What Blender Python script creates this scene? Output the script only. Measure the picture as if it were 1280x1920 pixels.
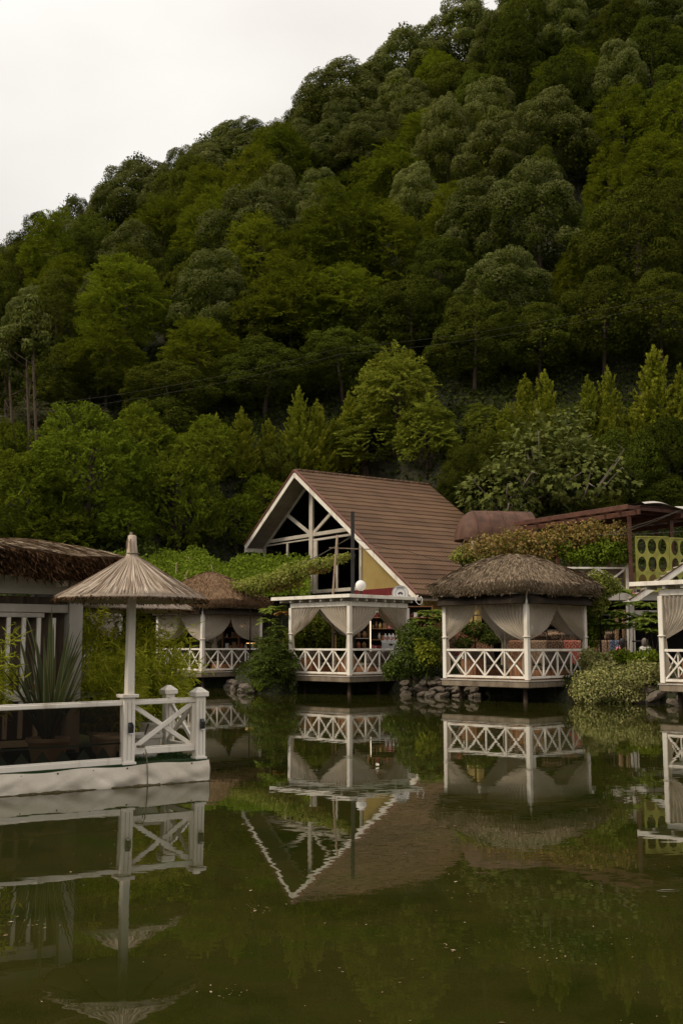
import bpy, bmesh, math, random
import numpy as np
from mathutils import Matrix, Vector, noise as mnoise

for o in list(bpy.data.objects):
    bpy.data.objects.remove(o)
random.seed(7)
RNG = np.random.default_rng(11)
scene = bpy.context.scene
COL = scene.collection
R = math.radians

# ------------------------------------------------------------------ camera
CAM_H = 1.8
PITCH = 7.18
cam_data = bpy.data.cameras.new('camera')
cam_data.sensor_fit = 'VERTICAL'
cam_data.sensor_height = 36.0
cam_data.lens = 36.0 * 2000.0 / 1920.0
cam_data.clip_start = 0.1
cam_data.clip_end = 2000.0
cam = bpy.data.objects.new('camera', cam_data)
cam.location = (0.0, 0.0, CAM_H)
cam.rotation_euler = (R(90 + PITCH), 0, 0)
COL.objects.link(cam)
scene.camera = cam

# ------------------------------------------------------------------ sky, sun, exposure
SUN_EL, SUN_AZ = 44.0, 252.0          # soft light through cloud, from behind and to the left
world = bpy.data.worlds.new('World')
scene.world = world
world.use_nodes = True
wn = world.node_tree
wn.nodes.clear()
w_out = wn.nodes.new('ShaderNodeOutputWorld')
w_bg = wn.nodes.new('ShaderNodeBackground')
w_sky = wn.nodes.new('ShaderNodeTexSky')
w_sky.sky_type = 'NISHITA'
w_sky.sun_disc = False
w_sky.sun_elevation = R(SUN_EL)
w_sky.sun_rotation = R(SUN_AZ)
w_sky.air_density = 1.0
w_sky.dust_density = 4.0
w_hsv = wn.nodes.new('ShaderNodeHueSaturation')
w_hsv.inputs['Saturation'].default_value = 0.12
w_hsv.inputs['Value'].default_value = 1.0
w_tc = wn.nodes.new('ShaderNodeTexCoord')
w_map = wn.nodes.new('ShaderNodeMapping')
w_map.inputs['Scale'].default_value = (1.0, 1.0, 2.2)
w_noise = wn.nodes.new('ShaderNodeTexNoise')
w_noise.inputs['Scale'].default_value = 1.5
w_noise.inputs['Detail'].default_value = 5.0
w_noise.inputs['Roughness'].default_value = 0.45
w_ramp = wn.nodes.new('ShaderNodeValToRGB')
w_ramp.color_ramp.elements[0].position = 0.36
w_ramp.color_ramp.elements[0].color = (5.5, 5.12, 4.78, 1)
w_ramp.color_ramp.elements[1].position = 0.60
w_ramp.color_ramp.elements[1].color = (7.6, 7.35, 6.95, 1)
w_mix = wn.nodes.new('ShaderNodeMix')
w_mix.data_type = 'RGBA'
w_mix.inputs[0].default_value = 0.88
wn.links.new(w_tc.outputs['Generated'], w_map.inputs['Vector'])
wn.links.new(w_map.outputs[0], w_noise.inputs['Vector'])
wn.links.new(w_noise.outputs[0], w_ramp.inputs[0])
wn.links.new(w_sky.outputs[0], w_hsv.inputs['Color'])
wn.links.new(w_hsv.outputs[0], w_mix.inputs[6])
wn.links.new(w_ramp.outputs[0], w_mix.inputs[7])
# overcast sky: about three times brighter overhead than at the horizon, as under any even cloud sheet
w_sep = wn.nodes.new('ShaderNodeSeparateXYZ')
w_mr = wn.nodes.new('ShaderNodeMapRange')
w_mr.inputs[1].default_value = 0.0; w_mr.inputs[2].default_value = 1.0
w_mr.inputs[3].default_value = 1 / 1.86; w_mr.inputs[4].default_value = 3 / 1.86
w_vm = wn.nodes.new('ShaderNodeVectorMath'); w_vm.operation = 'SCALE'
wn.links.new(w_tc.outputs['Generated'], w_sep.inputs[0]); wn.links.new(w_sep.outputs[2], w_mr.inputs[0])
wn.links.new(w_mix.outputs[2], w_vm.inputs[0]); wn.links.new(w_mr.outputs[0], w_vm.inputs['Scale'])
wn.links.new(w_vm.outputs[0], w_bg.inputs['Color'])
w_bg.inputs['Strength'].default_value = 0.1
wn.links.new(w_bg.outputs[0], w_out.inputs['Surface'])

sun_data = bpy.data.lights.new('sun', 'SUN')
sun_data.energy = 1.5
sun_data.angle = R(12)
sun_data.color = (1.0, 0.88, 0.68)
sun = bpy.data.objects.new('sun', sun_data)
sun.rotation_euler = (R(90 - SUN_EL), 0, R(180 - SUN_AZ))
sun.location = (-20, -20, 60)
COL.objects.link(sun)

scene.view_settings.view_transform = 'Standard'
scene.view_settings.look = 'None'
scene.view_settings.exposure = 0.48
scene.view_settings.gamma = 1.0
scene.view_settings.use_curve_mapping = False
scene.render.engine = 'CYCLES'
scene.cycles.use_denoising = True
scene.cycles.max_bounces = 6
scene.cycles.diffuse_bounces = 3
scene.cycles.glossy_bounces = 3
scene.cycles.transmission_bounces = 4
scene.cycles.transparent_max_bounces = 6
scene.cycles.use_adaptive_sampling = True
scene.cycles.adaptive_threshold = 0.015

# ------------------------------------------------------------------ pixel geometry (photograph 1280 x 1920)
FPX, PT = 2000.0, R(PITCH)
def ray(px, py):
    u, v = (px - 640) / FPX, (960 - py) / FPX
    return Vector((u, math.cos(PT) - v * math.sin(PT), math.sin(PT) + v * math.cos(PT)))
def at(px, py, Y):
    d = ray(px, py)
    return Vector((0, 0, CAM_H)) + d * (Y / d.y)
def onz(px, py, z=0.0):
    d = ray(px, py)
    return Vector((0, 0, CAM_H)) + d * ((z - CAM_H) / d.z)
def proj(p):
    z = p[2] - CAM_H
    yc = p[1] * math.cos(PT) + z * math.sin(PT)
    zc = -p[1] * math.sin(PT) + z * math.cos(PT)
    return 640 + FPX * p[0] / yc, 960 - FPX * zc / yc

# ------------------------------------------------------------------ materials
def nodes_of(name):
    m = bpy.data.materials.new(name)
    m.use_nodes = True
    nt = m.node_tree
    nt.nodes.clear()
    return m, nt, nt.nodes, nt.links
def ramp_node(N, cols, pos=None):
    r = N.new('ShaderNodeValToRGB')
    els = r.color_ramp.elements
    while len(els) < len(cols):
        els.new(0.5)
    for i, c in enumerate(cols):
        els[i].position = pos[i] if pos else i / (len(cols) - 1)
        els[i].color = (*c, 1)
    return r
def surf(name, cols, scale=3.0, rough=0.6, bump=0.2, stretch=(1, 1, 1), detail=6, spec=0.35, island=0.0, fine=None, pos=None, bdist=0.02, metal=0.0):
    """mottled procedural surface: noise in object space between the given colours"""
    m, nt, N, L = nodes_of(name)
    out = N.new('ShaderNodeOutputMaterial')
    p = N.new('ShaderNodeBsdfPrincipled')
    tc = N.new('ShaderNodeTexCoord')
    mp = N.new('ShaderNodeMapping')
    mp.inputs['Scale'].default_value = stretch
    n = N.new('ShaderNodeTexNoise')
    n.inputs['Scale'].default_value = scale
    n.inputs['Detail'].default_value = detail
    n.inputs['Roughness'].default_value = 0.6
    L.new(tc.outputs['Object'], mp.inputs['Vector'])
    L.new(mp.outputs[0], n.inputs['Vector'])
    r = ramp_node(N, cols, pos or [0.3 + 0.4 * i / max(1, len(cols) - 1) for i in range(len(cols))])
    fac = n.outputs[0]
    if island:
        g = N.new('ShaderNodeNewGeometry')
        mx = N.new('ShaderNodeMix')
        mx.inputs[0].default_value = island
        L.new(n.outputs[0], mx.inputs[2]); L.new(g.outputs['Random Per Island'], mx.inputs[3])
        fac = mx.outputs[0]
    L.new(fac, r.inputs[0])
    L.new(r.outputs[0], p.inputs['Base Color'])
    p.inputs['Roughness'].default_value = rough
    p.inputs['Specular IOR Level'].default_value = spec
    p.inputs['Metallic'].default_value = metal
    if bump:
        n2 = N.new('ShaderNodeTexNoise')
        n2.inputs['Scale'].default_value = fine or scale * 6
        n2.inputs['Detail'].default_value = 5
        L.new(mp.outputs[0], n2.inputs['Vector'])
        b = N.new('ShaderNodeBump')
        b.inputs['Strength'].default_value = bump
        b.inputs['Distance'].default_value = bdist
        L.new(n2.outputs[0], b.inputs['Height'])
        L.new(b.outputs[0], p.inputs['Normal'])
    L.new(p.outputs[0], out.inputs['Surface'])
    return m
def leafmat(name, cols, trans=0.3, rough=0.8, spec=0.0, vary=0.35, pale=None):
    """leaves: a colour per leaf, a little shift per plant, light passing through; pale = colour of flower or new-growth tips"""
    m, nt, N, L = nodes_of(name)
    out = N.new('ShaderNodeOutputMaterial')
    g = N.new('ShaderNodeNewGeometry')
    r = ramp_node(N, cols)
    L.new(g.outputs['Random Per Island'], r.inputs[0])
    col = r.outputs[0]
    if pale:
        a = N.new('ShaderNodeAttribute'); a.attribute_name = 'pale'
        mx = N.new('ShaderNodeMix'); mx.data_type = 'RGBA'
        L.new(a.outputs['Fac'], mx.inputs[0]); L.new(col, mx.inputs[6])
        mx.inputs[7].default_value = (*pale, 1)
        col = mx.outputs[2]
    oi = N.new('ShaderNodeObjectInfo')
    mr = N.new('ShaderNodeMapRange')
    mr.inputs[3].default_value = 1 - vary; mr.inputs[4].default_value = 1 + vary
    L.new(oi.outputs['Random'], mr.inputs[0])
    hs = N.new('ShaderNodeHueSaturation')
    L.new(mr.outputs[0], hs.inputs['Value']); L.new(col, hs.inputs['Color'])
    mh = N.new('ShaderNodeMapRange')
    mh.inputs[3].default_value = 0.5 + 0.03 * vary; mh.inputs[4].default_value = 0.5 - 0.03 * vary
    ml = N.new('ShaderNodeMath'); ml.operation = 'MULTIPLY'; ml.inputs[1].default_value = 7.31
    mf = N.new('ShaderNodeMath'); mf.operation = 'FRACT'
    L.new(oi.outputs['Random'], ml.inputs[0]); L.new(ml.outputs[0], mf.inputs[0]); L.new(mf.outputs[0], mh.inputs[0])
    L.new(mh.outputs[0], hs.inputs['Hue'])
    p = N.new('ShaderNodeBsdfPrincipled')
    p.inputs['Roughness'].default_value = rough
    p.inputs['Specular IOR Level'].default_value = spec
    L.new(hs.outputs[0], p.inputs['Base Color'])
    t = N.new('ShaderNodeBsdfTranslucent')
    L.new(hs.outputs[0], t.inputs['Color'])
    mxs = N.new('ShaderNodeMixShader'); mxs.inputs[0].default_value = trans
    L.new(p.outputs[0], mxs.inputs[1]); L.new(t.outputs[0], mxs.inputs[2])
    L.new(mxs.outputs[0], out.inputs['Surface'])
    return m
def glassmat(name, tint, rough=0.02):
    m, nt, N, L = nodes_of(name)
    out = N.new('ShaderNodeOutputMaterial')
    t = N.new('ShaderNodeBsdfTransparent'); t.inputs[0].default_value = (*tint, 1)
    g = N.new('ShaderNodeBsdfGlossy'); g.inputs['Roughness'].default_value = rough
    f = N.new('ShaderNodeFresnel'); f.inputs[0].default_value = 1.22
    mx = N.new('ShaderNodeMixShader')
    L.new(f.outputs[0], mx.inputs[0]); L.new(t.outputs[0], mx.inputs[1]); L.new(g.outputs[0], mx.inputs[2])
    L.new(mx.outputs[0], out.inputs['Surface'])
    return m
def emit(name, col, s):
    m, nt, N, L = nodes_of(name)
    out = N.new('ShaderNodeOutputMaterial')
    e = N.new('ShaderNodeEmission'); e.inputs[0].default_value = (*col, 1); e.inputs[1].default_value = s
    L.new(e.outputs[0], out.inputs['Surface'])
    return m
def rugmat(name, c1, c2, c3, sc):
    """woven rug: borders, rows and medallions from layered waves"""
    m, nt, N, L = nodes_of(name)
    out = N.new('ShaderNodeOutputMaterial')
    p = N.new('ShaderNodeBsdfPrincipled'); p.inputs['Roughness'].default_value = 0.95
    p.inputs['Specular IOR Level'].default_value = 0.05
    tc = N.new('ShaderNodeTexCoord')
    mp = N.new('ShaderNodeMapping'); mp.inputs['Scale'].default_value = (sc, sc, sc)
    L.new(tc.outputs['Object'], mp.inputs['Vector'])
    v = N.new('ShaderNodeTexVoronoi'); v.distance = 'MANHATTAN'; v.inputs['Scale'].default_value = 2.4; v.inputs['Randomness'].default_value = 0.35
    L.new(mp.outputs[0], v.inputs['Vector'])
    mm = N.new('ShaderNodeMath'); mm.operation = 'MULTIPLY'; mm.inputs[1].default_value = 14
    sn = N.new('ShaderNodeMath'); sn.operation = 'SINE'
    L.new(v.outputs['Distance'], mm.inputs[0]); L.new(mm.outputs[0], sn.inputs[0])
    r = ramp_node(N, [c1, c2, c3, c2], [0.0, 0.38, 0.58, 0.80])
    r.color_ramp.interpolation = 'CONSTANT'
    ad = N.new('ShaderNodeMath'); ad.operation = 'MULTIPLY_ADD'; ad.inputs[1].default_value = 0.5; ad.inputs[2].default_value = 0.5
    L.new(sn.outputs[0], ad.inputs[0]); L.new(ad.outputs[0], r.inputs[0])
    w = N.new('ShaderNodeTexWave'); w.inputs['Scale'].default_value = 3.0; w.bands_direction = 'X'; w.inputs['Distortion'].default_value = 0.6
    L.new(mp.outputs[0], w.inputs['Vector'])
    r2 = ramp_node(N, [(0.55, 0.5, 0.45), (1, 1, 1)], [0.2, 0.6])
    L.new(w.outputs[0], r2.inputs[0])
    mx = N.new('ShaderNodeMix'); mx.data_type = 'RGBA'; mx.blend_type = 'MULTIPLY'; mx.inputs[0].default_value = 0.8
    L.new(r.outputs[0], mx.inputs[6]); L.new(r2.outputs[0], mx.inputs[7])
    L.new(mx.outputs[2], p.inputs['Base Color'])
    L.new(p.outputs[0], out.inputs['Surface'])
    return m

M = {}
M['white'] = surf('white_paint', [(0.50, 0.43, 0.335), (0.79, 0.72, 0.62), (0.85, 0.79, 0.70)], 2.1, 0.5, 0.2, stretch=(1.4, 1.4, 0.30), pos=[0.27, 0.47, 0.75])
M['grey_white'] = surf('weathered_cream_paint', [(0.36, 0.32, 0.27), (0.55, 0.50, 0.44)], 2.2, 0.6, 0.2, stretch=(1, 1, 0.3))
M['curtain'] = None
M['tarp'] = surf('tarpaulin', [(0.36, 0.29, 0.20), (0.57, 0.50, 0.40), (0.67, 0.60, 0.50)], 1.7, 0.45, 0.5, pos=[0.2, 0.42, 0.7], fine=5, bdist=0.04)
M['mud'] = surf('algae_line', [(0.05, 0.04, 0.015), (0.16, 0.12, 0.06)], 14, 0.8, 0.5)
M['concrete'] = surf('old_concrete', [(0.12, 0.085, 0.054), (0.26, 0.205, 0.145)], 3.5, 0.85, 0.5, stretch=(1, 1, 0.4))
M['straw'] = surf('straw', [(0.14, 0.092, 0.054), (0.33, 0.245, 0.165), (0.50, 0.40, 0.29)], 1.6, 0.85, 0.0, island=0.7, spec=0.1)
M['oldstraw'] = surf('old_straw', [(0.062, 0.041, 0.024), (0.175, 0.125, 0.080), (0.32, 0.245, 0.17)], 1.4, 0.9, 0.0, island=0.65, spec=0.08)
M['brownstraw'] = surf('brown_straw', [(0.07, 0.036, 0.018), (0.20, 0.115, 0.062), (0.34, 0.225, 0.135)], 1.4, 0.9, 0.0, island=0.6, spec=0.08)
M['reedend'] = surf('cut_reed_ends', [(0.018, 0.010, 0.005), (0.07, 0.036, 0.018), (0.16, 0.09, 0.045)], 6, 0.9, 0.6, island=0.6, spec=0.05)
M['reed'] = surf('reed', [(0.22, 0.155, 0.105), (0.40, 0.31, 0.235), (0.54, 0.45, 0.36)], 1.2, 0.8, 0.0, island=0.75, spec=0.12)
M['tile'] = surf('roof_tile', [(0.058, 0.029, 0.013), (0.098, 0.050, 0.023), (0.148, 0.082, 0.041)], 0.6, 0.75, 0.35, pos=[0.25, 0.5, 0.8], fine=30, bdist=0.01, island=0.22)
M['redtrim'] = surf('red_brown_trim', [(0.10, 0.035, 0.022), (0.17, 0.065, 0.042)], 2, 0.55, 0.1)
M['yellow'] = surf('yellow_render', [(0.30, 0.205, 0.062), (0.40, 0.285, 0.10)], 0.9, 0.85, 0.25, fine=40)
M['redwall'] = surf('dark_red_paint', [(0.12, 0.012, 0.012), (0.17, 0.02, 0.02)], 2, 0.6, 0.1)
M['soffit'] = surf('soffit_boards', [(0.22, 0.175, 0.125), (0.33, 0.275, 0.21)], 2, 0.65, 0.15, stretch=(0.4, 1, 1))
M['frame'] = surf('cream_frame', [(0.42, 0.36, 0.29), (0.56, 0.50, 0.42)], 2.5, 0.55, 0.15)
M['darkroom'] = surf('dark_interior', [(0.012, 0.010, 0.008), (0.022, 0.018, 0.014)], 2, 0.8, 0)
M['winglass'] = glassmat('window_glass', (0.25, 0.24, 0.22))
M['tint'] = glassmat('smoked_glass', (0.48, 0.41, 0.32))
M['clear'] = glassmat('clear_glass', (0.8, 0.85, 0.8))
M['film'] = surf('dark_film', [(0.010, 0.011, 0.007), (0.018, 0.018, 0.012)], 3, 0.7, 0, spec=0.05)
M['black'] = surf('black_paint', [(0.018, 0.015, 0.013), (0.035, 0.03, 0.027)], 4, 0.45, 0.1)
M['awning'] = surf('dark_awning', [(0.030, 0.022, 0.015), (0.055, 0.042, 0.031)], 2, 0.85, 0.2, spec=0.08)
M['wood'] = surf('varnished_wood', [(0.13, 0.052, 0.020), (0.26, 0.12, 0.055), (0.33, 0.165, 0.08)], 4, 0.5, 0.2, stretch=(4, 4, 0.4))
M['redwood'] = surf('stained_red_timber', [(0.045, 0.016, 0.009), (0.088, 0.032, 0.017), (0.125, 0.050, 0.028)], 3, 0.55, 0.25, stretch=(1, 1, 1))
M['rust'] = surf('rusty_sheet', [(0.045, 0.020, 0.011), (0.088, 0.038, 0.021), (0.135, 0.066, 0.040)], 1.6, 0.7, 0.3)
M['barewood'] = surf('bare_stick', [(0.18, 0.12, 0.075), (0.34, 0.25, 0.17)], 4, 0.8, 0.3, stretch=(3, 3, 0.5))
M['stembark'] = surf('brown_stem', [(0.035, 0.022, 0.014), (0.085, 0.054, 0.035)], 5, 0.9, 0.5, stretch=(2, 2, 0.4))
M['bark'] = surf('bark', [(0.035, 0.024, 0.016), (0.10, 0.072, 0.048)], 5, 0.9, 0.8, stretch=(2, 2, 0.4))
M['palebark'] = surf('pale_branch', [(0.16, 0.13, 0.10), (0.30, 0.26, 0.20)], 5, 0.9, 0.5)
M['stone'] = surf('bank_stone', [(0.030, 0.023, 0.016), (0.075, 0.058, 0.042), (0.135, 0.108, 0.082)], 1.7, 0.85, 0.7, island=0.35)
M['soil'] = surf('leaf_litter', [(0.012, 0.013, 0.006), (0.028, 0.028, 0.012), (0.045, 0.04, 0.02)], 0.35, 0.95, 0.8, fine=5, bdist=0.2)
M['turf'] = surf('artificial_turf', [(0.012, 0.030, 0.008), (0.03, 0.065, 0.015)], 30, 0.9, 0.6)
M['pot'] = surf('white_pot', [(0.56, 0.50, 0.43), (0.72, 0.66, 0.58)], 2.5, 0.45, 0.1)
M['plastic'] = surf('black_plastic', [(0.015, 0.013, 0.012), (0.03, 0.027, 0.025)], 5, 0.35, 0.05)
M['panel'] = surf('solar_cell', [(0.02, 0.022, 0.03), (0.03, 0.032, 0.04)], 20, 0.15, 0)
M['rope'] = surf('rope', [(0.12, 0.10, 0.06), (0.26, 0.22, 0.15)], 30, 0.9, 0.5)
M['cushion'] = surf('taupe_cushion', [(0.10, 0.075, 0.055), (0.17, 0.13, 0.10)], 4, 0.9, 0.3)
M['terra'] = surf('terracotta', [(0.20, 0.06, 0.025), (0.30, 0.10, 0.045)], 4, 0.7, 0.2)
M['lime'] = surf('lime_paint', [(0.19, 0.18, 0.030), (0.31, 0.295, 0.055), (0.38, 0.36, 0.085)], 2.2, 0.55, 0.2)
M['globe'] = surf('opal_globe', [(0.72, 0.69, 0.65), (0.80, 0.78, 0.74)], 2, 0.25, 0)
M['signwhite'] = surf('sign_white', [(0.60, 0.58, 0.56), (0.70, 0.68, 0.66)], 3, 0.4, 0)
M['pink'] = surf('pink_print', [(0.45, 0.06, 0.16), (0.60, 0.12, 0.26)], 3, 0.5, 0)
M['pinkcloth'] = surf('pink_cloth', [(0.40, 0.12, 0.13), (0.55, 0.20, 0.21)], 6, 0.9, 0.4)
M['whitecloth'] = surf('white_cloth', [(0.40, 0.38, 0.34), (0.58, 0.55, 0.50)], 6, 0.9, 0.4)
M['jeans'] = surf('dark_trousers', [(0.02, 0.025, 0.04), (0.04, 0.045, 0.06)], 6, 0.9, 0.2)
M['skin'] = surf('skin', [(0.36, 0.20, 0.13), (0.44, 0.26, 0.18)], 3, 0.5, 0.05)
M['hair'] = surf('black_hair', [(0.008, 0.006, 0.005), (0.02, 0.015, 0.012)], 12, 0.45, 0.3, stretch=(3, 3, 0.5))
M['grey_hair'] = surf('grey_brown_hair', [(0.10, 0.08, 0.06), (0.18, 0.15, 0.12)], 12, 0.6, 0.3)
M['wire'] = surf('wire', [(0.03, 0.026, 0.02), (0.05, 0.045, 0.035)], 3, 0.6, 0)
M['palewire'] = surf('pale_wire', [(0.05, 0.043, 0.03), (0.075, 0.065, 0.045)], 3, 0.7, 0)
M['bulb'] = emit('warm_bulb', (1.0, 0.62, 0.30), 9.0)
M['strip'] = emit('light_strip', (1.0, 0.86, 0.66), 2.2)
M['shelfglow'] = emit('shelf_lamp', (1.0, 0.55, 0.22), 1.4)
M['brownpost'] = surf('brown_lattice', [(0.14, 0.075, 0.03), (0.22, 0.13, 0.06)], 6, 0.8, 0.3)

M['linden'] = leafmat('linden_leaf', [(0.059, 0.073, 0.010), (0.076, 0.090, 0.013), (0.097, 0.113, 0.018)], pale=(0.32, 0.32, 0.14), vary=0.26, trans=0.22)
M['hornbeam'] = leafmat('hornbeam_leaf', [(0.095, 0.117, 0.008), (0.128, 0.150, 0.009), (0.163, 0.183, 0.013)], trans=0.36, vary=0.30)
M['darkleaf'] = leafmat('dark_leaf', [(0.045, 0.055, 0.006), (0.061, 0.074, 0.009), (0.084, 0.095, 0.013)], vary=0.36, trans=0.22)
M['shrubleaf'] = leafmat('shrub_leaf', [(0.098, 0.131, 0.010), (0.137, 0.173, 0.013), (0.180, 0.217, 0.020)], vary=0.20, trans=0.28)
M['walnut'] = leafmat('walnut_leaf', [(0.134, 0.162, 0.016), (0.185, 0.208, 0.024), (0.240, 0.255, 0.034)], vary=0.15, trans=0.30)
M['figleaf'] = leafmat('fig_leaf', [(0.084, 0.102, 0.019), (0.116, 0.132, 0.025), (0.158, 0.171, 0.037)], vary=0.15, trans=0.25, spec=0.15)
M['cypress'] = leafmat('golden_cypress_leaf', [(0.111, 0.143, 0.009), (0.189, 0.221, 0.014), (0.287, 0.309, 0.024)], vary=0.16, trans=0.2, pale=(0.36, 0.33, 0.06))
M['cedar'] = leafmat('cedar_needles', [(0.083, 0.089, 0.038), (0.118, 0.122, 0.055), (0.165, 0.159, 0.079)], vary=0.15)
M['vinegreen'] = leafmat('vine_leaf', [(0.092, 0.134, 0.011), (0.138, 0.187, 0.017), (0.190, 0.236, 0.028)], vary=0.1, trans=0.34)
M['vinepale'] = leafmat('pale_vine_leaf', [(0.138, 0.171, 0.026), (0.218, 0.237, 0.046), (0.322, 0.308, 0.085)], vary=0.1, trans=0.3)
M['vineorange'] = leafmat('autumn_vine_leaf', [(0.12, 0.130, 0.018), (0.21, 0.175, 0.045), (0.34, 0.20, 0.065), (0.40, 0.29, 0.12)], vary=0.1, trans=0.35)
M['variegated'] = leafmat('variegated_leaf', [(0.14, 0.165, 0.034), (0.29, 0.28, 0.095), (0.46, 0.41, 0.19)], vary=0.08, trans=0.25)
M['mahonia'] = leafmat('sumac_leaf', [(0.131, 0.190, 0.029), (0.214, 0.271, 0.048), (0.331, 0.365, 0.075)], vary=0.15, trans=0.35)
M['sumacred'] = leafmat('turning_sumac_leaf', [(0.24, 0.13, 0.03), (0.40, 0.25, 0.08)], vary=0.1)
M['feather'] = leafmat('feathery_shrub_leaf', [(0.044, 0.065, 0.012), (0.071, 0.097, 0.017), (0.103, 0.131, 0.025)], vary=0.1)
M['bamboo'] = leafmat('bamboo_leaf', [(0.227, 0.266, 0.019), (0.401, 0.428, 0.034), (0.628, 0.600, 0.073)], vary=0.1, trans=0.45)
M['flax'] = leafmat('flax_blade', [(0.046, 0.064, 0.021), (0.081, 0.101, 0.035), (0.121, 0.140, 0.055)], vary=0.05, trans=0.12, spec=0.4, rough=0.4, pale=(0.36, 0.32, 0.14))
M['litter'] = leafmat('floating_leaf', [(0.10, 0.07, 0.03), (0.26, 0.18, 0.10), (0.42, 0.33, 0.24)], vary=0.0, trans=0.05)
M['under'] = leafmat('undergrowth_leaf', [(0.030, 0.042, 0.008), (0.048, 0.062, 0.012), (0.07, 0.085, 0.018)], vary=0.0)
for k, c in dict(red=((0.20, 0.022, 0.02), (0.34, 0.21, 0.13), (0.05, 0.03, 0.045)), rust=((0.19, 0.065, 0.035), (0.34, 0.22, 0.14), (0.06, 0.03, 0.02)),
                 blue=((0.05, 0.08, 0.16), (0.22, 0.25, 0.30), (0.03, 0.035, 0.07)), beige=((0.30, 0.21, 0.14), (0.13, 0.06, 0.035), (0.40, 0.32, 0.23)),
                 dark=((0.055, 0.030, 0.022), (0.17, 0.11, 0.07), (0.03, 0.02, 0.02)), scarlet=((0.30, 0.028, 0.028), (0.36, 0.22, 0.15), (0.12, 0.03, 0.03))).items():
    M['rug_' + k] = rugmat('rug_' + k, *c, 1.5)

# curtain: thin cloth that lets light through
m, nt, N, L = nodes_of('sheer_curtain')
o_ = N.new('ShaderNodeOutputMaterial')
d_ = N.new('ShaderNodeBsdfDiffuse'); d_.inputs[0].default_value = (0.66, 0.575, 0.47, 1)
t_ = N.new('ShaderNodeBsdfTranslucent'); t_.inputs[0].default_value = (0.68, 0.60, 0.49, 1)
c_ = N.new('ShaderNodeBsdfTransparent')
a_ = N.new('ShaderNodeMixShader'); a_.inputs[0].default_value = 0.42
b_ = N.new('ShaderNodeMixShader'); b_.inputs[0].default_value = 0.20
L.new(d_.outputs[0], a_.inputs[1]); L.new(t_.outputs[0], a_.inputs[2])
L.new(a_.outputs[0], b_.inputs[1]); L.new(c_.outputs[0], b_.inputs[2]); L.new(b_.outputs[0], o_.inputs[0])
M['curtain'] = m
m, nt, N, L = nodes_of('brown_curtain')
o_ = N.new('ShaderNodeOutputMaterial')
d_ = N.new('ShaderNodeBsdfDiffuse'); d_.inputs[0].default_value = (0.13, 0.095, 0.072, 1)
L.new(d_.outputs[0], o_.inputs[0])
M['drape'] = m

# pond water: murky green-brown body, mirror surface, small ripples
m, nt, N, L = nodes_of('pond_water')
o_ = N.new('ShaderNodeOutputMaterial')
p_ = N.new('ShaderNodeBsdfPrincipled')
tc = N.new('ShaderNodeTexCoord')
n1 = N.new('ShaderNodeTexNoise'); n1.inputs['Scale'].default_value = 0.55; n1.inputs['Detail'].default_value = 6; n1.inputs['Roughness'].default_value = 0.65
rp = ramp_node(N, [(0.013, 0.017, 0.002), (0.026, 0.024, 0.005), (0.016, 0.027, 0.002)], [0.35, 0.52, 0.68])
L.new(tc.outputs['Object'], n1.inputs['Vector']); L.new(n1.outputs[0], rp.inputs[0]); L.new(rp.outputs[0], p_.inputs['Base Color'])
p_.inputs['Roughness'].default_value = 0.012
p_.inputs['IOR'].default_value = 1.33
p_.inputs['Specular IOR Level'].default_value = 0.5
mp = N.new('ShaderNodeMapping'); mp.inputs['Scale'].default_value = (1.0, 1.35, 1.0)
n2 = N.new('ShaderNodeTexNoise'); n2.inputs['Scale'].default_value = 2.6; n2.inputs['Detail'].default_value = 2.0; n2.inputs['Roughness'].default_value = 0.5
n3 = N.new('ShaderNodeTexNoise'); n3.inputs['Scale'].default_value = 0.5; n3.inputs['Detail'].default_value = 2.0
L.new(tc.outputs['Object'], mp.inputs['Vector']); L.new(mp.outputs[0], n2.inputs['Vector']); L.new(mp.outputs[0], n3.inputs['Vector'])
ml = N.new('ShaderNodeMath'); ml.operation = 'MULTIPLY'
L.new(n2.outputs[0], ml.inputs[0]); L.new(n3.outputs[0], ml.inputs[1])
bp = N.new('ShaderNodeBump'); bp.inputs['Strength'].default_value = 0.075; bp.inputs['Distance'].default_value = 0.02
L.new(ml.outputs[0], bp.inputs['Height']); L.new(bp.outputs[0], p_.inputs['Normal'])
L.new(p_.outputs[0], o_.inputs[0])
M['water'] = m

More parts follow.
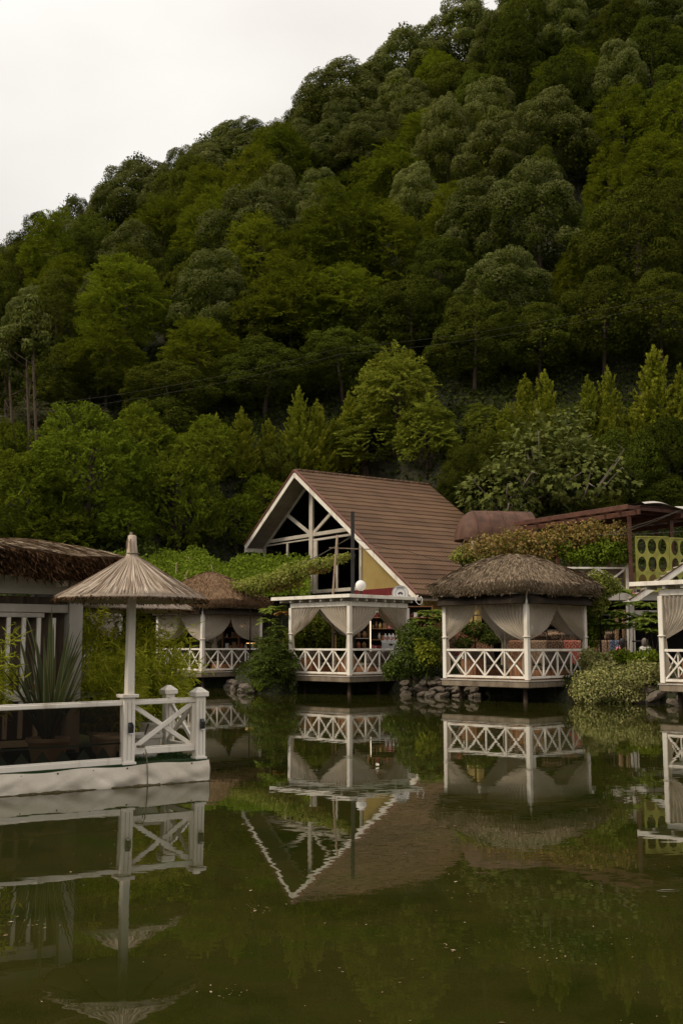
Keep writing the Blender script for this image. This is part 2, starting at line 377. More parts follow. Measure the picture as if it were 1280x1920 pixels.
# ------------------------------------------------------------------ mesh helpers
def link(o, parent=None):
    COL.objects.link(o)
    if parent is not None:
        o.parent = parent
    return o
def thing(name, label, cat, loc=(0, 0, 0), rz=0.0, group=None):
    o = bpy.data.objects.new(name, None)
    o.empty_display_size = 0.2
    o.location = loc
    o.rotation_euler = (0, 0, rz)
    o['label'] = label; o['category'] = cat
    if group: o['group'] = group
    return link(o)
def tag(o, label, cat, group=None):
    o['label'] = label; o['category'] = cat
    if group: o['group'] = group
    return o
def holder(name, parent, loc=(0, 0, 0), rot=(0, 0, 0)):
    o = bpy.data.objects.new(name, None)
    o.empty_display_size = 0.1
    o.location = loc; o.rotation_euler = rot
    return link(o, parent)
def copy_tree(o, parent=None):
    c = o.copy()
    COL.objects.link(c)
    c.parent = parent
    for ch in list(o.children):
        copy_tree(ch, c)
    return c
class MB:
    def __init__(s):
        s.v = []; s.f = []
    def add(s, vs, fs):
        b = len(s.v)
        s.v.extend([tuple(p) for p in vs]); s.f.extend([tuple(i + b for i in q) for q in fs])
        return s
    def box(s, c, d, rot=None):
        x, y, z = d[0] / 2, d[1] / 2, d[2] / 2
        vs = [Vector(p) for p in ((-x, -y, -z), (x, -y, -z), (x, y, -z), (-x, y, -z), (-x, -y, z), (x, -y, z), (x, y, z), (-x, y, z))]
        if rot is not None:
            vs = [rot @ p for p in vs]
        return s.add([p + Vector(c) for p in vs], [(0, 3, 2, 1), (4, 5, 6, 7), (0, 1, 5, 4), (1, 2, 6, 5), (2, 3, 7, 6), (3, 0, 4, 7)])
    def beam(s, a, b, w, h, up=(0, 0, 1)):
        a, b = Vector(a), Vector(b)
        d = (b - a)
        ln = d.length
        d = d / ln
        u = Vector(up)
        if abs(d.dot(u)) > 0.98:
            u = Vector((0, 1, 0))
        sd = d.cross(u).normalized()
        u = sd.cross(d)
        rot = Matrix((d, sd, u)).transposed()
        return s.box((a + b) / 2, (ln, w, h), rot)
    def tube(s, pts, rad, n=8, cap=True):
        pts = [Vector(p) for p in pts]
        if not hasattr(rad, '__len__'):
            rad = [rad] * len(pts)
        vs = []; fs = []
        ref = None
        for i, p in enumerate(pts):
            d = (pts[min(i + 1, len(pts) - 1)] - pts[max(i - 1, 0)])
            d = d.normalized() if d.length > 1e-9 else Vector((0, 0, 1))
            if ref is None:
                ref = d.orthogonal().normalized()
            a = (ref - d * ref.dot(d))
            a = a.normalized() if a.length > 1e-6 else d.orthogonal().normalized()
            ref = a
            b = d.cross(a)
            for k in range(n):
                t = 2 * math.pi * k / n
                vs.append(p + (a * math.cos(t) + b * math.sin(t)) * rad[i])
        for i in range(len(pts) - 1):
            for k in range(n):
                k2 = (k + 1) % n
                fs.append((i * n + k, i * n + k2, (i + 1) * n + k2, (i + 1) * n + k))
        if cap:
            fs.append(tuple(reversed(range(n)))); fs.append(tuple(range((len(pts) - 1) * n, len(pts) * n)))
        return s.add(vs, fs)
    def lathe(s, prof, c=(0, 0, 0), n=20):
        vs = []; fs = []
        for r, z in prof:
            for k in range(n):
                t = 2 * math.pi * k / n
                vs.append((c[0] + r * math.cos(t), c[1] + r * math.sin(t), c[2] + z))
        for i in range(len(prof) - 1):
            for k in range(n):
                k2 = (k + 1) % n
                fs.append((i * n + k, i * n + k2, (i + 1) * n + k2, (i + 1) * n + k))
        return s.add(vs, fs)
    def grid(s, fn, nu, nv):
        vs = [fn(i / nu, j / nv) for j in range(nv + 1) for i in range(nu + 1)]
        fs = [(j * (nu + 1) + i, j * (nu + 1) + i + 1, (j + 1) * (nu + 1) + i + 1, (j + 1) * (nu + 1) + i) for j in range(nv) for i in range(nu)]
        return s.add(vs, fs)
    def prism(s, poly, a, b, axis=1):
        """poly: 2D outline, extruded from a to b along axis (0=x,1=y,2=z)"""
        n = len(poly)
        def mk(p, t):
            return {0: (t, p[0], p[1]), 1: (p[0], t, p[1]), 2: (p[0], p[1], t)}[axis]
        vs = [mk(p, a) for p in poly] + [mk(p, b) for p in poly]
        fs = [tuple(range(n)), tuple(reversed(range(n, 2 * n)))] + [(i, n + i, n + (i + 1) % n, (i + 1) % n) for i in range(n)]
        return s.add(vs, fs)
    def mesh(s, name, mat, smooth=False):
        me = bpy.data.meshes.new(name)
        me.from_pydata(s.v, [], s.f)
        me.materials.append(M[mat] if isinstance(mat, str) else mat)
        if smooth:
            me.polygons.foreach_set('use_smooth', [True] * len(me.polygons))
        me.update()
        return me
    def build(s, name, mat, parent=None, smooth=False, bevel=0.0, loc=None, kind=None, fixn=True):
        me = s.mesh(name, mat, smooth)
        if fixn:
            bm = bmesh.new(); bm.from_mesh(me)
            bmesh.ops.recalc_face_normals(bm, faces=bm.faces)
            bm.to_mesh(me); bm.free()
        o = bpy.data.objects.new(name, me)
        if loc is not None:
            o.location = loc
        link(o, parent)
        if bevel:
            b = o.modifiers.new('edge', 'BEVEL'); b.width = bevel; b.segments = 1; b.limit_method = 'ANGLE'
        if kind: o['kind'] = kind
        return o
def inst(name, me, parent, loc=(0, 0, 0), rot=(0, 0, 0), scale=(1, 1, 1)):
    o = bpy.data.objects.new(name, me)
    o.location = loc; o.rotation_euler = rot; o.scale = scale
    return link(o, parent)

# ------------------------------------------------------------------ leaf clouds (numpy)
def nrm(a):
    return a / np.maximum(np.linalg.norm(a, axis=-1, keepdims=True), 1e-9)
def leaf_mesh(name, P, D, Nn, Ln, Wd, mat, fold=0.18, droop=0.1, pale=None, wide=0.45):
    """one four-cornered leaf per row: base P, long axis D, face normal Nn"""
    n = len(P)
    D = nrm(D); S = nrm(np.cross(D, Nn)); Nn = np.cross(S, D)
    Ln = np.broadcast_to(np.asarray(Ln, float).reshape(-1, 1), (n, 1)); Wd = np.broadcast_to(np.asarray(Wd, float).reshape(-1, 1), (n, 1))
    V = np.empty((n, 4, 3))
    V[:, 0] = P
    mid = P + D * Ln * wide + Nn * Wd * fold
    V[:, 1] = mid + S * Wd * 0.5
    V[:, 2] = P + D * Ln - Nn * Ln * droop
    V[:, 3] = mid - S * Wd * 0.5
    me = bpy.data.meshes.new(name)
    me.vertices.add(n * 4); me.vertices.foreach_set('co', V.astype(np.float32).ravel())
    me.loops.add(n * 4); me.loops.foreach_set('vertex_index', np.arange(n * 4, dtype=np.int32))
    me.polygons.add(n); me.polygons.foreach_set('loop_start', np.arange(0, n * 4, 4, dtype=np.int32))
    me.polygons.foreach_set('loop_total', np.full(n, 4, dtype=np.int32))
    if pale is not None:
        at_ = me.attributes.new('pale', 'FLOAT', 'POINT')
        at_.data.foreach_set('value', np.repeat(np.asarray(pale, np.float32), 4))
    me.materials.append(M[mat])
    me.update(calc_edges=True)
    return me
def rnd_dirs(n, rng):
    return nrm(rng.normal(size=(n, 3)))
def lumpy(dirs, seed, amp=0.16, freq=2.6):
    r = np.random.default_rng(seed)
    out = np.ones(len(dirs))
    for k in range(6):
        d = nrm(r.normal(size=3)); out += amp * 0.6 * np.sin((dirs @ d) * freq * (1 + 0.5 * k) + r.uniform(0, 6.28)) / (1 + 0.35 * k)
    return out
def crown_points(n, seed, hw, hh, zc, low=-0.75, amp=0.16, shape=0.0):
    """points over an egg-shaped, lumpy crown surface; returns points and outward normals"""
    rng = np.random.default_rng(seed)
    i = np.arange(n * 2) + 0.5
    z = 1 - 2 * i / (n * 2)
    th = np.pi * (1 + 5 ** 0.5) * i + rng.uniform(0, 6.28)
    d = np.stack([np.cos(th) * np.sqrt(1 - z * z), np.sin(th) * np.sqrt(1 - z * z), z], 1)
    d = nrm(d + rng.normal(size=d.shape) * 0.09)
    d = d[d[:, 2] > low]
    d = d[rng.permutation(len(d))[:n]]
    rad = lumpy(d, seed, amp) * rng.uniform(0.86, 1.05, len(d))
    taper = 1.0 - shape * np.clip(d[:, 2], -0.6, 1)
    p = d * rad[:, None] * np.array([hw, hw, hh]) * np.stack([taper, taper, np.ones_like(taper)], 1)
    nn = nrm(d / np.array([hw, hw, hh]) * hw)
    p[:, 2] += zc
    return p, nn
def lobe_points(n, seed, hw, hh, zc, nl=16, low=-0.92, shape=0.1, lr=(0.34, 0.52)):
    """points over a crown made of many overlapping rounded lobes, with the creases between them left empty"""
    rng = np.random.default_rng(seed)
    i = np.arange(nl) + 0.5
    z = 1 - (1 - low) * i / nl
    th = np.pi * (1 + 5 ** 0.5) * i + rng.uniform(0, 6.28)
    d = np.stack([np.cos(th) * np.sqrt(1 - z * z), np.sin(th) * np.sqrt(1 - z * z), z], 1)
    d = nrm(d + rng.normal(size=d.shape) * 0.16)
    tp = 1.0 - shape * np.clip(d[:, 2], -0.6, 1)
    C = d * np.array([hw, hw, hh]) * rng.uniform(0.46, 0.80, (nl, 1)) * np.stack([tp, tp, np.ones(nl)], 1)
    Rr = hw * rng.uniform(lr[0], lr[1], nl) * (0.9 + 0.1 * tp)
    C = np.vstack([C, [[0, 0, 0]]]); Rr = np.append(Rr, hw * 0.62); d = np.vstack([d, [[0, 0, 1]]])
    w = Rr ** 2; m = n * 3
    k = rng.choice(nl + 1, m, p=w / w.sum())
    u = rnd_dirs(m, rng)
    P = C[k] + u * Rr[k][:, None] * np.array([1, 1, 1.12]) * rng.uniform(0.90, 1.06, (m, 1))
    ok = np.ones(m, bool)
    for j in range(nl + 1):
        q = np.linalg.norm((P - C[j]) / np.array([1, 1, 1.12]), axis=1)
        ok &= (q > Rr[j] * 0.88) | (k == j)
    ok &= (u[:, 2] > -0.55) & (P[:, 2] > -hh * 1.02)
    P = P[ok][:n]; u = u[ok][:n]
    out = nrm(u * 0.8 + nrm(P / np.array([hw, hw, hh])) * 0.35)
    P = P.copy(); P[:, 2] += zc
    return P, out
def tuft_crown(name, seed, mat, hw=5.0, hh=6.0, zc=8.0, tufts=520, per=58, leaf=0.155, tr=0.60, pale=0.0, shape=0.1, amp=0.19, core=700, nl=17, lr=(0.34, 0.52)):
    """rounded crown: lobes covered with shingled, drooping leaf tufts"""
    rng = np.random.default_rng(seed)
    p, nn = lobe_points(tufts, seed, hw, hh, zc, nl, shape=shape, lr=lr)
    k = len(p)
    up = np.array([0, 0, 1.0])
    ax = nrm(nn * 0.92 + up * 0.34 + rng.normal(size=nn.shape) * 0.16)
    rt = rng.uniform(0.7, 1.3, k) * tr
    P = np.repeat(p, per, 0); A = np.repeat(ax, per, 0); RT = np.repeat(rt, per)
    n = len(P)
    rad = nrm(np.cross(A, rng.normal(size=(n, 3))))
    rr = np.sqrt(rng.uniform(0.01, 1, n))
    pos = P + rad * (rr * RT)[:, None] - A * ((rr ** 2) * RT * 0.80)[:, None] + rng.normal(size=(n, 3)) * (0.10 * leaf)
    dirs = nrm(rad * 0.8 - A * (0.25 + 0.7 * rr)[:, None] + rng.normal(size=(n, 3)) * 0.25 - up * 0.2)
    nor = nrm(A * 0.9 + rad * (0.8 * rr)[:, None] + rng.normal(size=(n, 3)) * 0.20)
    ln = rng.uniform(0.75, 1.25, n) * leaf
    pl = np.zeros(n)
    if pale:
        tp = np.repeat(rng.uniform(0.2, 1.0, k) * (nn[:, 2] > -0.1), per)
        pl = np.clip(pale * tp * (1.15 - rr) * rng.uniform(0.6, 1.2, n), 0, 1)
    q, qn = crown_points(core, seed + 5, hw * 0.66, hh * 0.68, zc, low=-0.95, amp=amp, shape=shape)
    m = len(q)
    pos = np.vstack([pos, q]); dirs = np.vstack([dirs, rnd_dirs(m, rng)]); nor = np.vstack([nor, nrm(qn + rng.normal(size=(m, 3)) * 0.4)])
    ln = np.concatenate([ln, np.full(m, max(leaf * 2.0, 0.07 * hw))]); pl = np.concatenate([pl, np.zeros(m)])
    return leaf_mesh(name, pos, dirs, nor, ln, ln * 0.66, mat, pale=pl)
def spray_crown(name, seed, mat, hw=4.6, hh=6.2, zc=8.0, sprays=420, per=74, leaf=0.145, sl=1.25, shape=0.25, amp=0.2, rise=0.22, core=500, nl=18, lr=(0.30, 0.48)):
    """airy crown: lobes of flat, layered sprays reaching outwards"""
    rng = np.random.default_rng(seed)
    p, nn = lobe_points(sprays, seed, hw * 0.88, hh * 0.92, zc, nl, shape=shape, lr=lr)
    k = len(p)
    up = np.array([0, 0, 1.0])
    hor = nn.copy(); hor[:, 2] *= 0.5
    ax = nrm(hor + up * rise + rng.normal(size=nn.shape) * 0.18)
    sn = nrm(up * 0.50 + nn * 0.95 + rng.normal(size=nn.shape) * 0.16)
    L_ = rng.uniform(0.65, 1.3, k) * sl
    P = np.repeat(p, per, 0); A = np.repeat(ax, per, 0); SN = np.repeat(sn, per, 0); LL = np.repeat(L_, per)
    n = len(P)
    t = rng.uniform(0, 1, n) ** 0.8
    SD = nrm(np.cross(A, SN))
    w = (0.10 + 0.36 * np.sin(np.pi * np.clip(t * 0.9 + 0.08, 0, 1))) * LL
    sd = rng.uniform(-1, 1, n)
    pos = P + A * ((t - 0.35) * LL)[:, None] + SD * (sd * w)[:, None] - up * (0.20 * LL * t ** 2)[:, None] + rng.normal(size=(n, 3)) * 0.025
    dirs = nrm(A + SD * (np.sign(sd) * 0.8)[:, None] + rng.normal(size=(n, 3)) * 0.25 - up * 0.15)
    nor = nrm(SN + rng.normal(size=(n, 3)) * 0.24)
    ln = rng.uniform(0.75, 1.25, n) * leaf
    q, qn = crown_points(core, seed + 5, hw * 0.60, hh * 0.66, zc, low=-0.95, amp=amp, shape=shape)
    m = len(q)
    pos = np.vstack([pos, q]); dirs = np.vstack([dirs, rnd_dirs(m, rng)]); nor = np.vstack([nor, nrm(qn + rng.normal(size=(m, 3)) * 0.4)])
    ln = np.concatenate([ln, np.full(m, max(leaf * 2.0, 0.07 * hw))])
    return leaf_mesh(name, pos, dirs, nor, ln, ln * 0.58, mat)
def cone_crown(name, seed, mat, rb=1.35, h=7.0, tiers=27, sl=0.95, leaf=0.15, z0=0.1):
    """conifer spire: tiers of upswept, feathery branchlets getting shorter towards a pointed leader"""
    rng = np.random.default_rng(seed)
    P = []; D = []; S = []; L = []
    for k in range(tiers):
        u = k / tiers
        z = z0 + (h * 0.97 - z0) * u
        r_ = rb * (1 - u) ** 0.9 + 0.05
        nb = int(4 + 9 * (1 - u))
        for j in range(nb):
            a = rng.uniform(0, 6.283)
            ln = r_ * rng.uniform(0.65, 1.35)
            el = 0.45 + 0.75 * u + rng.uniform(-0.15, 0.15)
            d = np.array([math.cos(a) * math.cos(el), math.sin(a) * math.cos(el), math.sin(el)])
            P.append((0, 0, z + rng.uniform(-0.15, 0.15))); D.append(d); L.append(ln / math.cos(el) * 0.95)
    P.append((0, 0, h * 0.90)); D.append(np.array([0, 0, 1.0])); L.append(h * 0.12)
    P = np.array(P, float); D = np.array(D); L = np.array(L)
    per = 84
    k = len(P)
    PP = np.repeat(P, per, 0); A = np.repeat(D, per, 0); LL = np.repeat(L, per)
    n = len(PP)
    t = np.sqrt(rng.uniform(0.08, 1, n))
    up = np.array([0, 0, 1.0])
    SD = nrm(np.cross(A, up) + 1e-6 + rng.normal(size=A.shape) * 0.35)
    sd = rng.uniform(-1, 1, n)
    w = 0.13 * np.minimum(LL, 1.0) * (1.02 - t) ** 0.6 + 0.015
    bend = up * (0.30 * LL * t ** 2)[:, None]
    pos = PP + A * (t * LL)[:, None] + bend + SD * (sd * w)[:, None] + rng.normal(size=(n, 3)) * 0.02
    dirs = nrm(A * 0.9 + up * 0.55 + SD * (np.sign(sd) * 0.5)[:, None] + rng.normal(size=(n, 3)) * 0.18)
    out = A.copy(); out[:, 2] = 0; out = nrm(out + 1e-6)
    nor = nrm(out * 0.7 + up * 0.4 + rng.normal(size=(n, 3)) * 0.35)
    ln = leaf * rng.uniform(0.8, 1.5, n)
    pl = np.clip((t - 0.55) * 1.6, 0, 1) * rng.uniform(0.1, 0.7, n)
    m = 500
    zz = rng.uniform(0, 0.85, m); th = rng.uniform(0, 6.283, m); rr = rb * (1 - zz) ** 0.9 * 0.5
    q = np.stack([np.cos(th) * rr, np.sin(th) * rr, z0 + zz * h], 1)
    pos = np.vstack([pos, q]); dirs = np.vstack([dirs, rnd_dirs(m, rng)]); nor = np.vstack([nor, nrm(np.stack([np.cos(th), np.sin(th), 0 * th], 1))])
    ln = np.concatenate([ln, np.full(m, 0.35)]); pl = np.concatenate([pl, np.zeros(m)])
    return leaf_mesh(name, pos, dirs, nor, ln, ln * 0.34, mat, pale=pl)
def lobed_leaf_mesh(name, P, D, Nn, size, mat):
    """palmate five-lobed leaf, eleven corners as a fan, slightly cupped"""
    n = len(P)
    D = nrm(D); S = nrm(np.cross(D, Nn)); Nn = np.cross(S, D)
    prof = [(0.0, 0.0), (-0.42, 0.05), (-0.30, 0.30), (-0.55, 0.55), (-0.20, 0.52), (0.0, 1.0), (0.20, 0.52), (0.55, 0.55), (0.30, 0.30), (0.42, 0.05)]
    k = len(prof)
    V = np.empty((n, k, 3))
    sz = np.broadcast_to(np.asarray(size, float).reshape(-1, 1), (n, 1))
    for i, (a, b) in enumerate(prof):
        V[:, i] = P + S * sz * a + D * sz * b - Nn * sz * (0.22 * (a * a + b * b * 0.5))
    me = bpy.data.meshes.new(name)
    me.vertices.add(n * k); me.vertices.foreach_set('co', V.astype(np.float32).ravel())
    base = (np.arange(n) * k)[:, None]
    tri = np.array([(0, 1, 2), (0, 2, 4), (2, 3, 4), (0, 4, 6), (4, 5, 6), (0, 6, 8), (6, 7, 8), (0, 8, 9)])
    F = (base[:, None] + tri[None]).reshape(-1)
    me.loops.add(len(F)); me.loops.foreach_set('vertex_index', F.astype(np.int32))
    me.polygons.add(len(F) // 3); me.polygons.foreach_set('loop_start', np.arange(0, len(F), 3, dtype=np.int32))
    me.polygons.foreach_set('loop_total', np.full(len(F) // 3, 3, dtype=np.int32))
    me.materials.append(M[mat]); me.update(calc_edges=True)
    return me
def trunk_mesh(name, seed, h, r, hw, mat='bark', limbs=7, lean=0.05, stems=1, split=0.35):
    rnd = random.Random(seed)
    b = MB()
    for s_ in range(stems):
        lx, ly = rnd.uniform(-lean, lean) * h, rnd.uniform(-lean, lean) * h
        ox = 0 if stems == 1 else rnd.uniform(-0.5, 0.5)
        pts = [(ox + lx * t * t + 0.12 * math.sin(5 * t + seed), ly * t * t + 0.1 * math.cos(4 * t), -0.6 + (h + 0.6) * t) for t in (0, 0.15, 0.35, 0.55, 0.75, 1)]
        b.tube(pts, [r * (1.35 - 0.2), r, r * 0.82, r * 0.6, r * 0.38, r * 0.1], 7)
        for k in range(limbs):
            t = split + (0.92 - split) * (k + 0.5) / limbs
            a = 2.4 * k + rnd.uniform(-0.5, 0.5)
            o = Vector((ox + lx * t * t, ly * t * t, -0.6 + (h + 0.6) * t))
            ln = hw * (1.05 - 0.55 * t) * rnd.uniform(0.7, 1.0)
            e = o + Vector((math.cos(a) * ln, math.sin(a) * ln, ln * rnd.uniform(0.25, 0.7)))
            m_ = (o + e) / 2 + Vector((0, 0, ln * 0.12))
            b.tube([o, m_, e], [r * 0.38 * (1.1 - 0.6 * t), r * 0.24, r * 0.06], 5)
    return b.mesh(name, mat, True)
def plant(name, label, cat, loc, crown, trunk, rz=0.0, sc=(1, 1, 1), group=None, crown_name='crown', trunk_name='trunk'):
    t = thing(name, label, cat, loc, rz, group)
    t.scale = sc
    if trunk is not None: inst(trunk_name, trunk, t)
    inst(crown_name, crown, t)
    return t

# ------------------------------------------------------------------ ground, pond
SHORE = [(-400, 52), (-60, 52), (-12, 52), (-8, 51), (-4.9, 47.6), (-3.6, 41.6), (-2.4, 40.9), (-1.6, 42.8), (1.6, 42.8), (2.4, 40.2), (3.0, 38.9), (4.6, 38.6), (6.4, 37.9), (7.3, 35.0), (9.7, 34.6), (10.6, 32.2), (16, 29.5), (30, 27), (60, 24), (400, 10)]
SX = np.array([p[0] for p in SHORE], float); SY = np.array([p[1] for p in SHORE], float)
TU = np.array([-3, -1, -0.6, -0.34, -0.32, -0.22, -0.12, -0.043, 0.02, 0.115, 0.25, 0.4, 1, 3]); TT = np.array([0.05, 0.12, 0.25, 0.375, 0.388, 0.458, 0.503, 0.548, 0.585, 0.64, 0.74, 0.80, 0.9, 0.9])
def crest_y(X):
    return 128 + 0.25 * np.clip(X, -80, 120)
def terr(X, Y):
    X = np.asarray(X, float); Y = np.asarray(Y, float)
    d = Y - np.interp(X, SX, SY)
    z = np.interp(d, [-1e3, -0.9, 0.0, 0.25, 2.0, 6.0], [-1.5, -1.5, -0.35, 0.55, 0.95, 1.1])
    z = z + np.interp(Y, [50.0, 54.0], [0.0, 2.4]) * (d > 0)
    cy = crest_y(X)
    zc = 1.8 + np.interp(X / cy, TU, TT) * cy - 10.0
    w = np.clip((Y - 54) / (cy - 54), 0, 1)
    z = z + (zc - 3.5) * w ** 1.02
    z = z - 0.25 * np.clip(Y - cy, 0, 400)
    z = z + w * 1.2 * (np.sin(X * 0.31 + Y * 0.17) + np.sin(X * 0.13 - Y * 0.29 + 1.3)) * (Y > 54)
    rr = (X + 2.51) * math.cos(R(34.4)) + (Y - 57) * math.sin(R(34.4)); gg = (X + 2.51) * math.sin(R(34.4)) - (Y - 57) * math.cos(R(34.4))
    m = np.clip((gg + 9.5) / 2.5, 0, 1) * np.clip((13 - gg) / 2, 0, 1) * np.clip((rr + 6) / 2, 0, 1) * np.clip((11.5 - rr) / 2, 0, 1)
    z = z * (1 - m) + np.minimum(z, 3.0 + 0.28 * (Y - 52)) * m   # levelled ground round the house
    return z
xs = np.concatenate([np.linspace(-400, -45, 18)[:-1], np.linspace(-45, 45, 181), np.linspace(45, 400, 18)[1:]])
ys = np.concatenate([np.linspace(20, 32, 9)[:-1], np.linspace(32, 56, 73)[:-1], np.linspace(56, 150, 64)[:-1], np.linspace(150, 700, 16)])
GX, GY = np.meshgrid(xs, ys)
GZ = terr(GX, GY)
b = MB()
b.v = [tuple(p) for p in np.stack([GX.ravel(), GY.ravel(), GZ.ravel()], 1)]
nx = len(xs)
b.f = [(j * nx + i, j * nx + i + 1, (j + 1) * nx + i + 1, (j + 1) * nx + i) for j in range(len(ys) - 1) for i in range(nx - 1)]
g = b.build('ground', 'soil', smooth=True, fixn=False); g['kind'] = 'structure'
b = MB().grid(lambda u, v: (-600 + 1200 * u, -400 + 1100 * v, 0.0), 4, 4)
w_ = b.build('pond_water', 'water', fixn=False); w_['kind'] = 'structure'

# ------------------------------------------------------------------ trees of the hillside
PROTO = {'linden': [], 'hornbeam': [], 'dark': []}
for s in range(4):
    PROTO['linden'].append((tuft_crown('linden_crown', 100 + s, 'linden', pale=0.62, hh=7.0, zc=7.2, tufts=820, core=2200, nl=46, lr=(0.17, 0.34), shape=[0.35, 0.48, 0.55, 0.25][s]), trunk_mesh('linden_trunk', s, 12, 0.20, 4.2)))
    PROTO['hornbeam'].append((spray_crown('hornbeam_crown', 200 + s, 'hornbeam', hh=7.0, zc=7.2, sprays=680, core=1200, nl=42, lr=(0.17, 0.34), shape=[0.42, 0.52, 0.32, 0.58][s]), trunk_mesh('hornbeam_trunk', 20 + s, 12, 0.17, 4.0)))
for s in range(3):
    PROTO['dark'].append((tuft_crown('broadleaf_crown', 300 + s, 'darkleaf', hh=7.0, zc=7.2, core=1500, tufts=820, per=54, leaf=0.15, tr=0.55, shape=[0.32, 0.48, 0.2][s], nl=[46, 38, 52][s], lr=(0.16, 0.33)), trunk_mesh('broadleaf_trunk', 40 + s, 12, 0.19, 4.2)))
KIND = {'linden': ('linden_tree', 'pale-tipped linden tree'), 'hornbeam': ('hornbeam_tree', 'yellow-green feathery hornbeam tree'), 'dark': ('broadleaf_tree', 'dark green broadleaf tree')}
def solve(px, py, hpx, cfrac, y0=55.0, y1=150.0, tot=1.0):
    """depth at which a plant of that pixel height stands on the ground with its crown centre in that direction"""
    for Y in np.arange(y0, y1, 0.25):
        p = at(px, py, Y)
        if Y > crest_y(p.x) + 1:
            break
        h = hpx / FPX * Y * tot
        if p.z <= float(terr(p.x, Y)) + cfrac * h:
            return p.x, float(Y), float(terr(p.x, Y)), h
    Y = float(crest_y(at(px, py, 128).x)) + 0.5
    p = at(px, py, Y)
    zg = float(terr(p.x, Y))
    h = max(hpx / FPX * Y, (p.z - zg) + 0.5 * hpx / FPX * Y)
    return p.x, Y, zg, h
HILL = [  # crown centre x, y, width, height in the photograph, kind
    (255, 385, 190, 190, 'linden'), (135, 445, 120, 150, 'linden'), (425, 300, 190, 190, 'linden'), (350, 330, 120, 150, 'linden'), (640, 215, 230, 250, 'linden'), (560, 310, 190, 230, 'linden'),
    (760, 130, 200, 210, 'linden'), (880, 70, 190, 200, 'linden'), (985, 40, 190, 200, 'linden'), (925, 300, 190, 230, 'linden'), (1030, 265, 200, 240, 'linden'), (890, 450, 180, 230, 'linden'), (1010, 430, 220, 270, 'linden'), (955, 570, 220, 210, 'linden'), (1230, 50, 190, 210, 'linden'),
    (62, 620, 120, 180, 'linden'), (12, 690, 110, 170, 'linden'), (480, 470, 230, 250, 'linden'), (250, 505, 150, 170, 'linden'), (700, 290, 190, 190, 'linden'), (395, 585, 190, 230, 'linden'), (1105, 40, 160, 180, 'linden'), (470, 285, 150, 160, 'linden'), (395, 330, 150, 160, 'linden'), (515, 290, 130, 160, 'hornbeam'), (590, 230, 140, 180, 'linden'), (700, 190, 150, 170, 'linden'), (310, 400, 130, 170, 'linden'), (200, 420, 120, 170, 'linden'), (30, 500, 110, 120, 'dark'),
    (235, 590, 210, 240, 'hornbeam'), (300, 450, 150, 170, 'hornbeam'), (400, 455, 160, 220, 'hornbeam'), (200, 690, 200, 180, 'hornbeam'), (820, 265, 190, 180, 'hornbeam'), (740, 360, 200, 210, 'hornbeam'), (640, 460, 230, 250, 'hornbeam'),
    (720, 480, 200, 220, 'hornbeam'), (545, 590, 230, 230, 'hornbeam'), (1080, 170, 200, 190, 'hornbeam'), (1170, 260, 190, 230, 'hornbeam'), (1230, 330, 180, 220, 'hornbeam'), (375, 680, 180, 180, 'hornbeam'), (25, 535, 120, 150, 'hornbeam'), (640, 590, 220, 200, 'hornbeam'), (120, 560, 150, 160, 'hornbeam'), (860, 430, 160, 190, 'hornbeam'),
    (1190, 480, 230, 270, 'dark'), (1130, 610, 220, 220, 'dark'), (1240, 610, 190, 210, 'dark'), (890, 650, 200, 190, 'dark'), (770, 610, 220, 190, 'dark'), (640, 690, 200, 150, 'dark'), (500, 715, 220, 150, 'dark'), (320, 745, 200, 140, 'dark'),
    (75, 455, 130, 110, 'dark'), (1260, 200, 160, 190, 'dark'), (60, 510, 130, 120, 'dark'), (1010, 650, 190, 160, 'dark'), (860, 190, 190, 180, 'dark'), (180, 500, 140, 150, 'dark'), (330, 560, 150, 180, 'dark'), (1270, 440, 170, 200, 'dark'), (480, 620, 160, 170, 'dark'), (110, 720, 160, 150, 'dark'), (820, 540, 170, 190, 'dark'),
]
rh = random.Random(5)
spots = []
for (px, py, wpx, hpx, kd) in HILL:
    X, Y, zg, ch = solve(px, py, hpx, 0.515, 66 if py < 720 else 60)
    spots.append((X, Y, zg, wpx / FPX * Y / 9.6, ch / 14.0 * (1.12 if py > 330 else 1.0), kd))
tries = 0
nm = len(spots)
while tries < 4200:
    tries += 1
    Y = rh.uniform(71, 136)
    X = rh.uniform(-0.35, 0.35) * Y
    if Y > crest_y(X) + 5:
        continue
    lim = 4.5 if Y < 112 else 3.9
    if any((X - q[0]) ** 2 + (Y - q[1]) ** 2 < (max(lim, 3.6 * q[3]) if i < nm else lim) ** 2 for i, q in enumerate(spots)):
        continue
    pxx = proj((X, Y, float(terr(X, Y)) + 7))[0]
    kd = rh.choices(['linden', 'hornbeam', 'dark'], [0.30, 0.36, 0.34] if pxx < 850 else [0.22, 0.40, 0.38])[0]
    s = rh.uniform(0.42, 0.56) if Y > float(crest_y(X)) - 12 else rh.uniform(0.60, 0.84) if Y > 95 else rh.uniform(0.50, 0.72) if Y > 80 else rh.uniform(0.36, 0.52)
    if Y < 82 and kd == 'linden': kd = 'hornbeam' if rh.random() < 0.6 else 'dark'
    spots.append((X, Y, float(terr(X, Y)), s, s * rh.uniform(1.0, 1.3), kd))
ORD = ['first', 'second', 'third', 'fourth', 'fifth', 'sixth', 'seventh', 'eighth', 'ninth', 'tenth', 'eleventh', 'twelfth', 'thirteenth', 'fourteenth', 'fifteenth', 'sixteenth', 'seventeenth', 'eighteenth', 'nineteenth', 'twentieth', 'twenty-first', 'twenty-second', 'twenty-third', 'twenty-fourth', 'twenty-fifth', 'twenty-sixth', 'twenty-seventh', 'twenty-eighth', 'twenty-ninth', 'thirtieth']
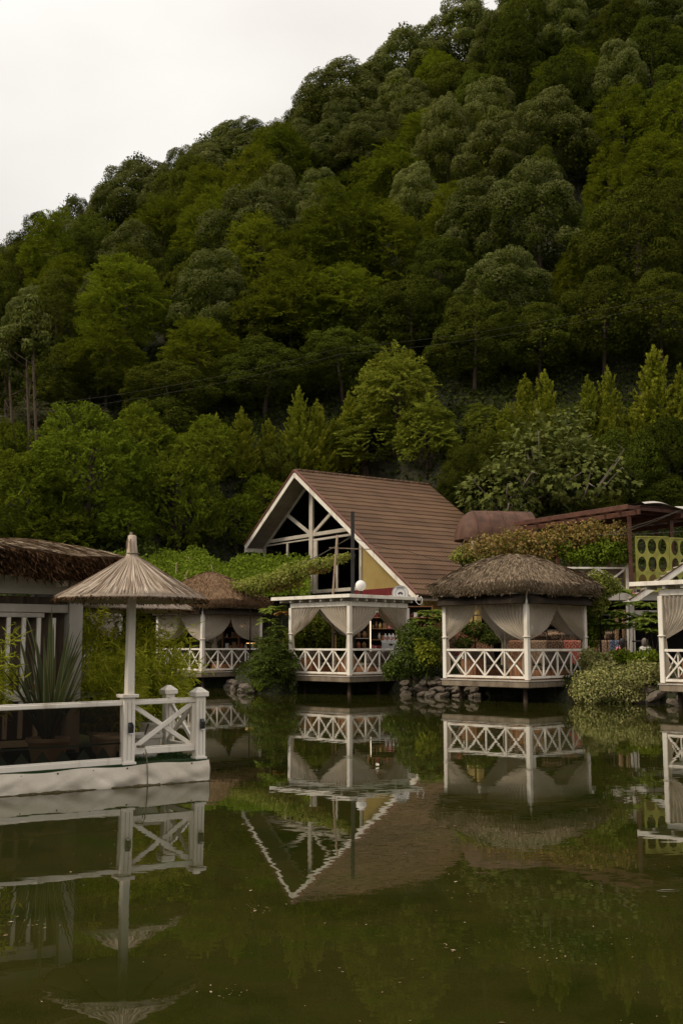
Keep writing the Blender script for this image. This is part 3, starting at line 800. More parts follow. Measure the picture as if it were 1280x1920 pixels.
def band(q):
    w = (q[1] - 54) / (float(crest_y(q[0])) - 54)
    return 0 if w > 0.9 else 1 if w > 0.66 else 2 if w > 0.4 else 3
BAND = ['on the skyline crest', 'high on the hillside', 'halfway up the hillside', 'low on the hillside']
rows = {}
for q in spots:
    if -80 < proj((q[0], q[1], q[2] + 8 * q[4]))[0] < 1360:
        rows.setdefault((q[5], band(q)), []).append(q)
cnt = 0
for (kd, bd), qs in rows.items():
    qs.sort(key=lambda q: proj((q[0], q[1], q[2]))[0])
    for i, q in enumerate(qs):
        cr, tk = PROTO[kd][rh.randrange(len(PROTO[kd]))]
        nm_, ad = KIND[kd]
        plant(nm_, f'{ad} {BAND[bd]}, {ORD[i]} from left', 'tree', (q[0], q[1], q[2]), cr, tk, rh.uniform(0, 6.28), (q[3], q[3] * rh.uniform(0.92, 1.08), q[4]), 'trees of the wooded hillside')
        cnt += 1
print('hill trees', cnt)

# bare tall trunks that show on the left under the pale crowns
for i, (x0, y0, x1, y1, lab) in enumerate([(75, 760, 62, 600, 'slim bare brown trunk, rightmost of the tall stems at the left edge'), (62, 752, 50, 610, 'slim leaning brown trunk, second from the right of the stems at the left edge'), (34, 770, 16, 640, 'slim brown trunk under the pale crown, third stem from the right at the left edge'), (20, 775, 10, 690, 'short slim brown trunk, leftmost of the stems at the left edge')]):
    Yt = 64.5 + 0.4 * i
    a, c = at(x0, y0, Yt), at(x1, y1, Yt + 1.5)
    zg = float(terr(a.x, Yt))
    t = thing('slim_tree', lab, 'tree', (a.x, a.y, zg), 0, 'tall slim stems at the left edge')
    rel = c - Vector((a.x, a.y, zg))
    b = MB()
    b.tube([(0, 0, -0.5), rel * 0.35 + Vector((0.1, 0, 0)), rel * 0.7, rel], [0.12, 0.10, 0.08, 0.04], 7)
    for k in range(4):
        o_ = rel * (0.55 + 0.1 * k)
        b.tube([o_, o_ + Vector((rh.uniform(-1.4, 1.4), rh.uniform(-1, 0.4), rh.uniform(0.3, 1.0)))], [0.05, 0.015], 5)
    b.build('trunk', 'stembark', t, True)
    cme = tuft_crown('slim_crown', 900 + i, 'linden', hw=1.3, hh=2.9, zc=-0.8, tufts=60, per=30, leaf=0.22, tr=0.42, pale=0.5, core=10, nl=9)
    inst('crown', cme, t, tuple(rel))

# ------------------------------------------------------------------ foot of the hill: shrubs, cypresses, fig, walnut
def shrub_crown(name, seed, mat, leaf=0.16, tufts=560, per=40, hw=4.0, hh=4.0, zc=3.8, tr=0.50, amp=0.28, core=500):
    return tuft_crown(name, seed, mat, hw=hw, hh=hh, zc=zc, tufts=tufts, per=per, leaf=leaf, tr=tr, shape=0.12, amp=amp, core=core, nl=20, lr=(0.26, 0.46))
SH = [spray_crown('shrub_crown', 400 + s, 'shrubleaf', hw=4.0, hh=4.0, zc=3.8, sprays=680, per=58, leaf=0.145, sl=0.85, shape=0.15, rise=0.45, core=1100, nl=24, lr=(0.2, 0.46)) for s in range(3)]
SHT = [trunk_mesh('shrub_stem', 60 + s, 5.6, 0.14, 3.0, limbs=6, stems=3, split=0.2) for s in range(2)]
DK = [shrub_crown('dark_shrub_crown', 420 + s, 'darkleaf') for s in range(2)]
WN = [spray_crown('walnut_crown', 430 + s, 'walnut', hw=4.0, hh=4.6, zc=5.2, sprays=480, per=52, leaf=0.20, sl=1.05, shape=0.25, amp=0.26, rise=0.1, core=260, nl=16) for s in range(2)]
CY = [cone_crown('cypress_crown', 500 + s, 'cypress') for s in range(4)]
CYT = trunk_mesh('cypress_trunk', 77, 6.0, 0.10, 0.5, limbs=4)
CD = spray_crown('cedar_crown', 520, 'cedar', hw=2.2, hh=2.4, zc=2.4, sprays=200, per=70, leaf=0.13, sl=1.0, shape=0.4, rise=-0.15, core=200)
def lowplant(px, py, wpx, hpx, crown, trunk, w0, h0, zfr, name, label, cat, group, y0=55.5):
    X, Y, zg, h = solve(px, py, hpx, zfr, y0, 90)
    sw = wpx / FPX * Y / w0
    plant(name, label, cat, (X, Y, zg - 0.15), crown, trunk, rh.uniform(0, 6.28), (sw, sw, h / h0), group)
for i, (px, py, w, h, lab) in enumerate([
    (170, 875, 290, 250, 'largest fresh green shrub behind the thatched hut'), (55, 930, 230, 210, 'fresh green shrub rising over the left end of the hut roof'), (335, 935, 210, 230, 'rounded light green shrub above the reed parasol tip, right side'),
    (255, 830, 170, 150, 'fresh green shrub top between the big left shrub and the cypresses'), (18, 850, 150, 170, 'fresh green shrub cut by the left frame edge'), (445, 975, 130, 120, 'low green shrub beside the left eave of the gabled house'),
    (392, 850, 140, 140, 'green shrub in front of the leftmost cypresses'), (125, 990, 190, 110, 'low dark-gapped green shrub just above the hut thatch'), (490, 930, 110, 110, 'small green shrub tucked behind the gable peak, left side'), (240, 980, 130, 100, 'low green shrub behind the parasol tuft')]):
    lowplant(px, py, w, h, SH[i % 3], SHT[i % 2], 8.8, 8.0, 0.5, 'green_shrub', lab, 'shrub', 'green shrubs at the foot of the hill', 63.5 if px > 380 else 57.5)
for i, (px, py, w, h, lab) in enumerate([
    (872, 905, 120, 120, 'dark shrub right of the roof ridge end'), (838, 945, 90, 90, 'small dark shrub behind the barrel canopy'), (905, 860, 110, 120, 'dark shrub below the left cypress of the right row'), (520, 875, 110, 90, 'dark shrub between cypresses and gable'),
    (1180, 880, 170, 160, 'dense dark shrub above the pergola, right of the fig'), (1255, 850, 150, 170, 'tall dark shrub at the right frame edge'), (1235, 930, 140, 90, 'low dark shrub over the right end of the pergola'), (1130, 945, 150, 70, 'low dark shrub behind the middle of the pergola'), (60, 760, 150, 110, 'dark shrub below the bare stems at the left edge'), (310, 790, 160, 110, 'dark shrub behind the green shrubs, middle left')]):
    lowplant(px, py, w, h, DK[i % 2], SHT[i % 2], 8.8, 8.0, 0.5, 'dark_shrub', lab, 'shrub', 'dark shrubs at the foot of the hill')
for i, (px, py, w, h, lab) in enumerate([(745, 745, 190, 200, 'light green walnut tree standing above the house ridge'), (690, 850, 190, 120, 'light green walnut bush behind the brown roof, left half'), (800, 830, 150, 140, 'olive green walnut bush behind the right end of the ridge'), (905, 800, 90, 90, 'small light green bush left of the right cypress row')]):
    lowplant(px, py, w, h, WN[i % 2], SHT[i % 2], 8.8, 9.2, 0.52, 'walnut_tree', lab, 'tree', 'walnut growth behind the house')
CYL = [(405, 785, 900, 75), (452, 778, 900, 85), (503, 790, 900, 75), (530, 815, 900, 65), (560, 742, 890, 85), (594, 755, 890, 85), (625, 800, 890, 75), (654, 742, 880, 78)]
CYR = [(912, 800, 890, 85), (950, 765, 890, 100), (985, 706, 870, 95), (1022, 700, 870, 95), (1103, 710, 870, 85), (1140, 695, 870, 95), (1190, 760, 880, 105), (1228, 657, 870, 135), (1278, 690, 880, 95)]
for row, nmr in ((CYL, 'left row, behind the gable'), (CYR, 'right row, above the pergola')):
    for i, (px, yt, yb, w) in enumerate(row):
        lowplant(px, (yt + yb) / 2, w * 1.0, (yb - yt) * 1.2, CY[(i * 3 + (row is CYR)) % 4], CYT, 3.2, 7.6, 0.5, 'cypress_tree', f'golden cypress, {ORD[i]} from the left in the {nmr}', 'cypress', 'golden cypresses at the foot of the hill', 58.0)
for i, (px, py, w, h, lab) in enumerate([(58, 805, 150, 120, 'greyish drooping cedar at the left edge below the slim stems'), (172, 790, 90, 70, 'small greyish cedar tip beside the big green shrub')]):
    lowplant(px, py, w, h, CD, CYT, 4.8, 4.8, 0.5, 'cedar_tree', lab, 'cedar', 'drooping cedars')
def fig(px, py, w, h, seed, lab):
    X, Y, zg, hm = solve(px, py, h, 0.5, 55.5, 80)
    rng = np.random.default_rng(seed)
    wm = w / FPX * Y
    p, nn = crown_points(620, seed, wm / 2, hm / 2, hm / 2, low=-0.9, amp=0.24)
    p = np.vstack([p, p * np.array([0.8, 0.8, 0.9]) + np.array([0, 0, hm * 0.05])]); nn = np.vstack([nn, nn])
    n = len(p)
    D = nrm(nn + rng.normal(size=(n, 3)) * 0.5 + np.array([0, 0, -0.5]))
    Nn = nrm(nn * 0.8 + np.array([0, 0, 0.7]) + rng.normal(size=(n, 3)) * 0.35)
    t = thing('fig_tree', lab, 'fig tree', (X, Y, zg - 0.1), 0, 'fig trees above the pergola')
    inst('crown', lobed_leaf_mesh('fig_crown', p, D, Nn, rng.uniform(0.22, 0.42, n), 'figleaf'), t)
    b = MB()
    for k in range(7):
        a = rng.uniform(0, 6.28)
        e = Vector((math.cos(a) * wm * 0.42, math.sin(a) * wm * 0.42 - wm * 0.12, hm * rng.uniform(0.35, 0.85)))
        b.tube([(0, 0, 0), e * 0.5 + Vector((0, 0, 0.25)), e, e + Vector((rng.uniform(-0.4, 0.4), -0.2, rng.uniform(-0.3, 0.3)))], [0.09, 0.06, 0.035, 0.012], 6)
    b.build('trunk', 'palebark', t, True)
for a in [(1012, 870, 190, 170, 601, 'broad fig tree with lobed leaves and pale twigs above the pergola'), (945, 925, 160, 110, 602, 'low fig bush drooping over the barrel canopy'), (1085, 905, 190, 150, 603, 'fig tree behind the highest pergola beam'), (1062, 815, 150, 90, 604, 'upper fig bush in front of the right cypress row')]:
    fig(*a)

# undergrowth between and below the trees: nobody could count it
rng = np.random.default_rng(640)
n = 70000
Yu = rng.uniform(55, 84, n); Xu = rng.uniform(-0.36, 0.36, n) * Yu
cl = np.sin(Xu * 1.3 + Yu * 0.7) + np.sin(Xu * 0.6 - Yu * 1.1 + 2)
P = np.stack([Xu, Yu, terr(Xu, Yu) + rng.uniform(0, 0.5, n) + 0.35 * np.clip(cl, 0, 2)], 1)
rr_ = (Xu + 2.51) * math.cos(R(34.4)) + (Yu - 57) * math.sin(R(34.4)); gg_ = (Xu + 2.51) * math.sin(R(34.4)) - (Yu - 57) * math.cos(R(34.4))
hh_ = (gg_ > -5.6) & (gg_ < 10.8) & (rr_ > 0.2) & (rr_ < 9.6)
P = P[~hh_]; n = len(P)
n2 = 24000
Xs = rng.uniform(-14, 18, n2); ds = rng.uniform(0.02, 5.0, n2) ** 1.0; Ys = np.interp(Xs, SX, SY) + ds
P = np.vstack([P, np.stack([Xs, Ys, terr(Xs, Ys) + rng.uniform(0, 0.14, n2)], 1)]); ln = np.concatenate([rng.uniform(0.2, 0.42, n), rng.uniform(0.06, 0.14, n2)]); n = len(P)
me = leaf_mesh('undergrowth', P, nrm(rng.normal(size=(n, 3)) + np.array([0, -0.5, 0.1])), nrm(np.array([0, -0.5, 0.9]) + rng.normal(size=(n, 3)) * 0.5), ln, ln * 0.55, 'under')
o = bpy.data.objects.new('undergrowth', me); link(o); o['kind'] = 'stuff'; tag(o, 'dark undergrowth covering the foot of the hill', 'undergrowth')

# ------------------------------------------------------------------ house with the tiled gable roof
HA = R(34.4); HO = Vector((-2.51, 57.0, 0)); HZ = 11.22; HT = math.tan(R(34.0))
house = thing('gabled_house', 'house with brown tiled gable roof and big triangular gable windows', 'house', HO, HA)
def hp(r, g, z):
    return (r, -g, z)
def roofz(g):
    return HZ - abs(g) * HT
def slope(name, g1, rows, sgn):
    b = MB()
    n = 44 * 6
    RL = 9.3
    for i in range(rows):
        ga, gb = g1 * i / rows, g1 * (i + 1) / rows + 0.035
        prof = [(ga, 0.0), (gb, 0.045), (gb, -0.005)]
        base = len(b.v)
        for (gg, lift) in prof:
            for k in range(n + 1):
                r_ = RL * k / n
                wv = 0.034 * abs(math.sin(math.pi * 44 * k / n)) + 0.008 * math.sin(i * 12.9 + int(44 * k / n) * 7.3)
                b.v.append(hp(r_, sgn * gg, HZ - gg * HT + lift + (wv if lift >= 0 else 0) + 0.02))
        for q in range(2):
            for k in range(n):
                a = base + q * (n + 1) + k
                b.f.append((a, a + 1, a + n + 2, a + n + 1))
    return b.build(name, 'tile', house, fixn=False)
rs = slope('roof_slope', 10.55, 27, 1)
ls = slope('roof_slope', 5.35, 14, -1)
b = MB()
for k in range(24):
    r0 = 9.3 * k / 24
    b.tube([hp(r0, 0, HZ + 0.02), hp(r0 + 0.41, 0, HZ + 0.035)], [0.10, 0.115], 8)
b.build('ridge_cap', 'tile', rs, True)
for sg, gl in ((1, 10.55), (-1, 5.35)):
    pts = lambda r_, dz: (hp(r_, 0, HZ + dz), hp(r_, sg * gl, HZ - gl * HT + dz))
    b = MB(); a, c = pts(-0.03, -0.17); b.beam(a, c, 0.05, 0.30, up=(0, 0, 1)); b.build('bargeboard', 'white', house, bevel=0.008)
    b = MB(); a, c = pts(-0.03, 0.035); b.beam(a, c, 0.16, 0.10); b.build('verge_trim', 'redtrim', house, bevel=0.01)
    so = holder('soffit', house)
    nb = 7
    for k in range(nb):
        r0 = 0.0 + 1.12 * k / nb
        b = MB(); b.beam(hp(r0 + 0.08, 0.0, HZ - 0.24), hp(r0 + 0.08, sg * gl, HZ - gl * HT - 0.24), 1.12 / nb - 0.015, 0.03)
        b.build('soffit_board', 'soffit', so)
    b = MB(); b.beam(hp(1.15, 0, HZ - 0.20), hp(1.15, sg * gl, HZ - gl * HT - 0.20), 0.02, 0.05); b.build('soffit_trim', 'frame', so)
b = MB(); b.beam(hp(0.0, -5.35, roofz(5.35) - 0.30), hp(1.3, -5.35, roofz(5.35) - 0.30), 0.25, 0.22); b.build('eave_box', 'white', house)
WR = 1.10
fr = holder('window_frame', house)
def member(g0, z0, g1, z1, w=0.16, d=0.12, off=0.0, mat='frame'):
    b = MB(); b.beam(hp(WR - off, g0, z0), hp(WR - off, g1, z1), d, w, up=(0, 0, 1) if abs(z1 - z0) < abs(g1 - g0) * 3 else (0, 1, 0))
    return b.build('frame_bar', mat, fr, bevel=0.01)
RZ = lambda g: roofz(g) - 0.42
member(0, 4.7, 0, RZ(0) - 0.02, 0.34, 0.16, 0.012)
member(-5.0, 7.80, -0.17, 7.80, 0.20); member(0.17, 7.80, 3.9, 7.80, 0.20)
member(-5.0, 7.58, -0.17, 7.58, 0.08, 0.08); member(0.17, 7.50, 4.5, 7.50, 0.12, 0.09)
member(-0.1, 7.85, -2.5, 9.12, 0.20, 0.10, -0.006); member(0.1, 7.85, 2.5, 9.12, 0.20, 0.10, -0.006)
member(-5.0, RZ(5.0) + 0.1, 0, RZ(0) + 0.1, 0.20, 0.10, -0.01); member(4.55, RZ(4.55) + 0.1, 0, RZ(0) + 0.1, 0.20, 0.09, -0.008)
member(-5.0, 6.4, -5.0, 7.70, 0.16, 0.12, 0.004); member(-2.5, 4.8, -2.5, 7.54, 0.16, 0.10, -0.004)
member(0.50, 4.8, 0.50, 7.44, 0.14, 0.10, -0.004); member(2.45, 4.8, 2.45, 7.44, 0.14, 0.10, -0.004)
member(4.62, 4.65, 4.62, 7.95, 0.22, 0.14, 0.006)
member(-5.0, 4.70, 4.5, 4.70, 0.18, 0.14, -0.012)
def wallpoly(name, pts, mat, r0, r1, parent=house):
    b = MB(); b.prism([(-g_, z_) for g_, z_ in pts], r0, r1, axis=0)
    return b.build(name, mat, parent)
pn = [[(-4.9, 4.8), (-2.58, 4.8), (-2.58, 7.54), (-4.9, 7.54)], [(-2.42, 4.8), (-0.17, 4.8), (-0.17, 7.54), (-2.42, 7.54)], [(0.57, 4.8), (2.38, 4.8), (2.38, 7.44), (0.57, 7.44)], [(2.52, 4.8), (4.51, 4.8), (4.51, 7.44), (2.52, 7.44)],
      [(-0.17, 7.98), (-0.17, RZ(0.17)), (-2.4, 9.22)], [(0.17, 7.98), (0.17, RZ(0.17)), (2.4, 9.22)], [(-4.6, 7.90), (-0.3, 7.90), (-2.5, 9.02)], [(4.3, 7.90), (0.3, 7.90), (2.5, 9.02)]]
for p_ in pn:
    wallpoly('pane', p_, 'winglass', WR + 0.02, WR + 0.03)
wallpoly('door_panel', [(0.17, 4.8), (0.43, 4.8), (0.43, 7.44), (0.17, 7.44)], 'frame', WR - 0.02, WR + 0.05)
wallpoly('gable_wall', [(4.73, 4.62), (8.9, 4.62), (4.73, RZ(4.73))], 'yellow', WR - 0.01, WR + 0.2)
wallpoly('red_band', [(4.0, 4.25), (9.6, 4.25), (9.0, 4.62), (4.0, 4.62)], 'redwall', WR - 0.03, WR + 0.15)
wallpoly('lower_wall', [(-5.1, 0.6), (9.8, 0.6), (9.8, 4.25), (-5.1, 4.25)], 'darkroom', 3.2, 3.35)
wallpoly('beam', [(-5.1, 4.05), (9.8, 4.05), (9.8, 4.25), (-5.1, 4.25)], 'frame', WR - 0.05, WR + 0.2)
for g_ in (3.3, 9.55):
    b = MB(); b.box(hp(WR + 0.1, g_, 2.35), (0.3, 0.3, 3.4)); b.build('yellow_pillar', 'yellow', house)
b = MB(); b.box(hp(5.0, 9.72, 2.5), (7.8, 0.14, 3.8)); b.build('side_wall', 'yellow', house)
b = MB(); b.box(hp(5.0, -5.05, 4.2), (7.8, 0.14, 6.4)); b.build('side_wall', 'yellow', house)
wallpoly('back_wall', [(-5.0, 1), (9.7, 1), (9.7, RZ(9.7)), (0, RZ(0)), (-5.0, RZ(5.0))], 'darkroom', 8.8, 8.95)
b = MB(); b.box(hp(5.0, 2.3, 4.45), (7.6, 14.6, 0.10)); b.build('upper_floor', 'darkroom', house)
hw2 = lambda r, g, z: Matrix.Rotation(HA, 4, 'Z') @ Vector(hp(r, g, z)) + HO
for i, (px, py, lab) in enumerate([(606, 988, 'small glowing bulb behind the right triangular gable pane'), (636, 1011, 'small glowing bulb beside the bare wooden stick in the gable window'), (667, 1019, 'small glowing bulb just right of the black post'), ]):
    g_ = [1.0, 2.6, 4.2][i]
    p_ = hw2(1.7, g_, [8.35, 7.35, 7.05][i])
    t = thing('light_bulb', lab, 'bulb', p_, 0, 'warm bulbs in the gable window')
    b = MB(); b.lathe([(0.0, -0.06), (0.045, -0.03), (0.055, 0.0), (0.035, 0.045), (0.015, 0.06)], n=8); b.build('glass_bulb', 'bulb', t, True)
    b = MB(); b.tube([(0, 0, 0.05), (0, 0, 0.30)], 0.012, 6); b.build('cord', 'wire', t)

# ------------------------------------------------------------------ thatch
def thatch(parent, cx, cy, hx, hy, z0, zp, thick, mat, n, seed, ex=1.6, sq=3.4, ridge=0.0, sl=0.42, endmat='reedend', sw=0.022, fringe=2600, jit=0.28):
    rng = np.random.default_rng(seed)
    ph = rng.uniform(0, 6.28, 5)
    def outl(th):
        c, s = np.cos(th), np.sin(th)
        r = (np.abs(c / hx) ** sq + np.abs(s / hy) ** sq) ** (-1 / sq)
        return r * (1 + 0.010 * np.sin(7 * th + ph[0]) + 0.008 * np.sin(13 * th + ph[1]))
    def sp(th, rho):
        r = outl(th)
        x = cx + np.cos(th) * r * rho; y = cy + np.sin(th) * r * rho
        if ridge:
            x = x + np.clip((x - cx) / (hx * 0.9), -1, 1) * 0
        wob = 0.035 * np.sin(5 * th + 9 * rho + ph[2]) + 0.025 * np.sin(11 * th - 14 * rho + ph[3])
        rr = rho
        if ridge:
            xr = np.clip(np.abs(x - cx) - ridge, 0, None) / (hx - ridge); yr = np.abs(y - cy) / hy
            rr = np.clip((xr ** 3 + yr ** 3) ** (1 / 3), 0, 1)
        return np.stack([x, y, zp - (zp - z0) * rr ** ex + wob * rho], -1)
    nt, nr = 72, 14
    b = MB()
    for j in range(nr + 1):
        for i in range(nt):
            b.v.append(tuple(sp(2 * math.pi * i / nt, max(0.02, j / nr))))
    for j in range(nr):
        for i in range(nt):
            i2 = (i + 1) % nt
            b.f.append((j * nt + i, j * nt + i2, (j + 1) * nt + i2, (j + 1) * nt + i))
    b.f.append(tuple(range(nt)))
    th_ = b.build('thatch', mat, parent, True)
    e = MB()
    for q, (f_, dz) in enumerate([(1.0, 0.0), (0.985, -thick * 0.5), (0.93, -thick), (0.80, -thick * 0.8)]):
        for i in range(nt):
            p = sp(2 * math.pi * i / nt, 1.0)
            e.v.append((cx + (p[0] - cx) * f_, cy + (p[1] - cy) * f_, p[2] + dz - 0.004))
    for q in range(3):
        for i in range(nt):
            i2 = (i + 1) % nt
            e.f.append((q * nt + i, q * nt + i2, (q + 1) * nt + i2, (q + 1) * nt + i))
    e.f.append(tuple(range(3 * nt, 4 * nt)))
    e.build('eave', endmat, th_, True)
    th = rng.uniform(0, 6.283, n); rho = np.sqrt(rng.uniform(0.002, 1.0, n))
    P = sp(th, rho); Q = sp(th, np.minimum(rho + 0.03, 1.02))
    D = nrm(Q - P); T = nrm(np.stack([-np.sin(th), np.cos(th), np.zeros(n)], 1)); Nn = nrm(np.cross(T, D)); Nn *= np.sign(Nn[:, 2:3])
    D = nrm(D + T * rng.normal(0, jit, (n, 1)) + Nn * rng.uniform(-0.02, 0.10, (n, 1)))
    ln = sl * rng.uniform(0.5, 1.3, n)
    inst('straw', leaf_mesh('straw', P + Nn * rng.uniform(0.004, 0.03, (n, 1)) - D * ln[:, None] * 0.4, D, nrm(Nn + rng.normal(size=(n, 3)) * 0.25), ln, sw * rng.uniform(0.6, 1.5, n), mat, fold=0.3, droop=0.02), th_)['kind'] = 'stuff'
    m_ = fringe
    th = rng.uniform(0, 6.283, m_); v = rng.uniform(0, 1, m_)
    P = sp(th, np.ones(m_)); f_ = 1.0 - 0.075 * v ** 2
    P = np.stack([cx + (P[:, 0] - cx) * f_, cy + (P[:, 1] - cy) * f_, P[:, 2] - thick * v], 1)
    O = np.stack([np.cos(th), np.sin(th), np.zeros(m_)], 1)
    D = nrm(O * rng.uniform(0.3, 1.0, (m_, 1)) + np.array([0, 0, -1.0]) * rng.uniform(0.3, 1.2, (m_, 1)) + rng.normal(size=(m_, 3)) * 0.25)
    ln = rng.uniform(0.05, 0.16, m_)
    inst('cut_straw', leaf_mesh('cut_straw', P, D, nrm(O + rng.normal(size=(m_, 3)) * 0.5), ln, 0.018 * rng.uniform(0.6, 1.6, m_), endmat if thick > 0.3 else mat, fold=0.3, droop=0.05), th_)['kind'] = 'stuff'
    return th_

# ------------------------------------------------------------------ gazebos
def curtain_mesh(name, W, top, tie, bottom, power, seed, tail=0.16, belly=0.0):
    """cloth hung from a rail along +x, gathered and tied at the post at x=0, tail hanging below the tie"""
    rnd = random.Random(seed)
    ph = [rnd.uniform(0, 6.28) for _ in range(4)]
    npl = rnd.uniform(9.5, 13)
    b = MB()
    nu, nv, nb = 56, 22, 9
    H = top - tie
    for j in range(nv + nb + 1):
        for i in range(nu + 1):
            s = i / nu
            if j <= nv:
                v = j / nv
                wd = 0.085 + (W - 0.085) * max(0.0, 1 - v ** power)
                x = s * wd
                z = top - H * v - belly * s * math.sin(math.pi * min(1, v)) * v * 0.6 - 0.10 * s * s * v * v
                amp = 0.060 * (0.75 + 0.5 * math.sin(3 * s + ph[0])) * (0.55 + 0.45 * (1 - v)) 
                y = amp * math.sin(2 * math.pi * npl * (s + 0.03 * math.sin(4 * v + ph[1])) + ph[2]) + 0.015 * math.sin(9 * v + 5 * s) + 0.012 * math.sin(2 * math.pi * npl * 2.3 * s + ph[3]) * (0.4 + v)
            else:
                v = (j - nv) / nb
                wd = 0.085 + (tail - 0.085) * min(1, v * 1.6)
                x = s * wd - 0.02 * v
                z = tie - 0.10 * s * s - (tie - bottom) * v
                y = 0.035 * math.sin(2 * math.pi * 4 * s + ph[2] + v) * (0.5 + v * 0.6)
            b.v.append((x + 0.06, y, z))
    nn = nu + 1
    for j in range(nv + nb):
        for i in range(nu):
            b.f.append((j * nn + i, j * nn + i + 1, (j + 1) * nn + i + 1, (j + 1) * nn + i))
    return b.mesh(name, 'curtain', True)
def railing(parent, a, c, z0, z1, bays, wd=0.055, diag=0.055, mat='white', name='railing'):
    h = holder(name, parent)
    a, c = Vector(a), Vector(c)
    up = Vector((0, 0, 1)); dr = (c - a).normalized()
    sd = dr.cross(up)
    def bm_(p, q, w, t, nm_, off=0.0):
        b = MB(); b.beam(p + sd * off, q + sd * off, t, w); b.build(nm_, mat, h, bevel=0.006)
    bm_(a + up * z1, c + up * z1, 0.075, 0.085, 'top_rail')
    bm_(a + up * z0, c + up * z0, 0.075, 0.065, 'bottom_rail')
    for k in range(1, bays):
        p = a.lerp(c, k / bays)
        b = MB(); b.box(p + up * (z0 + z1) / 2, (wd, wd, z1 - z0 - 0.076), Matrix((dr, sd, up)).transposed()); b.build('baluster', mat, h, bevel=0.006)
    for k in range(bays):
        p, q = a.lerp(c, k / bays) + dr * 0.03, a.lerp(c, (k + 1) / bays) - dr * 0.03
        bm_(p + up * (z0 + 0.045), q + up * (z1 - 0.045), diag, 0.030, 'cross_brace', 0.008)
        bm_(p + up * (z1 - 0.045), q + up * (z0 + 0.045), diag, 0.030, 'cross_brace', -0.026)
    return h
def gazebo(name, label, corner, L, roof, seed, mat='oldstraw', zd=0.70, post_h=2.60, rail_h=0.98, tie=1.42, bays=4, rz=R(45), zp=4.85, ov=0.62, power=1.5, belly=0.25, tails=0.75, ex=1.75):
    g = thing(name, label, 'gazebo', (corner[0], corner[1], 0), rz, 'white waterside gazebos')
    rnd = random.Random(seed)
    b = MB(); b.box((L / 2, L / 2, zd - 0.13), (L + 0.10, L + 0.10, 0.20)); dk = b.build('deck', 'concrete', g, bevel=0.02)
    b = MB(); b.box((L / 2, L / 2, zd - 0.012), (L + 0.14, L + 0.14, 0.028)); b.build('deck_edge', 'grey_white', dk)
    npk = 16
    for k in range(npk):
        b = MB(); b.box((L / 2, L * (k + 0.5) / npk, zd + 0.011), (L - 0.06, L / npk - 0.012, 0.018)); b.build('deck_board', 'barewood', dk)
    zt = zd + post_h
    posts = [(0.06, 0.06), (L - 0.06, 0.06), (0.06, L - 0.06), (L - 0.06, L - 0.06)]
    for x, y in posts:
        b = MB(); b.box((x, y, (zd + zt) / 2 + 0.01), (0.15, 0.15, post_h - 0.02)); b.build('post', 'white', g, bevel=0.012)
    for (x, y) in ((0.3, 0.3), (L - 0.4, 0.5), (0.5, L - 0.4), (L * 0.55, 0.25)):
        b = MB(); b.tube([(x + 0.15, y + 0.15, zd - 0.2), (x, y, -0.8)], [0.07, 0.085], 8); b.build('support_pole', 'stembark', g, True)
    for s_, (a, c) in enumerate((((0.06, 0.06, zt), (L - 0.06, 0.06, zt)), ((0.06, 0.06, zt), (0.06, L - 0.06, zt)), ((L - 0.06, 0.06, zt), (L - 0.06, L - 0.06, zt)), ((0.06, L - 0.06, zt), (L - 0.06, L - 0.06, zt)))):
        b = MB(); b.beam(Vector(a) + Vector((0, 0, 0.09 + 0.003 * (s_ % 2 + (s_ > 1)))), Vector(c) + Vector((0, 0, 0.09 + 0.003 * (s_ % 2 + (s_ > 1)))), 0.13, 0.18); b.build('top_beam', 'white' if roof == 'flat' else 'grey_white', g, bevel=0.01)
    e = 0.14
    railing(g, (0.05, e, zd), (0.05, L - e, zd), 0.10, rail_h, bays)
    railing(g, (e, 0.05, zd), (L - e, 0.05, zd), 0.10, rail_h, bays)
    railing(g, (e, L - 0.05, zd), (L * 0.55, L - 0.05, zd), 0.10, rail_h, 2)
    tp = zt - 0.01
    cms = [curtain_mesh('curtain', L * (0.44 + 0.018 * k), tp, zd + tie - 0.05 * (k == 2), zd + 0.25, power * (0.85 + 0.12 * k), seed * 10 + k, belly=belly * (0.6 + 0.35 * k)) for k in range(4)]
    cml = curtain_mesh('curtain', L * 0.48, tp, zd + tie, zd - (0.35 if tails > 1 else -0.15), power, seed * 10 + 7, tail=0.20, belly=belly)
    pl = [(0.06, 0.06, 0), (0.06, 0.06, 90), (L - 0.06, 0.06, 180), (0.06, L - 0.06, 270), (L - 0.06, 0.06, 90), (L - 0.06, L - 0.06, 270), (0.06, L - 0.06, 0), (L - 0.06, L - 0.06, 180)]
    for k, (x, y, a) in enumerate(pl):
        c = inst('curtain', cml if k == 3 and tails > 1 else cms[(k * 3 + seed) % 4], g, (x, y, 0), (0, 0, R(a)))
        if k in (1, 3, 5, 7): c.scale = (1, -1, 1)
    for x, y in posts:
        b = MB(); b.tube([(x + 0.11 * math.cos(t), y + 0.11 * math.sin(t), zd + tie - 0.01) for t in np.linspace(0, 6.283, 13)], 0.022, 6, cap=False); b.build('curtain_tie', 'white', g, True)
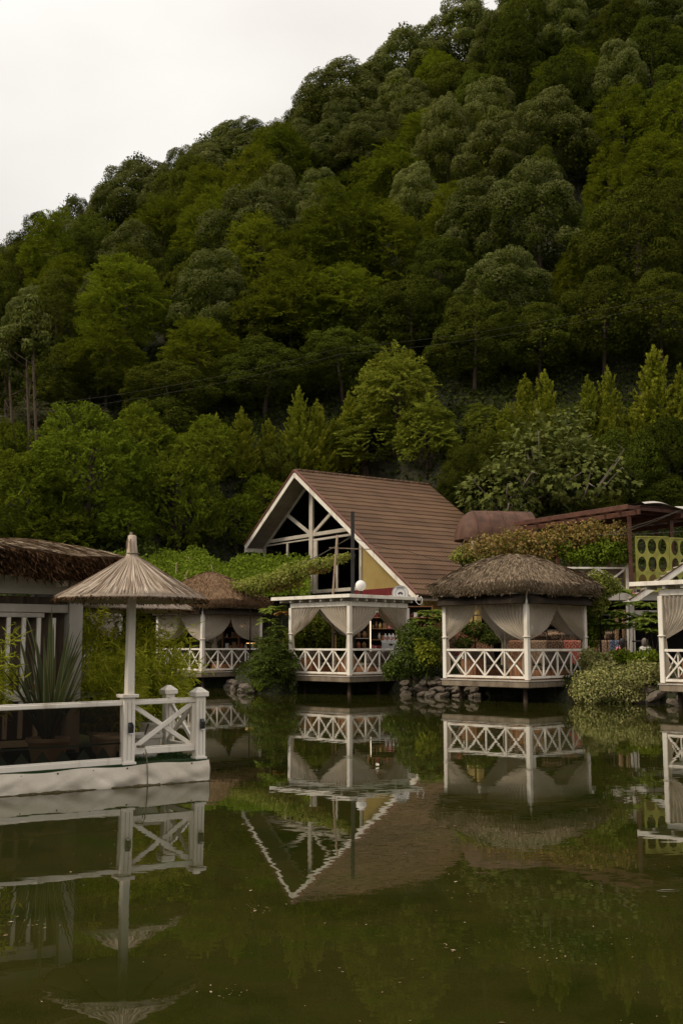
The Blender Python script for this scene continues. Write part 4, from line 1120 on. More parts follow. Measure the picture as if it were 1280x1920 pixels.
    if roof == 'flat':
        x0, x1, y0, y1 = -0.22, L + 0.42, -0.22, L + 0.80
        zz = zt + 0.27
        rf = MB(); rf.box(((x0 + x1) / 2, (y0 + y1) / 2, zz + 0.085), (x1 - x0, y1 - y0, 0.07)); ro = rf.build('roof', 'grey_white', g, bevel=0.01)
        for a, c, nm_ in (((x0, y0 - 0.02, zz + 0.10), (x1, y0 - 0.02, zz + 0.10), 0), ((x0 - 0.02, y0 - 0.04, zz + 0.102), (x0 - 0.02, y1, zz + 0.102), 1)):
            b = MB(); b.beam(a, c, 0.045, 0.13); b.build('fascia', 'white', ro, bevel=0.006)
        for k in range(7):
            t = (k + 0.4) / 7
            b = MB(); b.box((x0 + 0.35, y0 + 0.25 + (y1 - y0 - 0.4) * t, zz - 0.01), (0.62, 0.09, 0.11)); b.build('rafter', 'grey_white', ro)
            b = MB(); b.box((x0 + 0.25 + (x1 - x0 - 0.4) * t, y0 + 0.33, zz - 0.012), (0.09, 0.60, 0.11)); b.build('rafter', 'grey_white', ro)
    else:
        thatch(g, L / 2, L / 2, L / 2 + ov, L / 2 + ov, zt + 0.56, zp, 0.36, mat, 19000, seed, ex=ex, sq=3.2, endmat=mat, sl=0.30, sw=0.018, jit=0.2)
        for s_ in range(5):
            t = 0.35 + (L - 0.7) * s_ / 4
            b = MB(); b.box((-0.16, t, zt + 0.235), (0.62, 0.09, 0.11)); b.build('rafter', 'white', g)
            b = MB(); b.box((t, -0.16, zt + 0.235), (0.09, 0.62, 0.11)); b.build('rafter', 'white', g)
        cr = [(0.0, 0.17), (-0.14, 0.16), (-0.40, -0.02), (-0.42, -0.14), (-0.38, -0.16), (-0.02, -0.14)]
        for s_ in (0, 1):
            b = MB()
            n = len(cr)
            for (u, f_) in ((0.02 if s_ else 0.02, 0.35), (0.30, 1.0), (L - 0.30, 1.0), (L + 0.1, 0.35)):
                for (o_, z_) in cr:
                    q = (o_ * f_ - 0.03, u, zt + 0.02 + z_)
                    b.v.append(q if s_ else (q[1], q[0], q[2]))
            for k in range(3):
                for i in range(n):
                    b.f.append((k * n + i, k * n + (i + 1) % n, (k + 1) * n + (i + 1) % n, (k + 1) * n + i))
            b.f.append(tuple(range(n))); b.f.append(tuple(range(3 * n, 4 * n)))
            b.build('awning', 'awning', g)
        b = MB(); b.tube([(0.0, 0.0, zt), (0.0, 0.0, zt + 0.5)], 0.012, 6); b.build('awning_rod', 'white', g)
    return g
g3 = gazebo('gazebo', 'thatched gazebo with domed straw roof and white railing, right of the house', (5.96, 34.5), 3.5, 'thatch', 3, 'oldstraw', zp=4.95, ov=0.85, power=1.7, belly=0.15)
g2 = gazebo('gazebo', 'flat-roofed white gazebo with tied curtains below the gable', (0.30, 40.0), 3.35, 'flat', 2, power=1.35, belly=0.05, tie=1.6, tails=2)
g1 = gazebo('gazebo', 'thatched gazebo with pointed brown straw roof beyond the reed parasol', (-6.02, 46.5), 3.4, 'thatch', 1, 'brownstraw', zp=5.20, ov=0.80, ex=1.3, power=2.2, belly=0.35)
g4 = gazebo('gazebo', 'flat-roofed white gazebo cut by the right frame edge', (11.95, 29.6), 3.5, 'flat', 4, power=1.6, belly=0.15, zp=5)
g0 = gazebo('gazebo', 'far gazebo seen in pieces through the bamboo leaves', (-12.9, 49.0), 3.4, 'flat', 5, power=1.6, belly=0.15)
def gl(g, x, y, z):
    return Matrix.Rotation(g.rotation_euler[2], 4, 'Z') @ Vector((x, y, z)) + g.location

# seats and boxes inside the gazebos
def slat_box(name, label, cat, loc, rz, d, mat='wood', group=None):
    t = thing(name, label, cat, loc, rz, group)
    n = max(3, int(d[0] / 0.13))
    for k in range(n):
        x = -d[0] / 2 + d[0] * (k + 0.5) / n
        for sy in (-1, 1):
            b = MB(); b.box((x, sy * (d[1] / 2 - 0.01), d[2] / 2), (d[0] / n - 0.008, 0.022, d[2] - 0.01)); b.build('plank', mat, t)
    m_ = max(3, int(d[1] / 0.13))
    for k in range(m_):
        y = -d[1] / 2 + 0.022 + (d[1] - 0.044) * (k + 0.5) / m_
        for sx in (-1, 1):
            b = MB(); b.box((sx * (d[0] / 2 - 0.014), y, d[2] / 2), (0.022, (d[1] - 0.044) / m_ - 0.008, d[2] - 0.012)); b.build('plank', mat, t)
    b = MB(); b.box((0, 0, d[2] + 0.012), (d[0] + 0.04, d[1] + 0.04, 0.03)); b.build('top', mat, t, bevel=0.006)
    return t
def cushion(parent, name, c, d, mat='cushion', rot=(0, 0, 0)):
    b = MB()
    def f(u, v):
        a, e = u * 2 * math.pi, (v - 0.5) * math.pi
        q = lambda t, p: math.copysign(abs(t) ** p, t)
        return (d[0] / 2 * q(math.cos(e), 0.5) * q(math.cos(a), 0.45), d[1] / 2 * q(math.cos(e), 0.5) * q(math.sin(a), 0.45), d[2] / 2 * q(math.sin(e), 0.7))
    b.grid(f, 20, 10)
    o = b.build(name, mat, parent, True); o.location = c; o.rotation_euler = rot
    return o
def sofa(label, loc, rz, w=1.5):
    t = thing('sofa', label, 'sofa', loc, rz, 'taupe sofas in the gazebos')
    b = MB(); b.box((0, 0, 0.18), (w, 0.7, 0.24)); b.build('seat_base', 'wood', t, bevel=0.01)
    for k in (-1, 1):
        cushion(t, 'seat_cushion', (k * w / 4, -0.02, 0.36), (w / 2 - 0.02, 0.66, 0.16))
        cushion(t, 'back_cushion', (k * w / 4, 0.28, 0.66), (w / 2 - 0.01, 0.20, 0.50), rot=(R(-10), 0, 0))
        b = MB(); b.box((k * (w / 2 - 0.04), 0.3, 0.05), (0.06, 0.06, 0.10)); b.build('leg', 'wood', t)
        b = MB(); b.box((k * (w / 2 - 0.04), -0.3, 0.05), (0.06, 0.06, 0.10)); b.build('leg', 'wood', t)
    return t
for g, where, bx in ((g3, 'the domed thatched gazebo', 1), (g2, 'the flat-roofed gazebo below the gable', 1), (g1, 'the far pointed thatched gazebo', 0), (g4, 'the gazebo at the right frame edge', 1)):
    L_ = 3.4
    if bx:
        slat_box('wooden_box', f'orange-brown slatted wooden box, nearer the left post of {where}', 'box', gl(g, 0.50, 2.65, 0.725), R(45), (0.42, 0.62, 0.62), group='slatted boxes')
        slat_box('wooden_box', f'orange-brown slatted wooden box, nearer the front post of {where}', 'box', gl(g, 0.50, 0.62, 0.725), R(45), (0.42, 0.62, 0.62), group='slatted boxes')
    sofa(f'taupe cushioned sofa along the back left of {where}', gl(g, 1.5, 2.75, 0.725), R(45), 1.5)
    sofa(f'taupe cushioned sofa along the front right of {where}', gl(g, 2.0, 0.55, 0.725), R(45 + 180), 1.5)
    t = thing('low_table', f'low brown table in the middle of {where}', 'table', gl(g, 1.6, 1.6, 0.725), R(45), 'low tables in the gazebos')
    b = MB(); b.box((0, 0, 0.55), (0.8, 0.6, 0.04)); b.build('table_top', 'wood', t, bevel=0.008)
    for sx in (-1, 1):
        for sy in (-1, 1):
            b = MB(); b.box((sx * 0.34, sy * 0.24, 0.265), (0.05, 0.05, 0.53)); b.build('leg', 'wood', t)

# ------------------------------------------------------------------ floating platform on the left
PC = Vector((-1.81, 14.80, 0)); PRZ = math.atan2(1.56, 2.32); DZ = 0.27
plat = thing('floating_platform', 'floating platform wrapped in cream tarpaulin with white rails', 'platform', PC, PRZ)
plat.rotation_euler = (0, -0.010, PRZ)
def pw(x, y, z):
    return Matrix.Rotation(PRZ, 4, 'Z') @ Vector((x, y, z + 0.010 * x)) + PC
PL, PD = 9.0, 5.2
b = MB(); b.box((-PL / 2, PD / 2, DZ / 2 - 0.12), (PL - 0.08, PD - 0.08, DZ + 0.2)); b.build('deck', 'grey_white', plat)
b = MB(); b.box((-PL / 2, PD / 2, DZ + 0.0), (PL - 0.03, PD - 0.03, 0.045)); tf = b.build('turf', 'turf', plat)
rng = np.random.default_rng(3)
n = 22000
P = np.stack([rng.uniform(-4.6, -0.03, n), rng.uniform(0.13, 2.4, n) ** 1.0, np.full(n, DZ + 0.02)], 1)
D = nrm(np.array([0, 0, 1.0]) + rng.normal(size=(n, 3)) * 0.5)
M['turfblade'] = leafmat('turf_blade', [(0.014, 0.034, 0.008), (0.03, 0.062, 0.014), (0.05, 0.085, 0.022)], vary=0.0, trans=0.1)
inst('grass_blades', leaf_mesh('grass_blades', P, D, rnd_dirs(n, rng), 0.045, 0.006, 'turfblade'), tf)['kind'] = 'stuff'
def tarp_fn(x0, x1, side):
    def f(u, v):
        x = x0 + (x1 - x0) * u
        z = DZ + 0.005 - v * (DZ + 0.12)
        k = 0.022 * math.sin(x * 9 + 3 * v) * v + 0.026 * abs(math.sin(x * 5.3 + 4 * v * (1 if math.sin(x * 1.7) > 0 else -1))) ** 0.5 * math.sin(math.pi * v) + 0.014 * math.sin(x * 23 - 5 * v + 1.7) * v + 0.034 * abs(math.sin(x * 3.1)) * math.sin(math.pi * v) + 0.012 * math.sin((x * 7 + v * 9)) * math.sin(math.pi * v)
        z += 0.012 * math.sin(x * 3.1 * 2) * (1 - v)
        return (x, -0.012 - k, z) if side == 0 else (0.012 + k, -x, z)
    return f
b = MB(); b.grid(tarp_fn(-PL, 0.01, 0), 360, 12); tp_ = b.build('tarpaulin', 'tarp', plat, True)
b = MB(); b.grid(tarp_fn(0.01, -PD, 1), 160, 12); b.build('tarpaulin', 'tarp', plat, True)
b = MB()
def mudline(u, v):
    x = -PL + (PL + 0.02) * u
    return (x, -0.072 - 0.004 * math.sin(x * 9) - 0.006 * v, 0.016 - 0.05 * v + 0.005 * math.sin(x * 5) + 0.004 * math.sin(x * 17) + 0.003 * math.sin(x * 41) - 0.010 * x)
b.grid(mudline, 300, 3); b.build('waterline_scum', 'mud', tp_, True)
for k in range(14):
    b = MB(); b.lathe([(0.0, 0.0), (0.011, 0.002), (0.011, 0.008), (0.0, 0.012)], n=8)
    o = b.build('eyelet', 'black', tp_); o.location = (-0.25 - k * 0.46, -0.018, DZ - 0.025); o.rotation_euler = (R(90), 0, 0)
def fence_post(x, y, h, lamp=True, w=0.14, cap='pyramid'):
    h_ = holder('fence_post', plat, (x, y, DZ + 0.015))
    b = MB(); b.box((0, 0, h / 2), (w, w, h)); b.build('shaft', 'white', h_, bevel=0.008)
    for sx in (-1, 1):
        b = MB(); b.box((sx * 0.028, -w / 2 - 0.002, h / 2), (0.006, 0.006, h - 0.12)); b.build('groove_bead', 'grey_white', h_)
    if cap == 'pyramid':
        b = MB(); c = w / 2 + 0.03
        b.add([(-c, -c, h), (c, -c, h), (c, c, h), (-c, c, h), (-c, -c, h + 0.055), (c, -c, h + 0.055), (c, c, h + 0.055), (-c, c, h + 0.055), (-0.025, -0.025, h + 0.12), (0.025, -0.025, h + 0.12), (0.025, 0.025, h + 0.12), (-0.025, 0.025, h + 0.12)],
              [(3, 2, 1, 0), (0, 1, 5, 4), (1, 2, 6, 5), (2, 3, 7, 6), (3, 0, 4, 7), (4, 5, 9, 8), (5, 6, 10, 9), (6, 7, 11, 10), (7, 4, 8, 11), (8, 9, 10, 11)])
        b.build('cap', 'white', h_)
    else:
        b = MB(); b.box((0, 0, h + 0.02), (w + 0.07, w + 0.07, 0.045)); b.build('cap', 'white', h_, bevel=0.006)
    b = MB(); b.box((0, 0, 0.015), (w + 0.03, w + 0.03, 0.03)); b.build('foot', 'white', h_)
    return h_
fence_post(-1.13, 0.10, 0.86, cap='flat', w=0.16)
fence_post(-0.09, 0.10, 0.84)
fence_post(-0.10, 1.06, 0.84)
fence_post(-5.2, 0.10, 0.86)
for nm_, x, y in (('solar_lamp', -1.13, 0.012), ('solar_lamp', -0.09, 0.022)):
    t = thing(nm_, 'small black solar lamp on the post below the reed parasol' if x < -0.5 else 'small black solar lamp on the corner post of the platform', 'solar lamp', pw(x, y, DZ + 0.42), PRZ, 'solar lamps on the platform posts')
    b = MB(); b.prism([(0.0, 0.0), (-0.035, 0.0), (-0.045, 0.02), (-0.05, 0.09), (-0.005, 0.135), (0.0, 0.135)], -0.03, 0.03, axis=0); b.build('housing', 'plastic', t, bevel=0.004)
    b = MB(); b.beam((0, -0.050, 0.094), (0, -0.010, 0.134), 0.05, 0.004); b.build('solar_panel', 'panel', t)
    b = MB(); b.box((0, -0.026, -0.006), (0.04, 0.03, 0.012)); b.build('diffuser', 'globe', t)
# rails and glass
def prail(x0, x1, y, z, nm_, parent, w=0.06, t=0.07):
    b = MB(); b.box(((x0 + x1) / 2, y, z), (abs(x1 - x0), t, w)); o = b.build(nm_, 'white', parent, bevel=0.008)
    b = MB(); b.box(((x0 + x1) / 2, y - 0.004, z + w / 2 + 0.008), (abs(x1 - x0), t * 0.55, 0.014)); b.build('rail_bead', 'white', o, bevel=0.004)
gp = holder('glazed_rail', plat)
prail(-5.1, -1.215, 0.10, DZ + 0.80, 'top_rail', gp, 0.055)
prail(-5.1, -1.215, 0.08, DZ + 0.055, 'bottom_rail', gp, 0.075)
b = MB(); b.box((-3.16, 0.10, DZ + 0.435), (3.86, 0.008, 0.67)); b.build('glass_panel', 'tint', gp)
b = MB(); b.box((-3.16, 0.088, DZ + 0.29), (3.86, 0.012, 0.022)); b.build('seam_strip', 'film', gp)
for k in range(14):
    x = -1.46 - k * 0.265
    b = MB(); b.prism([(x - 0.115, DZ + 0.097), (x + 0.115, DZ + 0.097), (x, DZ + 0.245)], 0.084, 0.092, axis=1); b.build('triangle_film', 'film', gp)
xr = holder('cross_rail', plat)
prail(-1.05, -0.16, 0.10, DZ + 0.80, 'top_rail', xr, 0.055)
prail(-1.05, -0.16, 0.10, DZ + 0.17, 'bottom_rail', xr, 0.085, 0.06)
b = MB(); b.beam((-1.04, 0.10, DZ + 0.215), (-0.20, 0.10, DZ + 0.765), 0.035, 0.062); b.build('cross_brace', 'white', xr, bevel=0.006)
b = MB(); b.beam((-1.04, 0.142, DZ + 0.765), (-0.20, 0.142, DZ + 0.215), 0.035, 0.062); b.build('cross_brace', 'white', xr, bevel=0.006)
b = MB(); b.box((-0.182, 0.10, DZ + 0.48), (0.045, 0.05, 0.57)); b.build('side_stile', 'white', xr)
sr = holder('side_rail', plat)
b = MB(); b.box((-0.12, 0.58, DZ + 0.78), (0.06, 0.82, 0.055)); b.build('top_rail', 'white', sr, bevel=0.006)
b = MB(); b.box((-0.12, 0.58, DZ + 0.17), (0.06, 0.82, 0.07)); b.build('bottom_rail', 'white', sr, bevel=0.006)
b = MB(); b.beam((-0.105, 0.2, DZ + 0.21), (-0.105, 0.98, DZ + 0.74), 0.032, 0.055); b.build('cross_brace', 'white', sr)
b = MB(); b.beam((-0.14, 0.2, DZ + 0.74), (-0.14, 0.98, DZ + 0.21), 0.032, 0.055); b.build('cross_brace', 'white', sr)
# mooring rope knotted round the cross rail
t = thing('mooring_rope', 'thin rope knotted to the cross rail, hanging into the water', 'rope', pw(-0.95, 0.03, DZ + 0.2), PRZ)
b = MB()
b.tube([(0.05 * math.cos(a), 0.06 * math.sin(a) + 0.05, 0.02 + 0.012 * a / 6) for a in np.linspace(0, 12.5, 26)], 0.010, 6)
b.build('knot', 'rope', t, True)
b = MB(); b.tube([(0.03, -0.03, 0.0), (0.045, -0.05, -0.06), (0.02, -0.05, -0.10), (0.0, -0.045, -0.05), (0.03, -0.055, -0.03), (0.045, -0.06, -0.14), (0.05, -0.075, -0.30), (0.055, -0.085, -0.60)], 0.007, 6); b.build('hanging_end', 'rope', t, True)

# ------------------------------------------------------------------ reed parasols
def parasol(name, label, loc, rad, zr, za, zt, post_z0, seed, nre=1500, post=True):
    t = thing(name, label, 'parasol', loc, 0, 'reed parasols')
    rng = np.random.default_rng(seed)
    if post:
        pr = MB(); 
        w0, w1 = 0.054, 0.047
        pr.add([(-w0, -w0, post_z0), (w0, -w0, post_z0), (w0, w0, post_z0), (-w0, w0, post_z0), (-w1, -w1, za), (w1, -w1, za), (w1, w1, za), (-w1, w1, za)], [(3, 2, 1, 0), (0, 1, 5, 4), (1, 2, 6, 5), (2, 3, 7, 6), (3, 0, 4, 7), (4, 5, 6, 7)])
        o = pr.build('pole', 'white', t, bevel=0.01)
        o.rotation_euler = (0, 0, PRZ)
    prof = [(0.05, za + 0.02), (0.14, za - 0.05), (rad * 0.35, zr + (za - zr) * 0.60), (rad * 0.7, zr + (za - zr) * 0.26), (rad, zr)]
    b = MB(); b.lathe(prof + [(rad * 0.97, zr - 0.035), (rad * 0.5, zr + (za - zr) * 0.38), (0.06, za - 0.10)], n=48); cn = b.build('canopy', 'reed', t, True)
    def zat(r):
        return np.interp(r, [p[0] for p in prof], [p[1] for p in prof])
    N_ = nre
    th = rng.uniform(0, 6.283, N_); r0 = np.where(rng.uniform(size=N_) < 0.45, rng.uniform(0.05, 0.2, N_) * rad, rng.uniform(0.2, 0.72, N_) * rad); r1 = np.minimum(r0 + rng.uniform(0.4, 0.8, N_) * rad, rad * rng.uniform(0.97, 1.035, N_))
    dr = lambda r: np.stack([np.cos(th) * r, np.sin(th) * r, zat(r)], 1)
    A, B = dr(r0), dr(r1)
    T = np.stack([-np.sin(th), np.cos(th), np.zeros(N_)], 1)
    D = B - A; ln = np.linalg.norm(D, axis=1); D = nrm(D + T * rng.normal(0, 0.02, (N_, 1)) * ln[:, None]); Nn = nrm(np.cross(D, T)); Nn *= np.sign(Nn[:, 2:3])
    inst('reeds', leaf_mesh('reeds', A + Nn * rng.uniform(0.004, 0.022, (N_, 1)), D, nrm(Nn + T * rng.normal(0, 0.25, (N_, 1))), ln, rng.uniform(0.007, 0.015, N_), 'reed', fold=0.25, droop=0.0, wide=0.6), cn)['kind'] = 'stuff'
    m_ = 1400
    th = rng.uniform(0, 6.283, m_)
    P = np.stack([np.cos(th) * rad * rng.uniform(0.95, 1.0, m_), np.sin(th) * rad * rng.uniform(0.95, 1.0, m_), np.full(m_, zr) - rng.uniform(-0.01, 0.03, m_)], 1)
    O = np.stack([np.cos(th), np.sin(th), np.full(m_, -0.75)], 1)
    inst('fringe', leaf_mesh('fringe', P, nrm(O + rng.normal(size=(m_, 3)) * 0.2), nrm(rng.normal(size=(m_, 3)) + np.array([0, 0, 1.0])), rng.uniform(0.03, 0.075, m_), 0.012, 'reedend'), cn)['kind'] = 'stuff'
    for k in range(8):
        a = k * math.pi / 4 + 0.2
        b = MB(); b.beam((0.06 * math.cos(a), 0.06 * math.sin(a), za - 0.14), (rad * 0.93 * math.cos(a), rad * 0.93 * math.sin(a), zr - 0.02), 0.025, 0.035); b.build('rib', 'wood', cn)
    if zt > za:
        m_ = 260
        th = rng.uniform(0, 6.283, m_); rr = np.sqrt(rng.uniform(0, 1, m_)) * 0.062
        P = np.stack([np.cos(th) * rr * 1.35, np.sin(th) * rr * 1.35, np.full(m_, za - 0.06)], 1)
        Q = np.stack([np.cos(th) * rr * 0.95 - 0.03, np.sin(th) * rr * 0.95, zt + rng.uniform(-0.05, 0.015, m_)], 1)
        D = Q - P
        inst('tuft', leaf_mesh('tuft', P, D, nrm(np.stack([np.cos(th), np.sin(th), np.zeros(m_)], 1)), np.linalg.norm(D, axis=1), 0.02, 'reed', wide=0.7), cn)['kind'] = 'stuff'
        b = MB(); b.lathe([(0.105, za - 0.05), (0.072, za + 0.04), (0.066, za + 0.16), (0.056, zt - 0.05), (0.04, zt - 0.04)], (-0.012, 0, 0), 14); b.build('tuft_core', 'reed', cn, True)
        b = MB(); b.tube([(0.078 * math.cos(a), 0.078 * math.sin(a), za + 0.055) for a in np.linspace(0, 6.283, 15)], 0.008, 5, cap=False); b.build('binding', 'rope', cn)
    return t
up_ = pw(-1.13, 0.10, 0)
parasol('reed_parasol', 'pointed reed parasol with tufted top on the white platform post', (up_.x + 0.01, up_.y, 0), 0.99, 2.43, 2.98, 3.32, 1.16, 5, 4600)
u2 = at(246, 1200, 17.6)
parasol('reed_parasol', 'second reed parasol, mostly hidden behind the tufted one', (u2.x, 17.6, 0), 1.0, 2.40, 2.95, 2.9, DZ - 0.2, 6, 1500)

# ------------------------------------------------------------------ thatched hut on the platform
hut = thing('thatched_hut', 'thatched hut with white slatted front and brown curtains', 'hut', pw(0, 0, 0), PRZ)
HX0, HX1, HY = -6.2, -1.30, 1.62
def hbox(c, d, nm_, mat='grey_white', parent=hut, bevel=0.006):
    b = MB(); b.box(c, d); return b.build(nm_, mat, parent, bevel=bevel)
hbox((-1.36, HY + 0.02, 1.50), (0.20, 0.26, 2.46), 'corner_column')
hbox((-3.84, HY, 2.66), (4.75, 0.14, 0.26), 'top_beam')
hbox((-3.84, HY - 0.02, 2.33), (4.75, 0.10, 0.115), 'lintel')
hbox((-3.90, HY - 0.015, 2.235), (4.2, 0.08, 0.065), 'lintel_strip')
lat = holder('slat_front', hut)
for k in range(14):
    x = -1.66 - 0.212 * k
    hbox((x, HY - 0.03, 1.37), (0.055, 0.06, 1.66), 'slat', 'white', lat)
hbox((-3.0, HY - 0.034, 1.12), (2.9, 0.075, 0.15), 'middle_board', 'white', lat)
hbox((-3.0, HY - 0.034, 0.47), (2.9, 0.075, 0.09), 'bottom_board', 'white', lat)
def drape(u, v):
    x = -6.0 + 4.55 * u
    return (x, HY + 0.12 + 0.035 * math.sin(x * 31) + 0.02 * math.sin(x * 12.3 + 1), 2.50 - 2.18 * v)
b = MB(); b.grid(drape, 420, 2); b.build('curtain', 'drape', hut, True)
hbox((-1.36, HY + 1.6, 1.5), (0.16, 0.16, 2.46), 'rear_column')
hbox((-1.36, HY + 0.85, 2.60), (0.12, 1.6, 0.18), 'side_beam')
hbox((-3.8, HY + 1.7, 1.4), (4.7, 0.08, 2.2), 'rear_wall', 'drape')
for k in range(5):
    hbox((-1.62 - k * 1.05, HY - 0.16, 2.68), (0.07, 0.42, 0.085), 'rafter', 'white')
thatch(hut, -3.9, HY + 0.85, 3.28, 1.62, 3.09, 3.29, 0.34, 'straw', 18000, 21, ex=2.2, sq=5.0, ridge=1.9, sl=0.40, sw=0.013, fringe=16000, jit=0.13)
for nm_, x, lab in (('junction_box', -2.37, 'small black box on the hut rail, right one of the pair'), ('junction_box', -2.58, 'small black box on the hut rail, left one of the pair')):
    t = thing(nm_, lab, 'box', pw(x, HY - 0.10, 1.12), PRZ, 'black boxes on the hut rail')
    b = MB(); b.box((0, 0, 0), (0.075, 0.05, 0.085)); b.build('housing', 'plastic', t, bevel=0.01)
    b = MB(); b.box((0, -0.028, 0.0), (0.045, 0.008, 0.05)); b.build('cover', 'film', t, bevel=0.003)

# ------------------------------------------------------------------ plants in pots on the platform
def pot(parent, r, h, mat='pot'):
    b = MB(); b.lathe([(0.0, 0.0), (r * 0.72, 0.0), (r * 0.96, h * 0.84), (r * 1.05, h * 0.85), (r * 1.05, h), (r * 0.94, h), (r * 0.92, h * 0.88), (0, h * 0.86)], n=28)
    p = b.build('pot', mat, parent, True)
    m_ = p.modifiers.new('sharp', 'EDGE_SPLIT'); m_.split_angle = R(40)
    b = MB(); b.lathe([(0.0, h * 0.89), (r * 0.92, h * 0.885)], n=20); b.build('soil', 'soil', p)
    return p
fx = pw(-1.98, 0.72, DZ + 0.02)
flax = thing('flax_plant', 'striped sword-leaved flax in a white pot behind the glass rail', 'potted plant', fx, 0)
pot(flax, 0.27, 0.34)
rf = random.Random(8)
bl = 0
def blade(parent, az, tilt, ln, wd, bend, k):
    """sword leaf, folded along the middle, with yellow margins as narrow outer strips"""
    dx, dy = math.cos(az), math.sin(az)
    n = 9
    vs = []; pale = []
    for i in range(n + 1):
        t = i / n
        a = tilt + bend * t * t
        # integrate roughly
        r_ = ln * (math.sin(tilt) * t + (math.sin(tilt + bend) - math.sin(tilt)) * t ** 3 / 2.2)
        z_ = ln * (math.cos(tilt) * t + (math.cos(tilt + bend) - math.cos(tilt)) * t ** 3 / 2.2)
        c = Vector((dx * (0.05 + r_), dy * (0.05 + r_), 0.29 + z_))
        w = wd * (0.55 + 0.9 * t if t < 0.5 else 1.0) * (1 - max(0, t - 0.45) / 0.55) ** 0.75 * 0.5 + 0.0015
        s = Vector((-dy, dx, 0)); u = Vector((dx * math.cos(a), dy * math.cos(a), -math.sin(a))) * -1
        for q, pl in ((-1, 1.0), (-0.74, 0.0), (0, 0), (0.74, 0.0), (1, 1.0)):
            vs.append(c + s * (w * q) + u * (-0.30 * w * (abs(q)))); pale.append(1.0 if abs(q) == 1 else 0.0)
    fs = [(i * 5 + q, i * 5 + q + 1, (i + 1) * 5 + q + 1, (i + 1) * 5 + q) for i in range(n) for q in range(4)]
    b = MB(); b.add(vs, fs)
    o = b.build('blade', 'flax', parent, True, fixn=False)
    at_ = o.data.attributes.new('pale', 'FLOAT', 'POINT'); at_.data.foreach_set('value', pale)
for k in range(52):
    az = 2.399 * k + rf.uniform(-0.3, 0.3)
    tl = R(rf.uniform(3, 24 if k < 30 else 34))
    blade(flax, az, tl, rf.uniform(1.15, 1.80) * (1 if k < 36 else 0.7), rf.uniform(0.055, 0.085), R(rf.uniform(2, 22) if k < 38 else rf.uniform(40, 80)), k)
def bamboo(name, label, loc, ncane, spread, hmin, hmax, nleaf, seed, pot_r=0.0, group='bamboo plants on the platform', mat='bamboo', lean=0.2, low=0.15):
    t = thing(name, label, 'bamboo', loc, 0, group)
    rng = np.random.default_rng(seed)
    if pot_r: pot(t, pot_r, pot_r * 1.25)
    b = MB()
    P = []; D = []
    for k in range(ncane):
        a, r_ = rng.uniform(0, 6.28), math.sqrt(rng.uniform(0, 1)) * spread * 0.35
        h = rng.uniform(hmin, hmax)
        o = Vector((math.cos(a) * min(r_, max(pot_r * 0.7, 0.1)) , math.sin(a) * min(r_, max(pot_r * 0.7, 0.1)), 0.25 if pot_r else 0))
        e = Vector((math.cos(a) * (r_ + lean * h * rng.uniform(0.3, 1)), math.sin(a) * (r_ + lean * h * rng.uniform(0.3, 1)), h))
        mid = o.lerp(e, 0.5) + Vector((0, 0, 0.1 * h))
        mid.x = o.x * 0.65 + e.x * 0.35; mid.y = o.y * 0.65 + e.y * 0.35
        b.tube([o, mid, e], [0.008, 0.006, 0.002], 5)
        nb = nleaf // ncane // 7
        for j in range(nb):
            s_ = rng.uniform(low, 1)
            c = (o * (1 - s_) ** 2 + mid * 2 * s_ * (1 - s_) + e * s_ ** 2)
            q = Vector(rng.normal(size=3)); q.z = abs(q.z) * 0.3 + 0.1; q.normalize()
            tip = c + q * rng.uniform(0.1, 0.36)
            if j % 3 == 0: b.tube([c, tip], [0.003, 0.0015], 3, cap=False)
            for m_ in range(7):
                P.append(tuple(c.lerp(tip, rng.uniform(0.25, 1.05)))); D.append(tuple(np.array(q) * 0.7 + rng.normal(size=3) * 0.6 + np.array([0, 0, -0.15])))
    b.build('canes', 'bamboo', t, True)
    P = np.array(P); D = np.array(D); n = len(P)
    inst('leaves', leaf_mesh('bamboo_leaves', P, D, nrm(rng.normal(size=(n, 3)) * 0.6 + np.array([0, -0.3, 0.8])), rng.uniform(0.09, 0.20, n), rng.uniform(0.014, 0.025, n), mat, fold=0.25, droop=0.15, wide=0.35), t)
    return t
bp_ = pw(-0.85, 1.55, DZ + 0.02)
bamboo('potted_bamboo', 'bushy bamboo in a pale pot behind the cross rail', bp_, 26, 0.9, 0.5, 1.45, 7800, 31, 0.25, lean=0.30)
b2 = onz(205, 1400, DZ); b2 = at(205, 1330, 17.3)
bamboo('potted_bamboo', 'tall bamboo thicket between the hut column and the parasol post', (b2.x, 17.3, DZ), 30, 1.6, 1.1, 2.30, 9500, 32, 0.28, lean=0.24, low=0.25)
b3 = at(290, 1330, 17.6)
bamboo('potted_bamboo', 'bamboo thicket right of the parasol post', (b3.x, 17.6, DZ), 26, 1.3, 0.8, 2.05, 7500, 34, 0.26, lean=0.22)
b4 = pw(-2.86, 0.62, DZ)
bamboo('potted_bamboo', 'bright bamboo at the left frame edge before the hut slats', b4, 14, 0.4, 0.9, 1.70, 4000, 33, 0.22, lean=0.16, low=0.3)
t = thing('plant_pot', 'wide pale empty-looking pot behind the cross rail', 'pot', pw(-0.62, 0.72, DZ + 0.02), 0)
pot(t, 0.24, 0.32)
b = MB(); b.tube([(0.0, 0, 0.28), (0.05, 0.02, 0.45)], 0.012, 5); b.build('stub', 'bark', t)
t = thing('plant_pot', 'second pale pot beside the post under the parasol', 'pot', pw(-1.08, 0.95, DZ + 0.02), 0)
pot(t, 0.18, 0.30)
t = thing('terracotta_pot', 'small terracotta pot on the hut ledge behind the flax', 'pot', pw(-1.92, HY - 0.12, 1.20), 0)
pot(t, 0.05, 0.10, 'terra')
